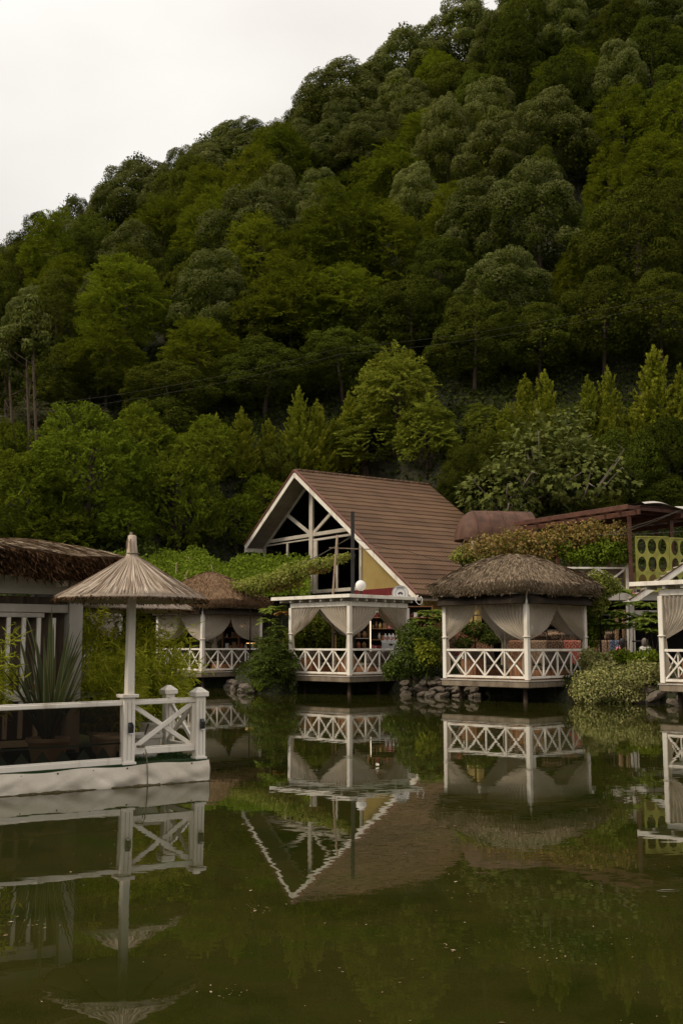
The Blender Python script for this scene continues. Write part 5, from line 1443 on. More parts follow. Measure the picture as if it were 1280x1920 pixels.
t = thing('floor_box', 'low black equipment box on the turf behind the glass', 'box', pw(-1.75, 0.75, DZ + 0.03), PRZ)
b = MB(); b.box((0, 0, 0.07), (0.34, 0.22, 0.12)); b.build('housing', 'plastic', t, bevel=0.015)
b = MB(); b.box((0, 0, 0.145), (0.28, 0.16, 0.03)); b.build('lid', 'black', t, bevel=0.01)

# ------------------------------------------------------------------ terrace building on the right
tb = thing('terrace_building', 'open ground floor with a railed terrace above, behind the domed gazebo', 'building', (5.4, 43.0, 0.9))
def tbx(c, d, nm_, mat, parent=tb, bevel=0.0):
    b = MB(); b.box((c[0] - 5.4, c[1] - 43.0, c[2] - 0.9), d); return b.build(nm_, mat, parent, bevel=bevel)
tbx((13.0, 49.6, 3.82), (15.2, 12.6, 0.22), 'terrace_slab', 'concrete')
tbx((13.0, 43.27, 3.80), (15.2, 0.10, 0.30), 'slab_fascia', 'grey_white')
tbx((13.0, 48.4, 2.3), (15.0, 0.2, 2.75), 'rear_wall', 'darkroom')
tbx((5.6, 46.0, 2.3), (0.2, 4.6, 2.75), 'side_wall', 'yellow')
for x in (7.6, 11.72, 16.0):
    tbx((x, 43.6, 2.3), (0.30, 0.30, 2.8), 'column', 'grey_white')
tbx((14.5, 43.5, 3.15), (5.2, 0.16, 0.20), 'door_lintel', 'grey_white')
rl = railing(tb, Vector((8.2 - 5.4, 0.42, 3.05)), Vector((11.56 - 5.4, 0.42, 3.05)), 0.10, 1.02, 3, wd=0.08, diag=0.08)
for x in (8.2, 11.64):
    tbx((x, 43.42, 4.52), (0.17, 0.17, 1.18), 'rail_post', 'white', bevel=0.012)
    tbx((x, 43.42, 5.13), (0.21, 0.21, 0.05), 'post_cap', 'white', bevel=0.01)
b = MB(); b.grid(lambda u, v: (2.9 + 3.2 * u, 0.55 + 0.03 * math.sin(u * 60), 3.98 - 0.88 * v), 90, 1); b.build('fabric_screen', 'drape', tb, True)
# lattice posts
for x, lab in ((10.98, 'left'), (11.28, 'right')):
    t = thing('lattice_post', f'brown lattice-wrapped post beside the grey column, {lab} one', 'post', (x, 42.9, 0.95), 0, 'lattice posts')
    b = MB(); b.tube([(0, 0, 0), (0, 0, 2.3)], 0.085, 10); b.build('core', 'brownpost', t, True)
    for k in range(12):
        for s_ in (1, -1):
            b = MB(); b.tube([(0.095 * math.cos(s_ * a + k * 0.5), 0.095 * math.sin(s_ * a + k * 0.5), 0.1 + k * 0.17 + a * 0.10) for a in np.linspace(0, 3.14, 7)], 0.007, 4, cap=False); b.build('lattice_strip', 'barewood', t)
# stair
st = thing('staircase', 'white diagonal stair stringer rising behind the right gazebo roof', 'staircase', (10.6, 40.9, 1.0))
a, c = at(1178, 1132, 41.2), at(1300, 1050, 41.2)
for dy in (0.0,):
    b = MB(); o_ = Vector((10.6, 40.9 - dy, 1.0)); b.beam(a - o_, c - o_, 0.06, 0.24); b.build('stringer', 'white', st, bevel=0.01)
    b = MB(); b.beam(a - o_ + Vector((0, 0, 0.14)), c - o_ + Vector((0, 0, 0.14)), 0.10, 0.04); b.build('stringer_cap', 'redwood', st)
for k in range(10):
    p_ = a.lerp(c, (k + 0.5) / 10) - Vector((10.6, 40.9, 1.0))
    b = MB(); b.box(p_ + Vector((0, 0.47, 0.02)), (0.30, 0.88, 0.04)); b.build('tread', 'grey_white', st)
b = MB(); b.box((a.x + 0.1 - 10.6, 0.75, (a.z - 1.0) / 2), (0.14, 0.14, a.z - 1.0)); b.build('stair_post', 'grey_white', st)

# lime screens with round holes
def hole_panel(label, p0, ang, nx, nz, pw_, pz, z0, hr):
    t = thing('lime_screen', label, 'screen', (p0[0], p0[1], z0), ang, 'lime screens on the terrace')
    b = MB()
    n = 24
    W, H = nx * pw_, nz * pz
    for i in range(nx):
        for j in range(nz):
            cx, cz = (i + 0.5) * pw_, (j + 0.5) * pz
            for y in (0.0, 0.035):
                base = len(b.v)
                for k in range(n):
                    a = 2 * math.pi * k / n
                    ca, sa = math.cos(a), math.sin(a)
                    m_ = max(abs(ca), abs(sa))
                    b.v.append((cx + pw_ * 0.5 * ca / m_, y, cz + pz * 0.5 * sa / m_)); b.v.append((cx + hr[0] * ca, y, cz + hr[1] * sa))
                for k in range(n):
                    k2 = (k + 1) % n
                    b.f.append((base + 2 * k, base + 2 * k2, base + 2 * k2 + 1, base + 2 * k + 1))
            for k in range(n):
                k2 = (k + 1) % n
                q = base - 2 * n
                b.f.append((q + 2 * k + 1, q + 2 * k2 + 1, base + 2 * k2 + 1, base + 2 * k + 1))
    b.build('pierced_sheet', 'lime', t, fixn=False)
    for x in (-0.03, W + 0.03):
        b = MB(); b.box((x, 0.017, H / 2), (0.06, 0.08, H + 0.1)); b.build('frame_post', 'lime', t, bevel=0.006)
    b = MB(); b.box((W / 2, 0.017, H + 0.03), (W, 0.084, 0.06)); b.build('frame_rail', 'lime', t, bevel=0.006)
    b = MB(); b.box((W / 2, 0.017, -0.03), (W, 0.084, 0.06)); b.build('frame_rail', 'lime', t, bevel=0.006)
hole_panel('lime green screen with round holes, left panel beside the terrace railing', (11.92, 43.0), R(8), 3, 3, 0.44, 0.72, 4.02, (0.185, 0.31))
hole_panel('lime green screen with round holes, right panel at the frame edge', (13.36, 43.2), R(24), 3, 3, 0.44, 0.72, 3.98, (0.185, 0.31))
t = thing('terrace_counter', 'pale yellow counter front behind the lime screen', 'counter', (12.6, 44.6, 3.93))
b = MB(); b.box((0, 0, 0.5), (2.0, 0.5, 1.0)); b.build('front', 'yellow', t, bevel=0.01)
b = MB(); b.box((0, 0, 1.02), (2.1, 0.6, 0.05)); b.build('top', 'wood', t, bevel=0.01)

# pergola
pc = Vector((11.7, 42.9, 3.93)); ax1 = (Vector((8.5, 48.4, 0)) - Vector((11.7, 42.9, 0))); pln = ax1.length; ax1.normalize(); ax2 = Vector((-ax1.y, ax1.x, 0)) * -1
pg = thing('pergola', 'red-brown timber pergola over the terrace', 'pergola', pc)
PH = 3.22
def pb(a1, b1, a2, b2, z, w, h, nm_):
    b = MB(); b.beam(ax1 * a1 + ax2 * b1 + Vector((0, 0, z)), ax1 * a2 + ax2 * b2 + Vector((0, 0, z)), w, h); return b.build(nm_, 'redwood', pg, bevel=0.01)
for b_ in (0, 2.4, 4.8):
    pb(-0.5, b_, pln + 0.4, b_, PH, 0.10, 0.20, 'main_beam')
    for a_ in ((0.1, 2.2, 4.4, pln - 0.1) if b_ == 0 else (0.1, 3.2, pln - 0.1)):
        bb = MB(); bb.box(ax1 * a_ + ax2 * b_ + Vector((0, 0, PH / 2 - 0.055)), (0.15, 0.15, PH - 0.12)); bb.build('post', 'redwood', pg, bevel=0.012)
for k in range(9):
    a_ = -0.3 + (pln + 0.5) * k / 8
    pb(a_, -0.55, a_, 5.4, PH + 0.185, 0.07, 0.16, 'joist')
pb(-0.45, -0.58, pln + 0.3, -0.58, PH + 0.19, 0.05, 0.20, 'edge_board')
def cloth(u, v):
    p = ax1 * (-0.6 + 2.6 * u) + ax2 * (0.2 + 5.6 * v)
    return (p.x, p.y, PH + 0.42 + 0.10 * math.sin(u * 6 + v * 9) * math.sin(math.pi * v) + 0.05 * math.sin(14 * v) - 0.08 * (u < 0.05))
b = MB()
for q_ in range(14):
    b = MB(); b.beam(ax1 * (-0.4) + ax2 * (0.35 + 0.37 * q_) + Vector((0, 0, PH + 0.285)), ax1 * (pln + 0.3) + ax2 * (0.35 + 0.37 * q_) + Vector((0, 0, PH + 0.285)), 0.355, 0.03); b.build('roof_board', 'redwood', pg)
t = thing('shade_cloth', 'pale shade cloth stretched over the right end of the pergola', 'cloth', pc)
b = MB(); b.grid(cloth, 16, 24); b.build('sheet', 'grey_white', t, True)

# barrel canopy
cb = at(862, 1015, 50.0)
bc = thing('barrel_canopy', 'rusty brown barrel-vaulted canopy between the roof and pergola', 'canopy', (cb.x, 50.0, 4.0), R(8))
CL, CR = 3.6, 1.22
def barrel(u, v):
    x = CL * u
    e = math.sqrt(max(0.0, 1 - max(0.0, (0.9 - x) / 0.9) ** 2)) * 0.985 + 0.015
    a = math.pi * v
    return (x - 0.2, -CR * math.cos(a) * (0.25 + 0.75 * e), 2.75 + 1.35 * CR * 0.86 * math.sin(a) * e)
b = MB(); b.grid(barrel, 40, 20); b.build('sheet', 'rust', bc, True)
b = MB(); b.grid(lambda u, v: (CL * u - 0.15, -CR - 0.01, 2.78 - (0.16 + 0.02 * abs(math.sin(u * 40))) * v), 60, 2); b.build('valance', 'rust', bc)
for x, y in ((0.35, -1.0), (1.9, -1.05), (3.3, -1.0), (0.35, 1.0), (3.3, 1.0)):
    b = MB(); b.box((x, y, 1.35), (0.13, 0.13, 2.8)); b.build('post', 'white', bc, bevel=0.01)
for k in range(5):
    x = 0.75 + 0.65 * k
    b = MB(); b.tube([(x - 0.2, -CR * 1.005 * math.cos(a), 2.76 + 1.35 * CR * 0.865 * math.sin(a)) for a in np.linspace(0, math.pi, 15)], 0.016, 5); b.build('hoop', 'rust', bc, True)

# ------------------------------------------------------------------ rugs under the terrace
def rug(label, x, y, z, w, front, back, mat, gap=0.06):
    t = thing('rug', label, 'rug', (x, y, z), 0, 'woven rugs for sale')
    b = MB()
    seq = [(-gap - 0.03, -front), (-gap - 0.015, -front * 0.5), (-gap, -0.05), (-gap * 0.6, 0.0), (0, 0.02), (gap * 0.6, 0.0), (gap, -0.05), (gap + 0.02, -back)]
    nu = 10
    for (yy, zz) in seq:
        for i in range(nu + 1):
            u = i / nu
            b.v.append((w * (u - 0.5), yy + 0.012 * math.sin(u * 9 + zz * 3), zz))
    for j in range(len(seq) - 1):
        for i in range(nu):
            b.f.append((j * (nu + 1) + i, j * (nu + 1) + i + 1, (j + 1) * (nu + 1) + i + 1, (j + 1) * (nu + 1) + i))
    o = b.build('weave', mat, t, False)
    sm = o.modifiers.new('thick', 'SOLIDIFY'); sm.thickness = 0.018
    b = MB()
    for k in range(int(w / 0.03)):
        xx = -w / 2 + 0.015 + k * 0.03
        b.box((xx, -gap - 0.035, -front - 0.03), (0.010, 0.008, 0.06))
    f_ = b.build('fringe', 'whitecloth', t); f_['kind'] = 'stuff'
    return t
rk = thing('rug_rack', 'dark pole rack holding the hanging rugs', 'rack', (9.2, 42.3, 1.0))
for x in (-2.9, -1.0, 1.0, 2.6):
    b = MB(); b.tube([(x, 0, 0), (x, 0, 0.98)], 0.03, 8); b.build('leg', 'black', rk)
b = MB(); b.tube([(-3.0, 0, 1.0), (2.7, 0, 1.0)], 0.03, 8); b.build('rail', 'black', rk)
for i, (px, w, mt, lab) in enumerate([(905, 0.70, 'rug_rust', 'rust-red hanging rug at the left of the low rack'), (962, 0.75, 'rug_rust', 'rust and cream hanging rug left of the domed gazebo front post'), (1008, 0.62, 'rug_beige', 'beige patterned hanging rug right of the gazebo front post'), (1040, 0.72, 'rug_dark', 'dark brown hanging rug, middle of the low rack'), (1072, 0.66, 'rug_scarlet', 'bright scarlet hanging rug with medallion'), (1104, 0.6, 'rug_rust', 'rust hanging rug behind the curtain tail'), (1132, 0.5, 'rug_beige', 'cream hanging rug with dark stripes behind the young stems'), (1154, 0.5, 'rug_blue', 'blue-grey hanging rug beside the seated person in pink')]):
    p_ = at(px, 1206, 42.3)
    rug(lab, p_.x, 42.3, 2.02, w, 0.95, 0.7, M[mt])
t2 = thing('rug_rack', 'upper dark pole rack behind the low rug rack', 'rack', (7.4, 43.2, 1.0))
for x in (-3.0, -0.6, 1.6, 3.4):
    b = MB(); b.tube([(x, 0, 0), (x, 0, 2.05)], 0.03, 8); b.build('leg', 'black', t2)
for z in (1.45, 2.05):
    b = MB(); b.tube([(-3.1, 0, z), (3.5, 0, z)], 0.025, 8); b.build('rail', 'black', t2)
for i, (px, w, mt, lab) in enumerate([(840, 0.62, 'rug_dark', 'dark patterned rug on the upper rack beside the left curtain'), (868, 0.62, 'rug_red', 'crimson diamond-patterned rug, left on the upper rack'), (898, 0.66, 'rug_red', 'crimson and cream rug, second from the left curtain on the upper rack'), (1062, 0.7, 'rug_dark', 'dark brown rug high on the rack near the right curtain')]):
    p_ = at(px, 1165, 43.2)
    rug(lab, p_.x, 43.2, 2.55, w, 1.15, 0.9, M[mt])
def roll(label, px, py, Y, w, r_, mat):
    p_ = at(px, py, Y)
    t = thing('rolled_rug', label, 'rug', p_, R(random.uniform(-8, 8)), 'rolled and folded rugs')
    b = MB()
    sp_ = [((r_ - 0.0055 * a) * math.cos(a), (r_ - 0.0055 * a) * 0.8 * math.sin(a)) for a in np.linspace(0, 6.283 * 3.3, 54)]
    for x in (-w / 2, w / 2):
        for q in sp_:
            b.v.append((x, -q[0], q[1]))
    n_ = len(sp_)
    for k in range(n_ - 1):
        b.f.append((k, k + 1, n_ + k + 1, n_ + k))
    o = b.build('roll', mat, t, True, fixn=False)
    sm = o.modifiers.new('thick', 'SOLIDIFY'); sm.thickness = 0.012
    for x in (-w * 0.3, w * 0.3):
        b = MB(); b.tube([(x, -(r_ + 0.008) * math.cos(a), (r_ + 0.008) * 0.8 * math.sin(a)) for a in np.linspace(0, 6.283, 19)], 0.008, 5, cap=False); b.build('string', 'rope', t)
for a in [(925, 1197, 43.4, 0.75, 0.24, 'rug_dark', 'dark brown rolled rug, left end of the shelf behind the gazebo'), (962, 1195, 43.5, 0.7, 0.25, 'rug_beige', 'beige rolled rug left of the gazebo front post'), (1010, 1195, 43.4, 0.8, 0.27, 'rug_dark', 'dark rolled rug right of the gazebo front post'), (1042, 1192, 43.4, 0.72, 0.28, 'rug_beige', 'thick beige rolled rug with brown medallion'), (1076, 1190, 43.4, 0.74, 0.28, 'rug_blue', 'blue rolled rug beside the right curtain'), (1030, 1168, 43.6, 0.9, 0.22, 'rug_dark', 'dark rolled rug on top of the others'), (1145, 1190, 43.4, 0.5, 0.26, 'rug_beige', 'cream rolled rug behind the lattice posts')]:
    roll(a[6], a[0], a[1], a[2], a[3], a[4], M[a[5]])
t = thing('rug_shelf', 'dark shelf board carrying the rolled rugs', 'shelf', (8.6, 43.55, 1.0))
b = MB(); b.box((0, 0, 0.98), (5.2, 0.6, 0.05)); b.build('board', 'wood', t)
for x in (-2.5, 0, 2.5):
    b = MB(); b.box((x, 0.1, 0.48), (0.08, 0.4, 0.95)); b.build('support', 'wood', t)

# ------------------------------------------------------------------ shop shelves
def shelf(label, loc, rz, w, h, levels, mat='wood'):
    t = thing('shop_shelf', label, 'shelf', loc, rz, 'shop shelves')
    for x in (-w / 2, 0, w / 2):
        b = MB(); b.box((x, 0, h / 2), (0.05, 0.36, h)); b.build('upright', mat, t)
    for k in range(levels):
        b = MB(); b.box((0, 0, 0.08 + (h - 0.12) * k / (levels - 1)), (w - 0.06, 0.35, 0.035)); b.build('board', mat, t)
    b = MB(); b.box((0, 0.19, h / 2), (w, 0.02, h)); b.build('back', 'darkroom', t)
    return t
rs_ = random.Random(12)
COLS = ['rug_beige', 'whitecloth', 'redwall', 'terra', 'yellow', 'signwhite', 'brownpost', 'pinkcloth', 'wood']
CNAME = dict(rug_beige='beige', whitecloth='off-white', redwall='dark red', terra='terracotta', yellow='yellow', signwhite='white', brownpost='brown', pinkcloth='pink', wood='orange-brown')
def goods(loc, rz, w, h, levels, where, fill=0.85):
    rot = Matrix.Rotation(rz, 4, 'Z')
    for k in range(levels - 1):
        cnts = {}
        z = 0.10 + (h - 0.12) * k / (levels - 1)
        x = -w / 2 + 0.12
        while x < w / 2 - 0.12:
            wd = rs_.uniform(0.10, 0.2); ht = rs_.uniform(0.14, (h / levels) * 0.72)
            if rs_.random() < fill:
                mt = rs_.choice(COLS)
                kind = rs_.random() < 0.5
                b = MB()
                if kind:
                    b.box((0, 0, ht / 2), (wd * 0.9, 0.18, ht))
                else:
                    r_ = min(wd * 0.4, 0.07); b.lathe([(0, 0), (r_, 0), (r_, ht * 0.65), (r_ * 0.45, ht * 0.8), (r_ * 0.45, ht), (0, ht)], n=10)
                nm_ = 'product_box' if kind else 'product_bottle'
                p_ = rot @ Vector((x + wd / 2, -0.06, z)) + Vector(loc)
                o = b.build(nm_, mt, None, not kind); o.location = p_; o.rotation_euler = (0, 0, rz)
                ad = CNAME[mt] + (' box' if kind else ' bottle'); cnts[ad] = cnts.get(ad, 0) + 1
                tag(o, f'{ORD[cnts[ad] - 1]} {ad} from left, {ORD[k]} board from below, {where}', 'box' if kind else 'bottle', 'goods on ' + where)
            x += wd + 0.02
for loc, rz, w, h, lv, lab, where in [((2.62, 48.3, 1.02), R(4), 2.9, 2.6, 6, 'tall dark shop shelf full of goods, seen through the flat-roofed gazebo', 'tall shelf behind flat gazebo'), ((-4.75, 50.0, 1.08), R(-6), 1.5, 2.2, 5, 'brown shop shelf with warm lights behind the far thatched gazebo', 'warm-lit shelf behind far gazebo')]:
    shelf(lab, loc, rz, w, h, lv); goods(loc, rz, w, h, lv, where)
def glow(label, p, d, mat, rz=0):
    t = thing('light_strip', label, 'light', p, rz, 'lit strips in the shops')
    b = MB(); b.box((0, 0, 0), d); b.build('tube', mat, t)
    b = MB(); b.box((0, 0.03, 0), (d[0] + 0.02, 0.02, d[2] + 0.02)); b.build('backing', 'black', t)
q_ = at(694, 1192, 47.6); glow('upright white light strip at the glazed cabinet edge', q_, (0.035, 0.03, 1.35), 'strip')
q_ = at(706, 1147, 48.0); glow('short warm light strip near the top of the shop shelf', q_, (0.14, 0.03, 0.03), 'strip')
q_ = at(460, 1174, 49.75); glow('warm light strip on the upper board of the far shelf', q_, (0.5, 0.03, 0.025), 'shelfglow')
q_ = at(470, 1206, 49.75); glow('warm light strip on the lower board of the far shelf', q_, (0.4, 0.03, 0.025), 'shelfglow')
# glazed cabinet
cp = at(680, 1214, 47.8)
t = thing('glazed_cabinet', 'glazed cabinet with two shelves of jars left of the light strip', 'cabinet', (cp.x, 47.8, 1.05))
for x in (-0.36, 0.30):
    b = MB(); b.box((x, 0, 0.95), (0.05, 0.5, 1.9)); b.build('side', 'yellow' if x > 0 else 'black', t)
for z in (0.05, 0.65, 1.1, 1.88):
    b = MB(); b.box((-0.03, 0, z), (0.61, 0.48, 0.03)); b.build('shelf_board', 'grey_white', t)
b = MB(); b.box((-0.03, 0.25, 0.95), (0.61, 0.02, 1.88)); b.build('back', 'darkroom', t)
for k, (x, z) in enumerate(((-0.2, 0.67), (0.05, 0.67), (-0.2, 1.12), (0.08, 1.12))):
    b = MB(); b.lathe([(0, 0), (0.09, 0), (0.10, 0.2), (0.05, 0.25), (0.06, 0.29), (0, 0.29)], n=12)
    o = b.build('glass_jar', 'terra' if k == 0 else 'brownpost', None, True); o.location = (cp.x + x, 47.7, 1.05 + z)
    tag(o, ['squat red jar, lower left in the glazed cabinet', 'squat brown jar, lower right in the glazed cabinet', 'squat brown jar, upper left in the glazed cabinet', 'squat brown jar, upper right in the glazed cabinet'][k], 'jar', 'jars in the glazed cabinet')
# white display chest with an oval emblem and line drawing
wp = at(733, 1212, 45.2)
t = thing('display_chest', 'white display chest with a small dark oval emblem', 'chest', (wp.x, 45.2, 1.08))
b = MB(); b.box((0, 0, 0.45), (0.78, 0.5, 0.9)); b.build('body', 'signwhite', t, bevel=0.015)
b = MB(); b.box((0.0, 0.03, 0.93), (0.86, 0.52, 0.06)); b.build('lid', 'signwhite', t, bevel=0.015)
b = MB(); b.prism([(0.08 * math.cos(a) - 0.02, 0.79 + 0.045 * math.sin(a)) for a in np.linspace(0, 6.283, 20)[:-1]], -0.258, -0.252, axis=1); b.build('emblem', 'black', t)
for k, (x0, z0, x1, z1) in enumerate([(-0.22, 0.45, 0.0, 0.62), (0.0, 0.62, 0.14, 0.45), (-0.1, 0.55, 0.16, 0.58), (0.14, 0.45, 0.24, 0.66), (0.22, 0.66, 0.3, 0.64)]):
    b = MB(); b.beam((x0, -0.254, z0), (x1, -0.254, z1), 0.004, 0.012); b.build('drawn_line', 'film', t)
for cx in (-0.2, 0.2):
    b = MB(); b.tube([(cx + 0.09 * math.cos(a), -0.254, 0.40 + 0.09 * math.sin(a)) for a in np.linspace(0, 6.283, 15)], 0.005, 4, cap=False); b.build('drawn_ring', 'film', t)
for k in range(4):
    b = MB(); b.lathe([(0, 0), (0.055, 0), (0.055, 0.20), (0.02, 0.24), (0.02, 0.29), (0, 0.29)], n=10)
    o = b.build('product_bottle', 'signwhite', None, True); o.location = (wp.x - 0.24 + 0.16 * k, 45.2, 2.05)
    tag(o, f'white pump bottle on the display chest, {ORD[k]} from the left', 'bottle', 'pump bottles on the display chest')
    b = MB(); b.box((0, -0.057, 0.09), (0.07, 0.004, 0.11)); b.build('label_patch', 'pinkcloth', o)
# brass stand lamp inside the flat gazebo
lp = at(629, 1215, 41.2)
t = thing('stand_lamp', 'thin brass stand lamp inside the flat-roofed gazebo', 'lamp', (lp.x, 41.6, 0.725))
b = MB(); b.lathe([(0, 0), (0.14, 0), (0.14, 0.02), (0.02, 0.04), (0.016, 1.55), (0, 1.55)], n=12); b.build('stem', 'brownpost', t, True)
b = MB(); b.lathe([(0.02, 1.54), (0.09, 1.58), (0.10, 1.62), (0.02, 1.66)], n=12); b.build('head', 'black', t, True)

# ------------------------------------------------------------------ roof clutter above the flat gazebo
p0 = at(661, 1112, 44.0)
t = thing('black_post', 'tall square black post rising behind the flat gazebo roof', 'post', (p0.x, 44.0, 1.0))
b = MB(); b.box((0, 0, 3.18), (0.155, 0.155, 6.36)); b.build('shaft', 'black', t, bevel=0.008)
b = MB(); b.box((0, 0, 4.6), (0.17, 0.17, 0.03)); b.build('collar', 'black', t)
s0, s1 = at(624, 1114, 43.0), at(632, 1003, 43.0)
t = thing('wooden_pole', 'thin bare wooden pole leaning in front of the gable window', 'pole', (s0.x, 43.0, 1.0))
b = MB(); b.tube([(0, 0, 0), tuple(Vector((s0.x, 43.0, s0.z)) - Vector((s0.x, 43.0, 1.0))), tuple(s1 - Vector((s0.x, 43.0, 1.0)))], [0.05, 0.045, 0.04], 8); b.build('shaft', 'barewood', t, True)
b = MB(); b.beam(at(617, 1027, 42.95) - Vector((s0.x, 43.0, 1.0)), at(722, 1031, 43.4) - Vector((s0.x, 43.0, 1.0)), 0.03, 0.04); b.build('cross_bar', 'barewood', t)
gp_ = at(676, 1098, 41.6)
t = thing('globe_lamp', 'white globe lamp on the edge of the flat gazebo roof', 'lamp', (gp_.x, 41.6, 3.68))
zg = gp_.z - 3.68
b = MB(); b.lathe([(0.21 * math.sin(a), zg - 0.21 * math.cos(a)) for a in np.linspace(0.02, 3.12, 16)], n=24); b.build('globe', 'globe', t, True)
b = MB(); b.tube([(0, 0, 0), (0, 0, zg - 0.19)], 0.04, 8); b.build('stem', 'black', t)
b = MB(); b.tube([(0, 0.05, zg + 0.19), (0.0, 0.06, zg + 0.75)], 0.012, 6); b.build('cable', 'wire', t)
sg = at(750, 1113, 42.6)
t = thing('round_sign', 'round white sign with a dark emblem standing on the gazebo roof', 'sign', (sg.x, 42.6, 3.62), R(5))
zc_ = sg.z - 3.62
b = MB(); b.tube([(0, -0.03, zc_), (0, 0.03, zc_)], 0.33, 36); b.build('disc', 'signwhite', t)
for r_ in (0.318, 0.20):
    b = MB(); b.tube([(r_ * math.cos(a), -0.034, zc_ + r_ * math.sin(a)) for a in np.linspace(0, 6.283, 37)], 0.006, 5, cap=False); b.build('ring_line', 'film', t)
for k in range(7):
    a = math.pi * (0.32 + 0.06 * k)
    b = MB(); b.box((0.255 * math.cos(a), -0.033, zc_ + 0.255 * math.sin(a)), (0.028, 0.006, 0.05), Matrix.Rotation(-(a - math.pi / 2), 3, 'Y')); b.build('letter_mark', 'film', t)
b = MB(); b.prism([(0.10 * math.cos(a), zc_ - 0.02 + 0.085 * math.sin(a)) for a in np.linspace(0, math.pi, 14)] + [(-0.06, zc_ - 0.05), (0, zc_ + 0.005), (0.06, zc_ - 0.05)], -0.037, -0.031, axis=1); b.build('emblem', 'black', t)
b = MB(); b.box((0, 0.05, 0.12), (0.06, 0.05, 0.36)); b.build('bracket', 'black', t)
cb_ = at(783, 1121, 39.9)
t = thing('cable_loop', 'pale cable loop hanging from the flat roof corner', 'cable', cb_)
b = MB(); b.tube([(-0.08, 0, 0.02), (-0.06, 0, -0.16), (0.04, 0, -0.26), (0.14, 0, -0.22), (0.17, 0, -0.05), (0.10, 0, 0.06)], 0.014, 6); b.build('cord', 'signwhite', t, True)
fb = at(1191, 1115, 42.4)
t = thing('framed_board', 'small dark framed board with pink figures under the terrace edge', 'board', (fb.x, 42.4, fb.z))
b = MB(); b.box((0, 0, 0), (0.40, 0.03, 0.44)); b.build('backing', 'black', t)
for x in (-0.2, 0.01, 0.2):
    b = MB(); b.box((x, -0.02, 0), (0.018, 0.02, 0.46)); b.build('frame_bar', 'grey_white', t)
for z in (-0.22, 0.22):
    b = MB(); b.box((0, -0.02, z), (0.38, 0.018, 0.018)); b.build('frame_bar', 'grey_white', t)
b = MB(); b.prism([(-0.12, -0.18), (-0.07, -0.18), (-0.05, 0.02), (-0.03, 0.08), (-0.07, 0.12), (-0.08, 0.17), (-0.12, 0.17), (-0.13, 0.10), (-0.16, 0.04), (-0.13, 0.0)], -0.02, -0.016, axis=1); b.build('figure_print', 'pink', t)
b = MB(); b.prism([(0.05, 0.0), (0.16, -0.02), (0.17, 0.03), (0.11, 0.05), (0.05, 0.03)], -0.02, -0.016, axis=1); b.build('figure_print', 'pink', t)
# wires
def wire(label, pts, r_, mat='wire', nm_='wire', sag=0.0, group='thin wires'):
    p = [at(*q) for q in pts]
    out = []
    for i in range(len(p) - 1):
        for k in range(8):
            t_ = k / 8
            v_ = p[i].lerp(p[i + 1], t_); v_.z -= sag * 4 * t_ * (1 - t_); out.append(v_)
    out.append(p[-1])
    t = thing(nm_, label, 'wire', p[0], 0, group)
    b = MB(); b.tube([q - p[0] for q in out], r_, 5); b.build('strand', mat, t, True)
wire('upper power line crossing the dark wood', [(-60, 772, 57), (640, 652, 57), (1340, 530, 57)], 0.0065, 'palewire', 'power_line', 0.5)
wire('lower power line crossing the dark wood', [(-60, 786, 57), (640, 664, 57), (1340, 545, 57)], 0.0065, 'palewire', 'power_line', 0.5)
wire('wire from the black post across the brown roof', [(661, 1008, 44), (760, 1032, 44), (900, 1062, 44)], 0.010, 'wire', 'wire', 0.1)
wire('wire rising from the vine to the black post', [(590, 1047, 43.5), (661, 1003, 44)], 0.012, 'palewire', 'wire', 0.02)
wire('second wire rising from the vine to the black post', [(560, 1060, 43.5), (661, 1006, 44)], 0.012, 'palewire', 'wire', 0.02)
wire('wire stretched from the terrace vines to the pergola corner', [(1140, 1000, 42.2), (1270, 958, 41.5)], 0.012, 'palewire', 'wire', 0.05)
wire('long wire below the pergola at the right edge', [(1120, 1003, 42.2), (1290, 995, 41.8)], 0.012, 'palewire', 'wire', 0.04)
wire('steep wire below the pergola at the right edge', [(1165, 1000, 42.3), (1290, 950, 41.7)], 0.010, 'palewire', 'wire', 0.04)
# white filigree garden chair
cp = at(808, 1232, 40.2)
t = thing('garden_chair', 'white filigree metal garden chair left of the domed gazebo', 'chair', (cp.x, 40.2, 1.0), R(20))
b = MB(); b.lathe([(0, 0.44), (0.2, 0.44), (0.21, 0.46), (0, 0.465)], n=16); b.build('seat', 'white', t)
for k in range(4):
    a = math.pi / 4 + k * math.pi / 2
    b = MB(); b.tube([(0.16 * math.cos(a), 0.16 * math.sin(a), 0.44), (0.22 * math.cos(a), 0.22 * math.sin(a), 0.0)], 0.014, 6); b.build('leg', 'white', t)
for k in range(7):
    a = math.pi * (0.12 + 0.127 * k)
    b = MB(); b.tube([(0, 0.19, 0.48), (0.12 * math.cos(a), 0.20, 0.68 + 0.08 * math.sin(a)), (0.23 * math.cos(a), 0.22, 0.72 + 0.22 * math.sin(a))], 0.011, 6); b.build('back_rib', 'white', t, True)
b = MB(); b.tube([(0.23 * math.cos(a), 0.22, 0.72 + 0.22 * math.sin(a)) for a in np.linspace(-0.3, 3.44, 16)], 0.014, 6); b.build('back_hoop', 'white', t, True)

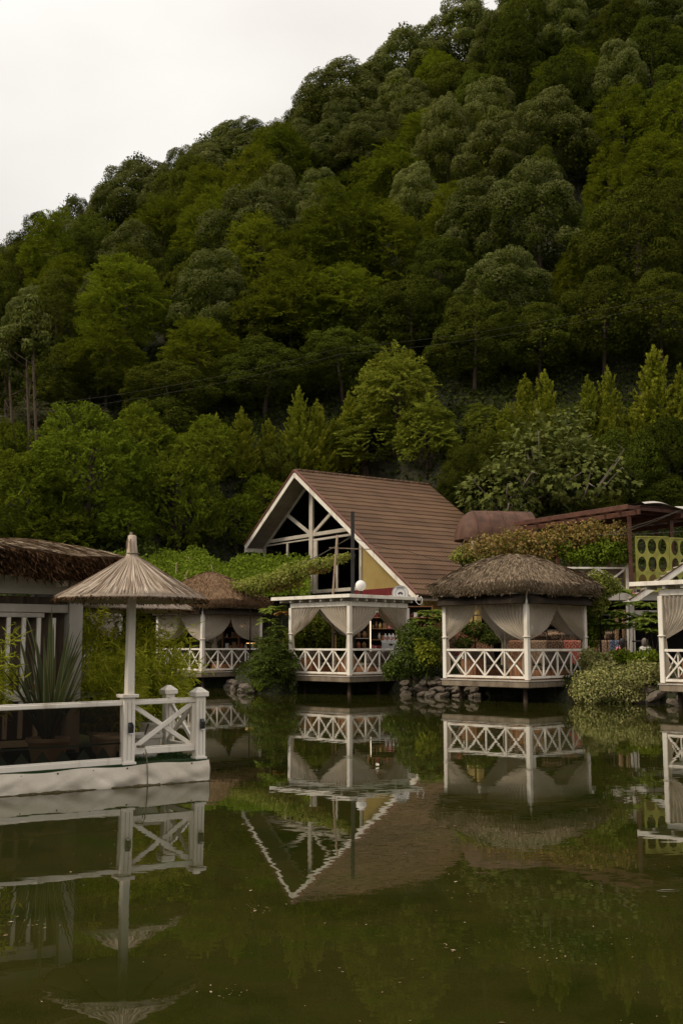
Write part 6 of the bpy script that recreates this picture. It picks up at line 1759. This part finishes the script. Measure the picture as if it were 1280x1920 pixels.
# ------------------------------------------------------------------ climbers and shrubs near the buildings
def blobs(name, label, cat, items, mat, leaf, n, seed, group=None, stem=True, wide=0.75):
    """leaf masses: items = (px, py, Y, rx_px, rz_px, depth_m)"""
    rng = np.random.default_rng(seed)
    c0 = at(items[0][0], items[0][1], items[0][2]); zg = max(float(terr(c0.x, c0.y)), 0.2)
    o_ = np.array([c0.x, c0.y, min(zg, c0.z)])
    tot = sum(i[3] * i[4] for i in items)
    P = []; Q = []
    cs = []
    for (px, py, Y, rx, rz_, dp) in items:
        c = np.array(at(px, py, Y)); cs.append(c)
        k = int(n * rx * rz_ / tot)
        d = rnd_dirs(k, rng)
        rad = lumpy(d, seed + int(px), 0.25, 3.5) * rng.uniform(0.6, 1.05, k)
        P.append(c + d * rad[:, None] * np.array([rx / FPX * Y, dp, rz_ / FPX * Y])); Q.append(d)
    P = np.vstack(P) - o_; Q = np.vstack(Q); k = len(P)
    D = nrm(Q * 0.6 + rng.normal(size=(k, 3)) * 0.6 + np.array([0, -0.1, -0.45]))
    Nn = nrm(Q * 0.7 + np.array([0, -0.2, 0.6]) + rng.normal(size=(k, 3)) * 0.4)
    t = thing(name, label, cat, tuple(o_), 0, group)
    ln = rng.uniform(0.65, 1.35, k) * leaf
    inst('foliage', leaf_mesh(name + '_leaves', P, D, Nn, ln, ln * wide, mat), t)
    if stem:
        b = MB()
        pts = [Vector(c - o_) for c in cs]
        b.tube([(0, 0, -0.1)] + [tuple(p + Vector((0, 0.1, -0.05))) for p in pts], [0.04] + [0.025] * len(pts), 5)
        b.build('stem', 'bark', t, True)
    return t
blobs('terrace_vine', 'orange-tinged vine spilling over the terrace edge above the domed roof', 'vine', [(885, 1038, 44.5, 34, 22, 0.6), (925, 1027, 44.5, 36, 26, 0.7), (968, 1020, 44.5, 40, 28, 0.7), (1015, 1022, 44.4, 40, 32, 0.7), (1062, 1012, 44.2, 42, 30, 0.7), (1105, 1004, 44, 42, 28, 0.7), (1148, 1004, 43.6, 36, 24, 0.6)], 'vineorange', 0.115, 9000, 701, 'climbers on the terrace')
blobs('terrace_vine', 'green vine hanging at the terrace railing beneath the orange vine', 'vine', [(1070, 1036, 43.9, 24, 18, 0.4), (1112, 1038, 43.7, 28, 20, 0.5), (1150, 1032, 43.3, 32, 24, 0.5)], 'vinegreen', 0.11, 4200, 702, 'climbers on the terrace')
blobs('terrace_vine', 'yellow-green trailing vine at the edge of the brown roof', 'vine', [(868, 1042, 44.4, 22, 18, 0.4), (890, 1062, 44.3, 26, 20, 0.4), (915, 1055, 44.3, 24, 18, 0.4)], 'vinepale', 0.11, 2000, 703, 'climbers on the terrace')
blobs('hanging_vine', 'yellowish vine hanging down beside the right eave of the domed thatch', 'vine', [(1122, 1086, 37.2, 24, 15, 0.3), (1130, 1106, 37.2, 22, 18, 0.3), (1122, 1128, 37.2, 18, 20, 0.3), (1136, 1096, 37.3, 26, 15, 0.3)], 'vinepale', 0.085, 4200, 704, 'climbers on the terrace')
blobs('hanging_vine', 'green vine hanging below the yellowish one beside the gazebo post', 'vine', [(1112, 1160, 37.7, 15, 22, 0.3), (1108, 1190, 37.6, 13, 24, 0.3), (1122, 1175, 37.8, 14, 18, 0.3)], 'vinegreen', 0.09, 1800, 705, 'climbers on the terrace')
blobs('arching_vine', 'rose-tinted vine arching from the slope to the black post', 'vine', [(470, 1098, 47.5, 40, 15, 0.6), (505, 1092, 47.2, 40, 20, 0.7), (540, 1078, 46.8, 32, 18, 0.6), (570, 1066, 46.3, 30, 15, 0.5), (600, 1056, 45.6, 26, 11, 0.4), (628, 1048, 44.8, 20, 8, 0.3), (650, 1042, 44.3, 14, 5, 0.2)], 'vinepale', 0.10, 5200, 706, 'climbers by the gable')
blobs('arching_vine', 'reddish-green inner vine under the arch beside the gable window', 'vine', [(545, 1090, 46.9, 24, 16, 0.4), (520, 1095, 47, 26, 12, 0.4), (600, 1068, 45.8, 20, 8, 0.3)], 'vineorange', 0.085, 1300, 707, 'climbers by the gable')
# creeper slope behind the far gazebo
rng = np.random.default_rng(708)
n = 36000
px = rng.uniform(150, 580, n); py = rng.uniform(1012, 1112, n)
lump = 0.5 * np.sin(px * 0.035 + py * 0.02) + 0.35 * np.sin(px * 0.09 - py * 0.05 + 1) + 0.25 * np.sin(px * 0.021 + 2)
keep = (py > 1040 - 18 * lump - np.where(px > 440, np.minimum((px - 440) * 0.25, 10), 0)) & (py > np.where(px > 485, 1044, np.where(px > 425, 1032, 1014)))
px, py, lump = px[keep], py[keep], lump[keep]
n = len(px)
Yv = 50.6 + (1112 - py) / 92 * 8.6 + lump * 0.6 + rng.normal(0, 0.12, n)
u, v = (px - 640) / FPX, (960 - py) / FPX
dy = math.cos(PT) - v * math.sin(PT); dz = math.sin(PT) + v * math.cos(PT)
P = np.stack([u / dy * Yv, Yv, CAM_H + dz / dy * Yv + rng.normal(0, 0.10, n)], 1)
o_ = np.array([-8.0, 54.0, 3.4])
t = thing('creeper_slope', 'bright green creeper covering the bank behind the far thatched gazebo', 'creeper', tuple(o_))
ln = rng.uniform(0.10, 0.22, n)
inst('foliage', leaf_mesh('creeper_leaves', P - o_, nrm(rng.normal(size=(n, 3)) + np.array([0, -0.7, -0.2])), nrm(np.array([0, -0.55, 0.8]) + rng.normal(size=(n, 3)) * 0.45), ln, ln * 0.6, 'vinegreen'), t)
b = MB()
for k in range(16):
    x0, y0 = rng.uniform(-4, 4), rng.uniform(-2, 3)
    z0 = 1.0 + 0.30 * (y0 + 2)
    b = MB(); b.tube([(x0, y0, z0 - 1.0), (x0 + 0.1, y0, z0), (x0 + rng.uniform(-0.4, 0.4), y0 - 0.1, z0 + rng.uniform(0.5, 1.1))], [0.05, 0.04, 0.02], 5); b.build('woody_stem', 'barewood', t, True)
# under-layer that carries the creeper
def under(u_, v_):
    p = at(150 + 350 * u_, 1116 - 66 * v_, 51.2 + 8.2 * v_)
    return (p.x - o_[0], p.y - o_[1] + 0.5, p.z - o_[2] - 0.45 + 0.15 * math.sin(u_ * 20 + v_ * 9))
b = MB(); b.grid(under, 30, 10); b.build('matted_stems', 'soil', t, True)

def whorls(name, label, base, heads, seed, mat='mahonia', rl=0.46, nleaf=13, group='young stems by the water'):
    """slender stems, each ending in a whorl of pinnate leaves"""
    rng = np.random.default_rng(seed)
    o_ = Vector(base)
    t = thing(name, label, 'plant', tuple(o_), 0, group)
    b = MB()
    P = []; D = []; Nn = []
    for (px, py, Y, sc) in heads:
        h = at(px, py, Y)
        b.tube([(rng.uniform(-0.25, 0.25) + (h.x - o_.x) * 0.75, (h.y - o_.y) * 0.8, 0), tuple((h - o_) * 0.5 + Vector(((h.x - o_.x) * 0.4, 0, 0))), tuple(h - o_)], [0.018, 0.014, 0.010], 5)
        for k in range(nleaf):
            az = 2.399 * k + rng.uniform(-0.3, 0.3)
            el = rng.uniform(-0.1, 0.5)
            d = Vector((math.cos(az) * math.cos(el), math.sin(az) * math.cos(el), math.sin(el)))
            ln = rl * sc * rng.uniform(0.75, 1.15)
            for s_ in range(9):
                f_ = 0.18 + 0.82 * s_ / 8
                q = h - o_ + d * (ln * f_) + Vector((0, 0, -0.30 * ln * f_ * f_))
                sd = d.cross(Vector((0, 0, 1))).normalized()
                for sgn in (-1, 1):
                    P.append(tuple(q)); D.append(tuple(sd * sgn * 0.9 + d * 0.7 + Vector((0, 0, -0.25)))); Nn.append((0.1 * rng.normal(), 0.1 * rng.normal(), 1))
    b.build('stem', 'bark', t, True)
    n = len(P)
    ln = rng.uniform(0.8, 1.2, n) * rl * 0.46
    inst('leaves', leaf_mesh(name + '_leaves', np.array(P), np.array(D), np.array(Nn), ln, ln * 0.36, mat, wide=0.4), t)
whorls('young_tree', 'young stems with palm-like leaf whorls right of the domed gazebo', (9.6, 37.6, 0.95), [(1160, 1108, 38, 1.0), (1178, 1132, 38, 1.0), (1168, 1152, 37.8, 1.1), (1145, 1148, 37.8, 1.0), (1150, 1172, 37.6, 0.9), (1185, 1160, 38.2, 0.8), (1135, 1165, 37.6, 0.9), (1172, 1172, 37.9, 0.8)], 801)
whorls('young_tree', 'young stems with leaf whorls close to the right gazebo post', (10.9, 36.5, 0.95), [(1212, 1133, 37, 0.8), (1205, 1160, 36.8, 0.9), (1218, 1165, 36.6, 0.9), (1212, 1180, 36.6, 0.9), (1226, 1150, 36.9, 0.8)], 802)
whorls('young_tree', 'young stems with light leaf whorls left of the domed gazebo', (3.2, 40.2, 0.95), [(800, 1148, 40.5, 0.9), (818, 1160, 40.3, 1.0), (790, 1163, 40.6, 0.9), (828, 1145, 40.6, 0.8), (775, 1172, 40.8, 0.8), (806, 1178, 40.2, 0.9)], 803)
whorls('young_tree', 'young stems with pale leaf whorls between the two left gazebos', (-2.9, 42.5, 0.95), [(507, 1142, 43.0, 0.9), (505, 1163, 42.8, 0.9), (519, 1178, 42.6, 0.8), (520, 1138, 43.2, 0.6)], 804, 'mahonia')
whorls('young_tree', 'short stem with orange-turning leaf whorls between the two left gazebos', (-2.9, 42.0, 0.95), [(505, 1203, 42.2, 0.8), (530, 1148, 42.6, 0.6)], 805, 'sumacred')
blobs('variegated_hedge', 'cream-variegated rounded hedge at the waterline between two gazebos', 'hedge', [(1160, 1288, 34.6, 66, 34, 0.75), (1120, 1290, 34.4, 38, 30, 0.6), (1205, 1278, 34.8, 40, 36, 0.6), (1140, 1265, 35.0, 40, 22, 0.7), (1190, 1262, 35.0, 40, 22, 0.7), (1105, 1302, 34.2, 22, 18, 0.4), (1088, 1290, 34.6, 18, 26, 0.5)], 'variegated', 0.075, 17000, 710, None)
blobs('low_shrub', 'dark green shrub topping the variegated hedge on the right', 'shrub', [(1185, 1240, 35.6, 28, 16, 0.5), (1212, 1235, 35.6, 22, 18, 0.5), (1160, 1232, 35.8, 22, 12, 0.4)], 'shrubleaf', 0.10, 2400, 711, 'low shrubs on the bank')
blobs('low_shrub', 'mixed shrub topping the variegated hedge beside the gazebo rail', 'shrub', [(1105, 1235, 35.9, 20, 20, 0.4), (1130, 1240, 35.8, 20, 14, 0.4)], 'variegated', 0.09, 1900, 712, 'low shrubs on the bank')
blobs('low_shrub', 'green shrub with roses right of the flat gazebo', 'shrub', [(770, 1200, 39.8, 26, 30, 0.6), (800, 1205, 39.6, 26, 32, 0.6), (760, 1240, 39.4, 30, 26, 0.6), (795, 1245, 39.3, 26, 22, 0.5), (735, 1255, 39.0, 18, 18, 0.4)], 'feather', 0.10, 6500, 713, 'low shrubs on the bank')
blobs('low_shrub', 'yellowing shrub leaves beside the left post of the domed gazebo', 'shrub', [(805, 1225, 39.0, 18, 24, 0.4), (790, 1215, 39.1, 14, 18, 0.3)], 'walnut', 0.10, 1200, 714, 'low shrubs on the bank')
fs_ = at(507, 1250, 41.0)
t = thing('feathery_shrub', 'dark feathery shrub trailing into the water between the left gazebos', 'shrub', (fs_.x, 41.9, 0.3))
inst('foliage', spray_crown('feathery_leaves', 720, 'feather', hw=0.80, hh=1.35, zc=0.95, sprays=190, per=60, leaf=0.085, sl=0.65, shape=0.1, rise=-0.35, core=120), t)
b = MB(); b.tube([(0, 0, -0.3), (0.05, 0, 0.6), (0, 0, 1.7)], [0.05, 0.04, 0.01], 6); b.build('stem', 'bark', t, True)
blobs('low_shrub', 'light green sprig at the waterline beneath the feathery shrub', 'shrub', [(478, 1278, 41.5, 9, 10, 0.2), (488, 1287, 41.2, 8, 7, 0.2)], 'vinegreen', 0.07, 260, 715, 'low shrubs on the bank')
blobs('low_shrub', 'dark leafy background shrub seen through the flat gazebo', 'shrub', [(590, 1185, 46.5, 46, 34, 1.0), (625, 1195, 46.8, 30, 30, 0.8), (560, 1195, 46.0, 28, 34, 0.8)], 'darkleaf', 0.13, 6500, 716, 'low shrubs on the bank')
blobs('low_shrub', 'dark leafy background shrub seen through the far thatched gazebo', 'shrub', [(345, 1185, 52.5, 40, 34, 1.0), (300, 1195, 52.5, 30, 30, 1.0), (420, 1195, 53.0, 36, 30, 1.0)], 'darkleaf', 0.13, 5200, 717, 'low shrubs on the bank')
blobs('low_shrub', 'leafy potted shrubs seen through the domed gazebo', 'shrub', [(890, 1180, 41.2, 26, 14, 0.5), (915, 1195, 41.0, 20, 14, 0.4), (870, 1205, 40.6, 18, 10, 0.4)], 'feather', 0.10, 1800, 718, 'low shrubs on the bank')
rng = np.random.default_rng(730)
yb_ = at(1012, 1062, 43.7)
t = thing('yucca', 'spiky light green yucca at the terrace edge behind the thatch', 'plant', (yb_.x, 43.7, 3.93))
n = 60
th = rng.uniform(0, 6.28, n); el = rng.uniform(0.1, 1.4, n)
D = np.stack([np.cos(th) * np.cos(el), np.sin(th) * np.cos(el), np.sin(el)], 1)
inst('leaves', leaf_mesh('yucca_leaves', np.tile(np.array([[0, 0, 0.75]]), (n, 1)), D, nrm(rng.normal(size=(n, 3)) * 0.2 + np.array([0, 0, 1.0])), rng.uniform(0.35, 0.6, n), 0.035, 'vinepale', wide=0.35), t)
b = MB(); b.tube([(0, 0, 0), (0, 0, 0.78)], 0.05, 7); b.build('stem', 'bark', t)

# ------------------------------------------------------------------ stone bank
def stone_mesh(seed):
    bm = bmesh.new(); bmesh.ops.create_icosphere(bm, subdivisions=2, radius=0.5)
    for v_ in bm.verts:
        q = mnoise.noise(v_.co * 2.2 + Vector((seed * 7.1, 0, 0))) * 0.30 + mnoise.noise(v_.co * 5 + Vector((0, seed * 3.3, 0))) * 0.08
        v_.co *= 1 + q
        v_.co = Vector([round(c_ * 4.2) / 4.2 * 0.55 + c_ * 0.45 for c_ in v_.co])
        v_.co.x = math.copysign(abs(v_.co.x) ** 0.8, v_.co.x) * 0.9
    me = bpy.data.meshes.new('stone'); bm.to_mesh(me); bm.free()
    me.materials.append(M['stone'])
    return me
SM = [stone_mesh(s) for s in range(7)]
rst = random.Random(14)
def bank(label, x0, x1, step, rows_, s0=0.34, zmax=0.95):
    t = thing('stone_bank', label, 'stone bank', ((x0 + x1) / 2, float(np.interp((x0 + x1) / 2, SX, SY)), 0), 0, 'stone banks')
    base = t.location
    for r_ in range(rows_):
        x = x0 + rst.uniform(0, 0.2)
        while x < x1:
            sc = s0 * rst.uniform(0.55, 1.45) * (1.25 - 0.15 * r_)
            y = float(np.interp(x, SX, SY)) - 0.10 + 0.13 * r_
            z = 0.05 + zmax * r_ / rows_
            inst('stone', SM[rst.randrange(7)], t, (x - base.x, y - base.y + rst.uniform(-0.08, 0.08), z + rst.uniform(-0.03, 0.05)), (rst.uniform(-0.3, 0.3), rst.uniform(-0.3, 0.3), rst.uniform(0, 6.28)), (sc * rst.uniform(1.0, 1.7), sc, sc * rst.uniform(0.55, 0.85)))
            x += sc * rst.uniform(0.85, 1.25)
bank('stone bank between the flat gazebo and the domed gazebo', 2.4, 5.2, 0.4, 4, 0.27, 0.8)
bank('dark stones at the waterline under the right gazebo', 9.4, 13.0, 0.5, 3, 0.5, 0.6)
bank('few dark stones beside the far thatched gazebo', -5.0, -3.4, 0.5, 2, 0.30, 0.4)
sp = onz(792, 1303)
t = thing('flat_rock', 'large flat rock slab lying at the waterline left of the domed gazebo', 'rock', (sp.x, sp.y, 0.10), R(-8))
inst('slab', SM[2], t, (0, 0, 0), (0.1, -0.16, 0.1), (1.55, 0.7, 0.32))
inst('moss_edge', SM[5], t, (-0.55, 0.15, 0.05), (0.2, 0.1, 0.5), (0.6, 0.5, 0.3))

# ------------------------------------------------------------------ two seated people
def person(label, loc, rz, top, hairmat, long_hair, lean=0.1):
    t = thing('person', label, 'person', loc, rz, 'seated people')
    V = [(0, 0, 0.50), (0, -lean * 0.3, 0.66), (0, -lean * 0.7, 0.86), (0, -lean, 1.00), (0, -lean - 0.01, 1.08), (0, -lean - 0.03, 1.16), (0, -lean - 0.03, 1.25),
         (0.17, -lean, 0.97), (0.23, -lean - 0.04, 0.74), (0.18, -0.30, 0.68), (0.15, -0.37, 0.68), (-0.17, -lean, 0.97), (-0.23, -lean - 0.04, 0.74), (-0.18, -0.30, 0.68), (-0.15, -0.37, 0.68),
         (0.10, -0.02, 0.49), (0.12, -0.42, 0.50), (0.12, -0.40, 0.08), (0.12, -0.54, 0.04), (-0.10, -0.02, 0.49), (-0.12, -0.42, 0.50), (-0.12, -0.40, 0.08), (-0.12, -0.54, 0.04)]
    E_ = [(0, 1), (1, 2), (2, 3), (3, 4), (4, 5), (5, 6), (3, 7), (7, 8), (8, 9), (9, 10), (3, 11), (11, 12), (12, 13), (13, 14), (0, 15), (15, 16), (16, 17), (17, 18), (0, 19), (19, 20), (20, 21), (21, 22)]
    rad = [0.15, 0.13, 0.15, 0.11, 0.05, 0.085, 0.08, 0.065, 0.045, 0.03, 0.03, 0.065, 0.045, 0.03, 0.03, 0.095, 0.07, 0.045, 0.035, 0.095, 0.07, 0.045, 0.035]
    for hnd in (10, 14):
        for k in range(5):
            fx_ = V[hnd][0] + (k - 2) * 0.017
            V.append((fx_, V[hnd][1] - (0.05 if k in (0, 4) else 0.08), V[hnd][2] - 0.02)); rad.append(0.009); E_.append((hnd, len(V) - 1))
    me = bpy.data.meshes.new('body'); me.from_pydata(V, E_, [])
    o = bpy.data.objects.new('body', me); link(o, t)
    o.modifiers.new('skin', 'SKIN'); sv = me.skin_vertices[0].data
    for i, r_ in enumerate(rad): sv[i].radius = (r_, r_)
    sv[0].use_root = True
    s_ = o.modifiers.new('sub', 'SUBSURF'); s_.levels = 1; s_.render_levels = 2
    dg = bpy.context.evaluated_depsgraph_get()
    me2 = bpy.data.meshes.new_from_object(o.evaluated_get(dg))
    o.modifiers.clear(); o.data = me2
    me2.materials.clear()
    for q in (top, 'skin', 'jeans'): me2.materials.append(M[q])
    for p in me2.polygons:
        c = p.center
        p.material_index = 1 if c.z > 1.03 or (c.y < -0.27 and 0.6 < c.z) else 2 if c.z < 0.60 else 0
        p.use_smooth = True
    b = MB(); b.lathe([(0.0, 1.36), (0.07, 1.34), (0.105, 1.27), (0.11, 1.18), (0.10, 1.10 if not long_hair else 0.95), (0.07, 1.06 if not long_hair else 0.86)], n=16)
    h_ = b.build('hair', hairmat, t, True); h_.location = (0, -lean * 0.4 + (0.0 if not long_hair else 0.02), 0)
    for sx in (-1, 1):
        b = MB(); b.lathe([(0.0, 0.0), (0.012, 0.006), (0.0, 0.012)], n=8); e = b.build('eye', 'hair', t); e.location = (sx * 0.032, -lean - 0.115, 1.20)
    b = MB(); b.add([(0, -lean - 0.105, 1.20), (-0.015, -lean - 0.11, 1.16), (0.015, -lean - 0.11, 1.16), (0, -lean - 0.135, 1.165)], [(0, 1, 3), (0, 3, 2), (1, 2, 3)]); b.build('nose', 'skin', t)
    return t
def stool(label, loc):
    t = thing('stool', label, 'stool', loc, 0, 'low stools')
    b = MB(); b.lathe([(0, 0.36), (0.17, 0.36), (0.18, 0.38), (0.17, 0.41), (0, 0.41)], n=16); b.build('seat', 'wood', t)
    for k in range(4):
        a = 0.78 + k * 1.571
        b = MB(); b.tube([(0.12 * math.cos(a), 0.12 * math.sin(a), 0.36), (0.16 * math.cos(a), 0.16 * math.sin(a), 0)], 0.016, 6); b.build('leg', 'wood', t)
for px, Y, rz_, a in ((1167, 40.6, 200, ('person in a pink top with long black hair, seated turned away', 'pinkcloth', 'hair', True)), (1208, 40.4, 150, ('person in a loose white top, seated beside the grey column', 'whitecloth', 'grey_hair', False))):
    p_ = at(px, 1230, Y)
    zb = 0.78
    stool('low wooden stool under the person in pink' if px < 1190 else 'low wooden stool under the person in white', (p_.x, Y, zb))
    person(a[0], (p_.x, Y, zb - 0.02), R(rz_), a[1], a[2], a[3])

# ------------------------------------------------------------------ leaf bits floating on the pond
rng = np.random.default_rng(900)
n = 420
pxx = rng.uniform(-20, 1300, n); pyy = 1330 + 590 * rng.uniform(0, 1, n) ** 0.8
ci = rng.integers(0, 26, n); cl_ = rng.uniform(size=n) < 0.6
pxx = np.where(cl_, pxx[ci] + rng.normal(0, 34, n), pxx); pyy = np.clip(np.where(cl_, pyy[ci] + rng.normal(0, 9, n), pyy), 1325, 1925)
P = np.array([tuple(onz(a, c, 0.004)) for a, c in zip(pxx, pyy)])
ok = ~((P[:, 0] < -1.6) & (P[:, 1] > 12.5) & (P[:, 1] < 22))
P = P[ok]; n = len(P)
th = rng.uniform(0, 6.28, n)
D = np.stack([np.cos(th), np.sin(th), np.zeros(n)], 1)
ln = rng.uniform(0.010, 0.030, n) * (1 + (rng.uniform(size=n) < 0.07) * 1.3) * np.clip(P[:, 1] / 16, 0.75, 1.3)
me = leaf_mesh('floating_leaves', P, D, np.tile([[0, 0, 1.0]], (n, 1)) + rng.normal(size=(n, 3)) * 0.05, ln, ln * 0.5, 'litter', fold=0.1, droop=-0.02)
o = bpy.data.objects.new('floating_leaves', me); link(o); o['kind'] = 'stuff'; tag(o, 'brown leaf bits scattered on the pond surface', 'leaves')
print('objects', len(bpy.data.objects))
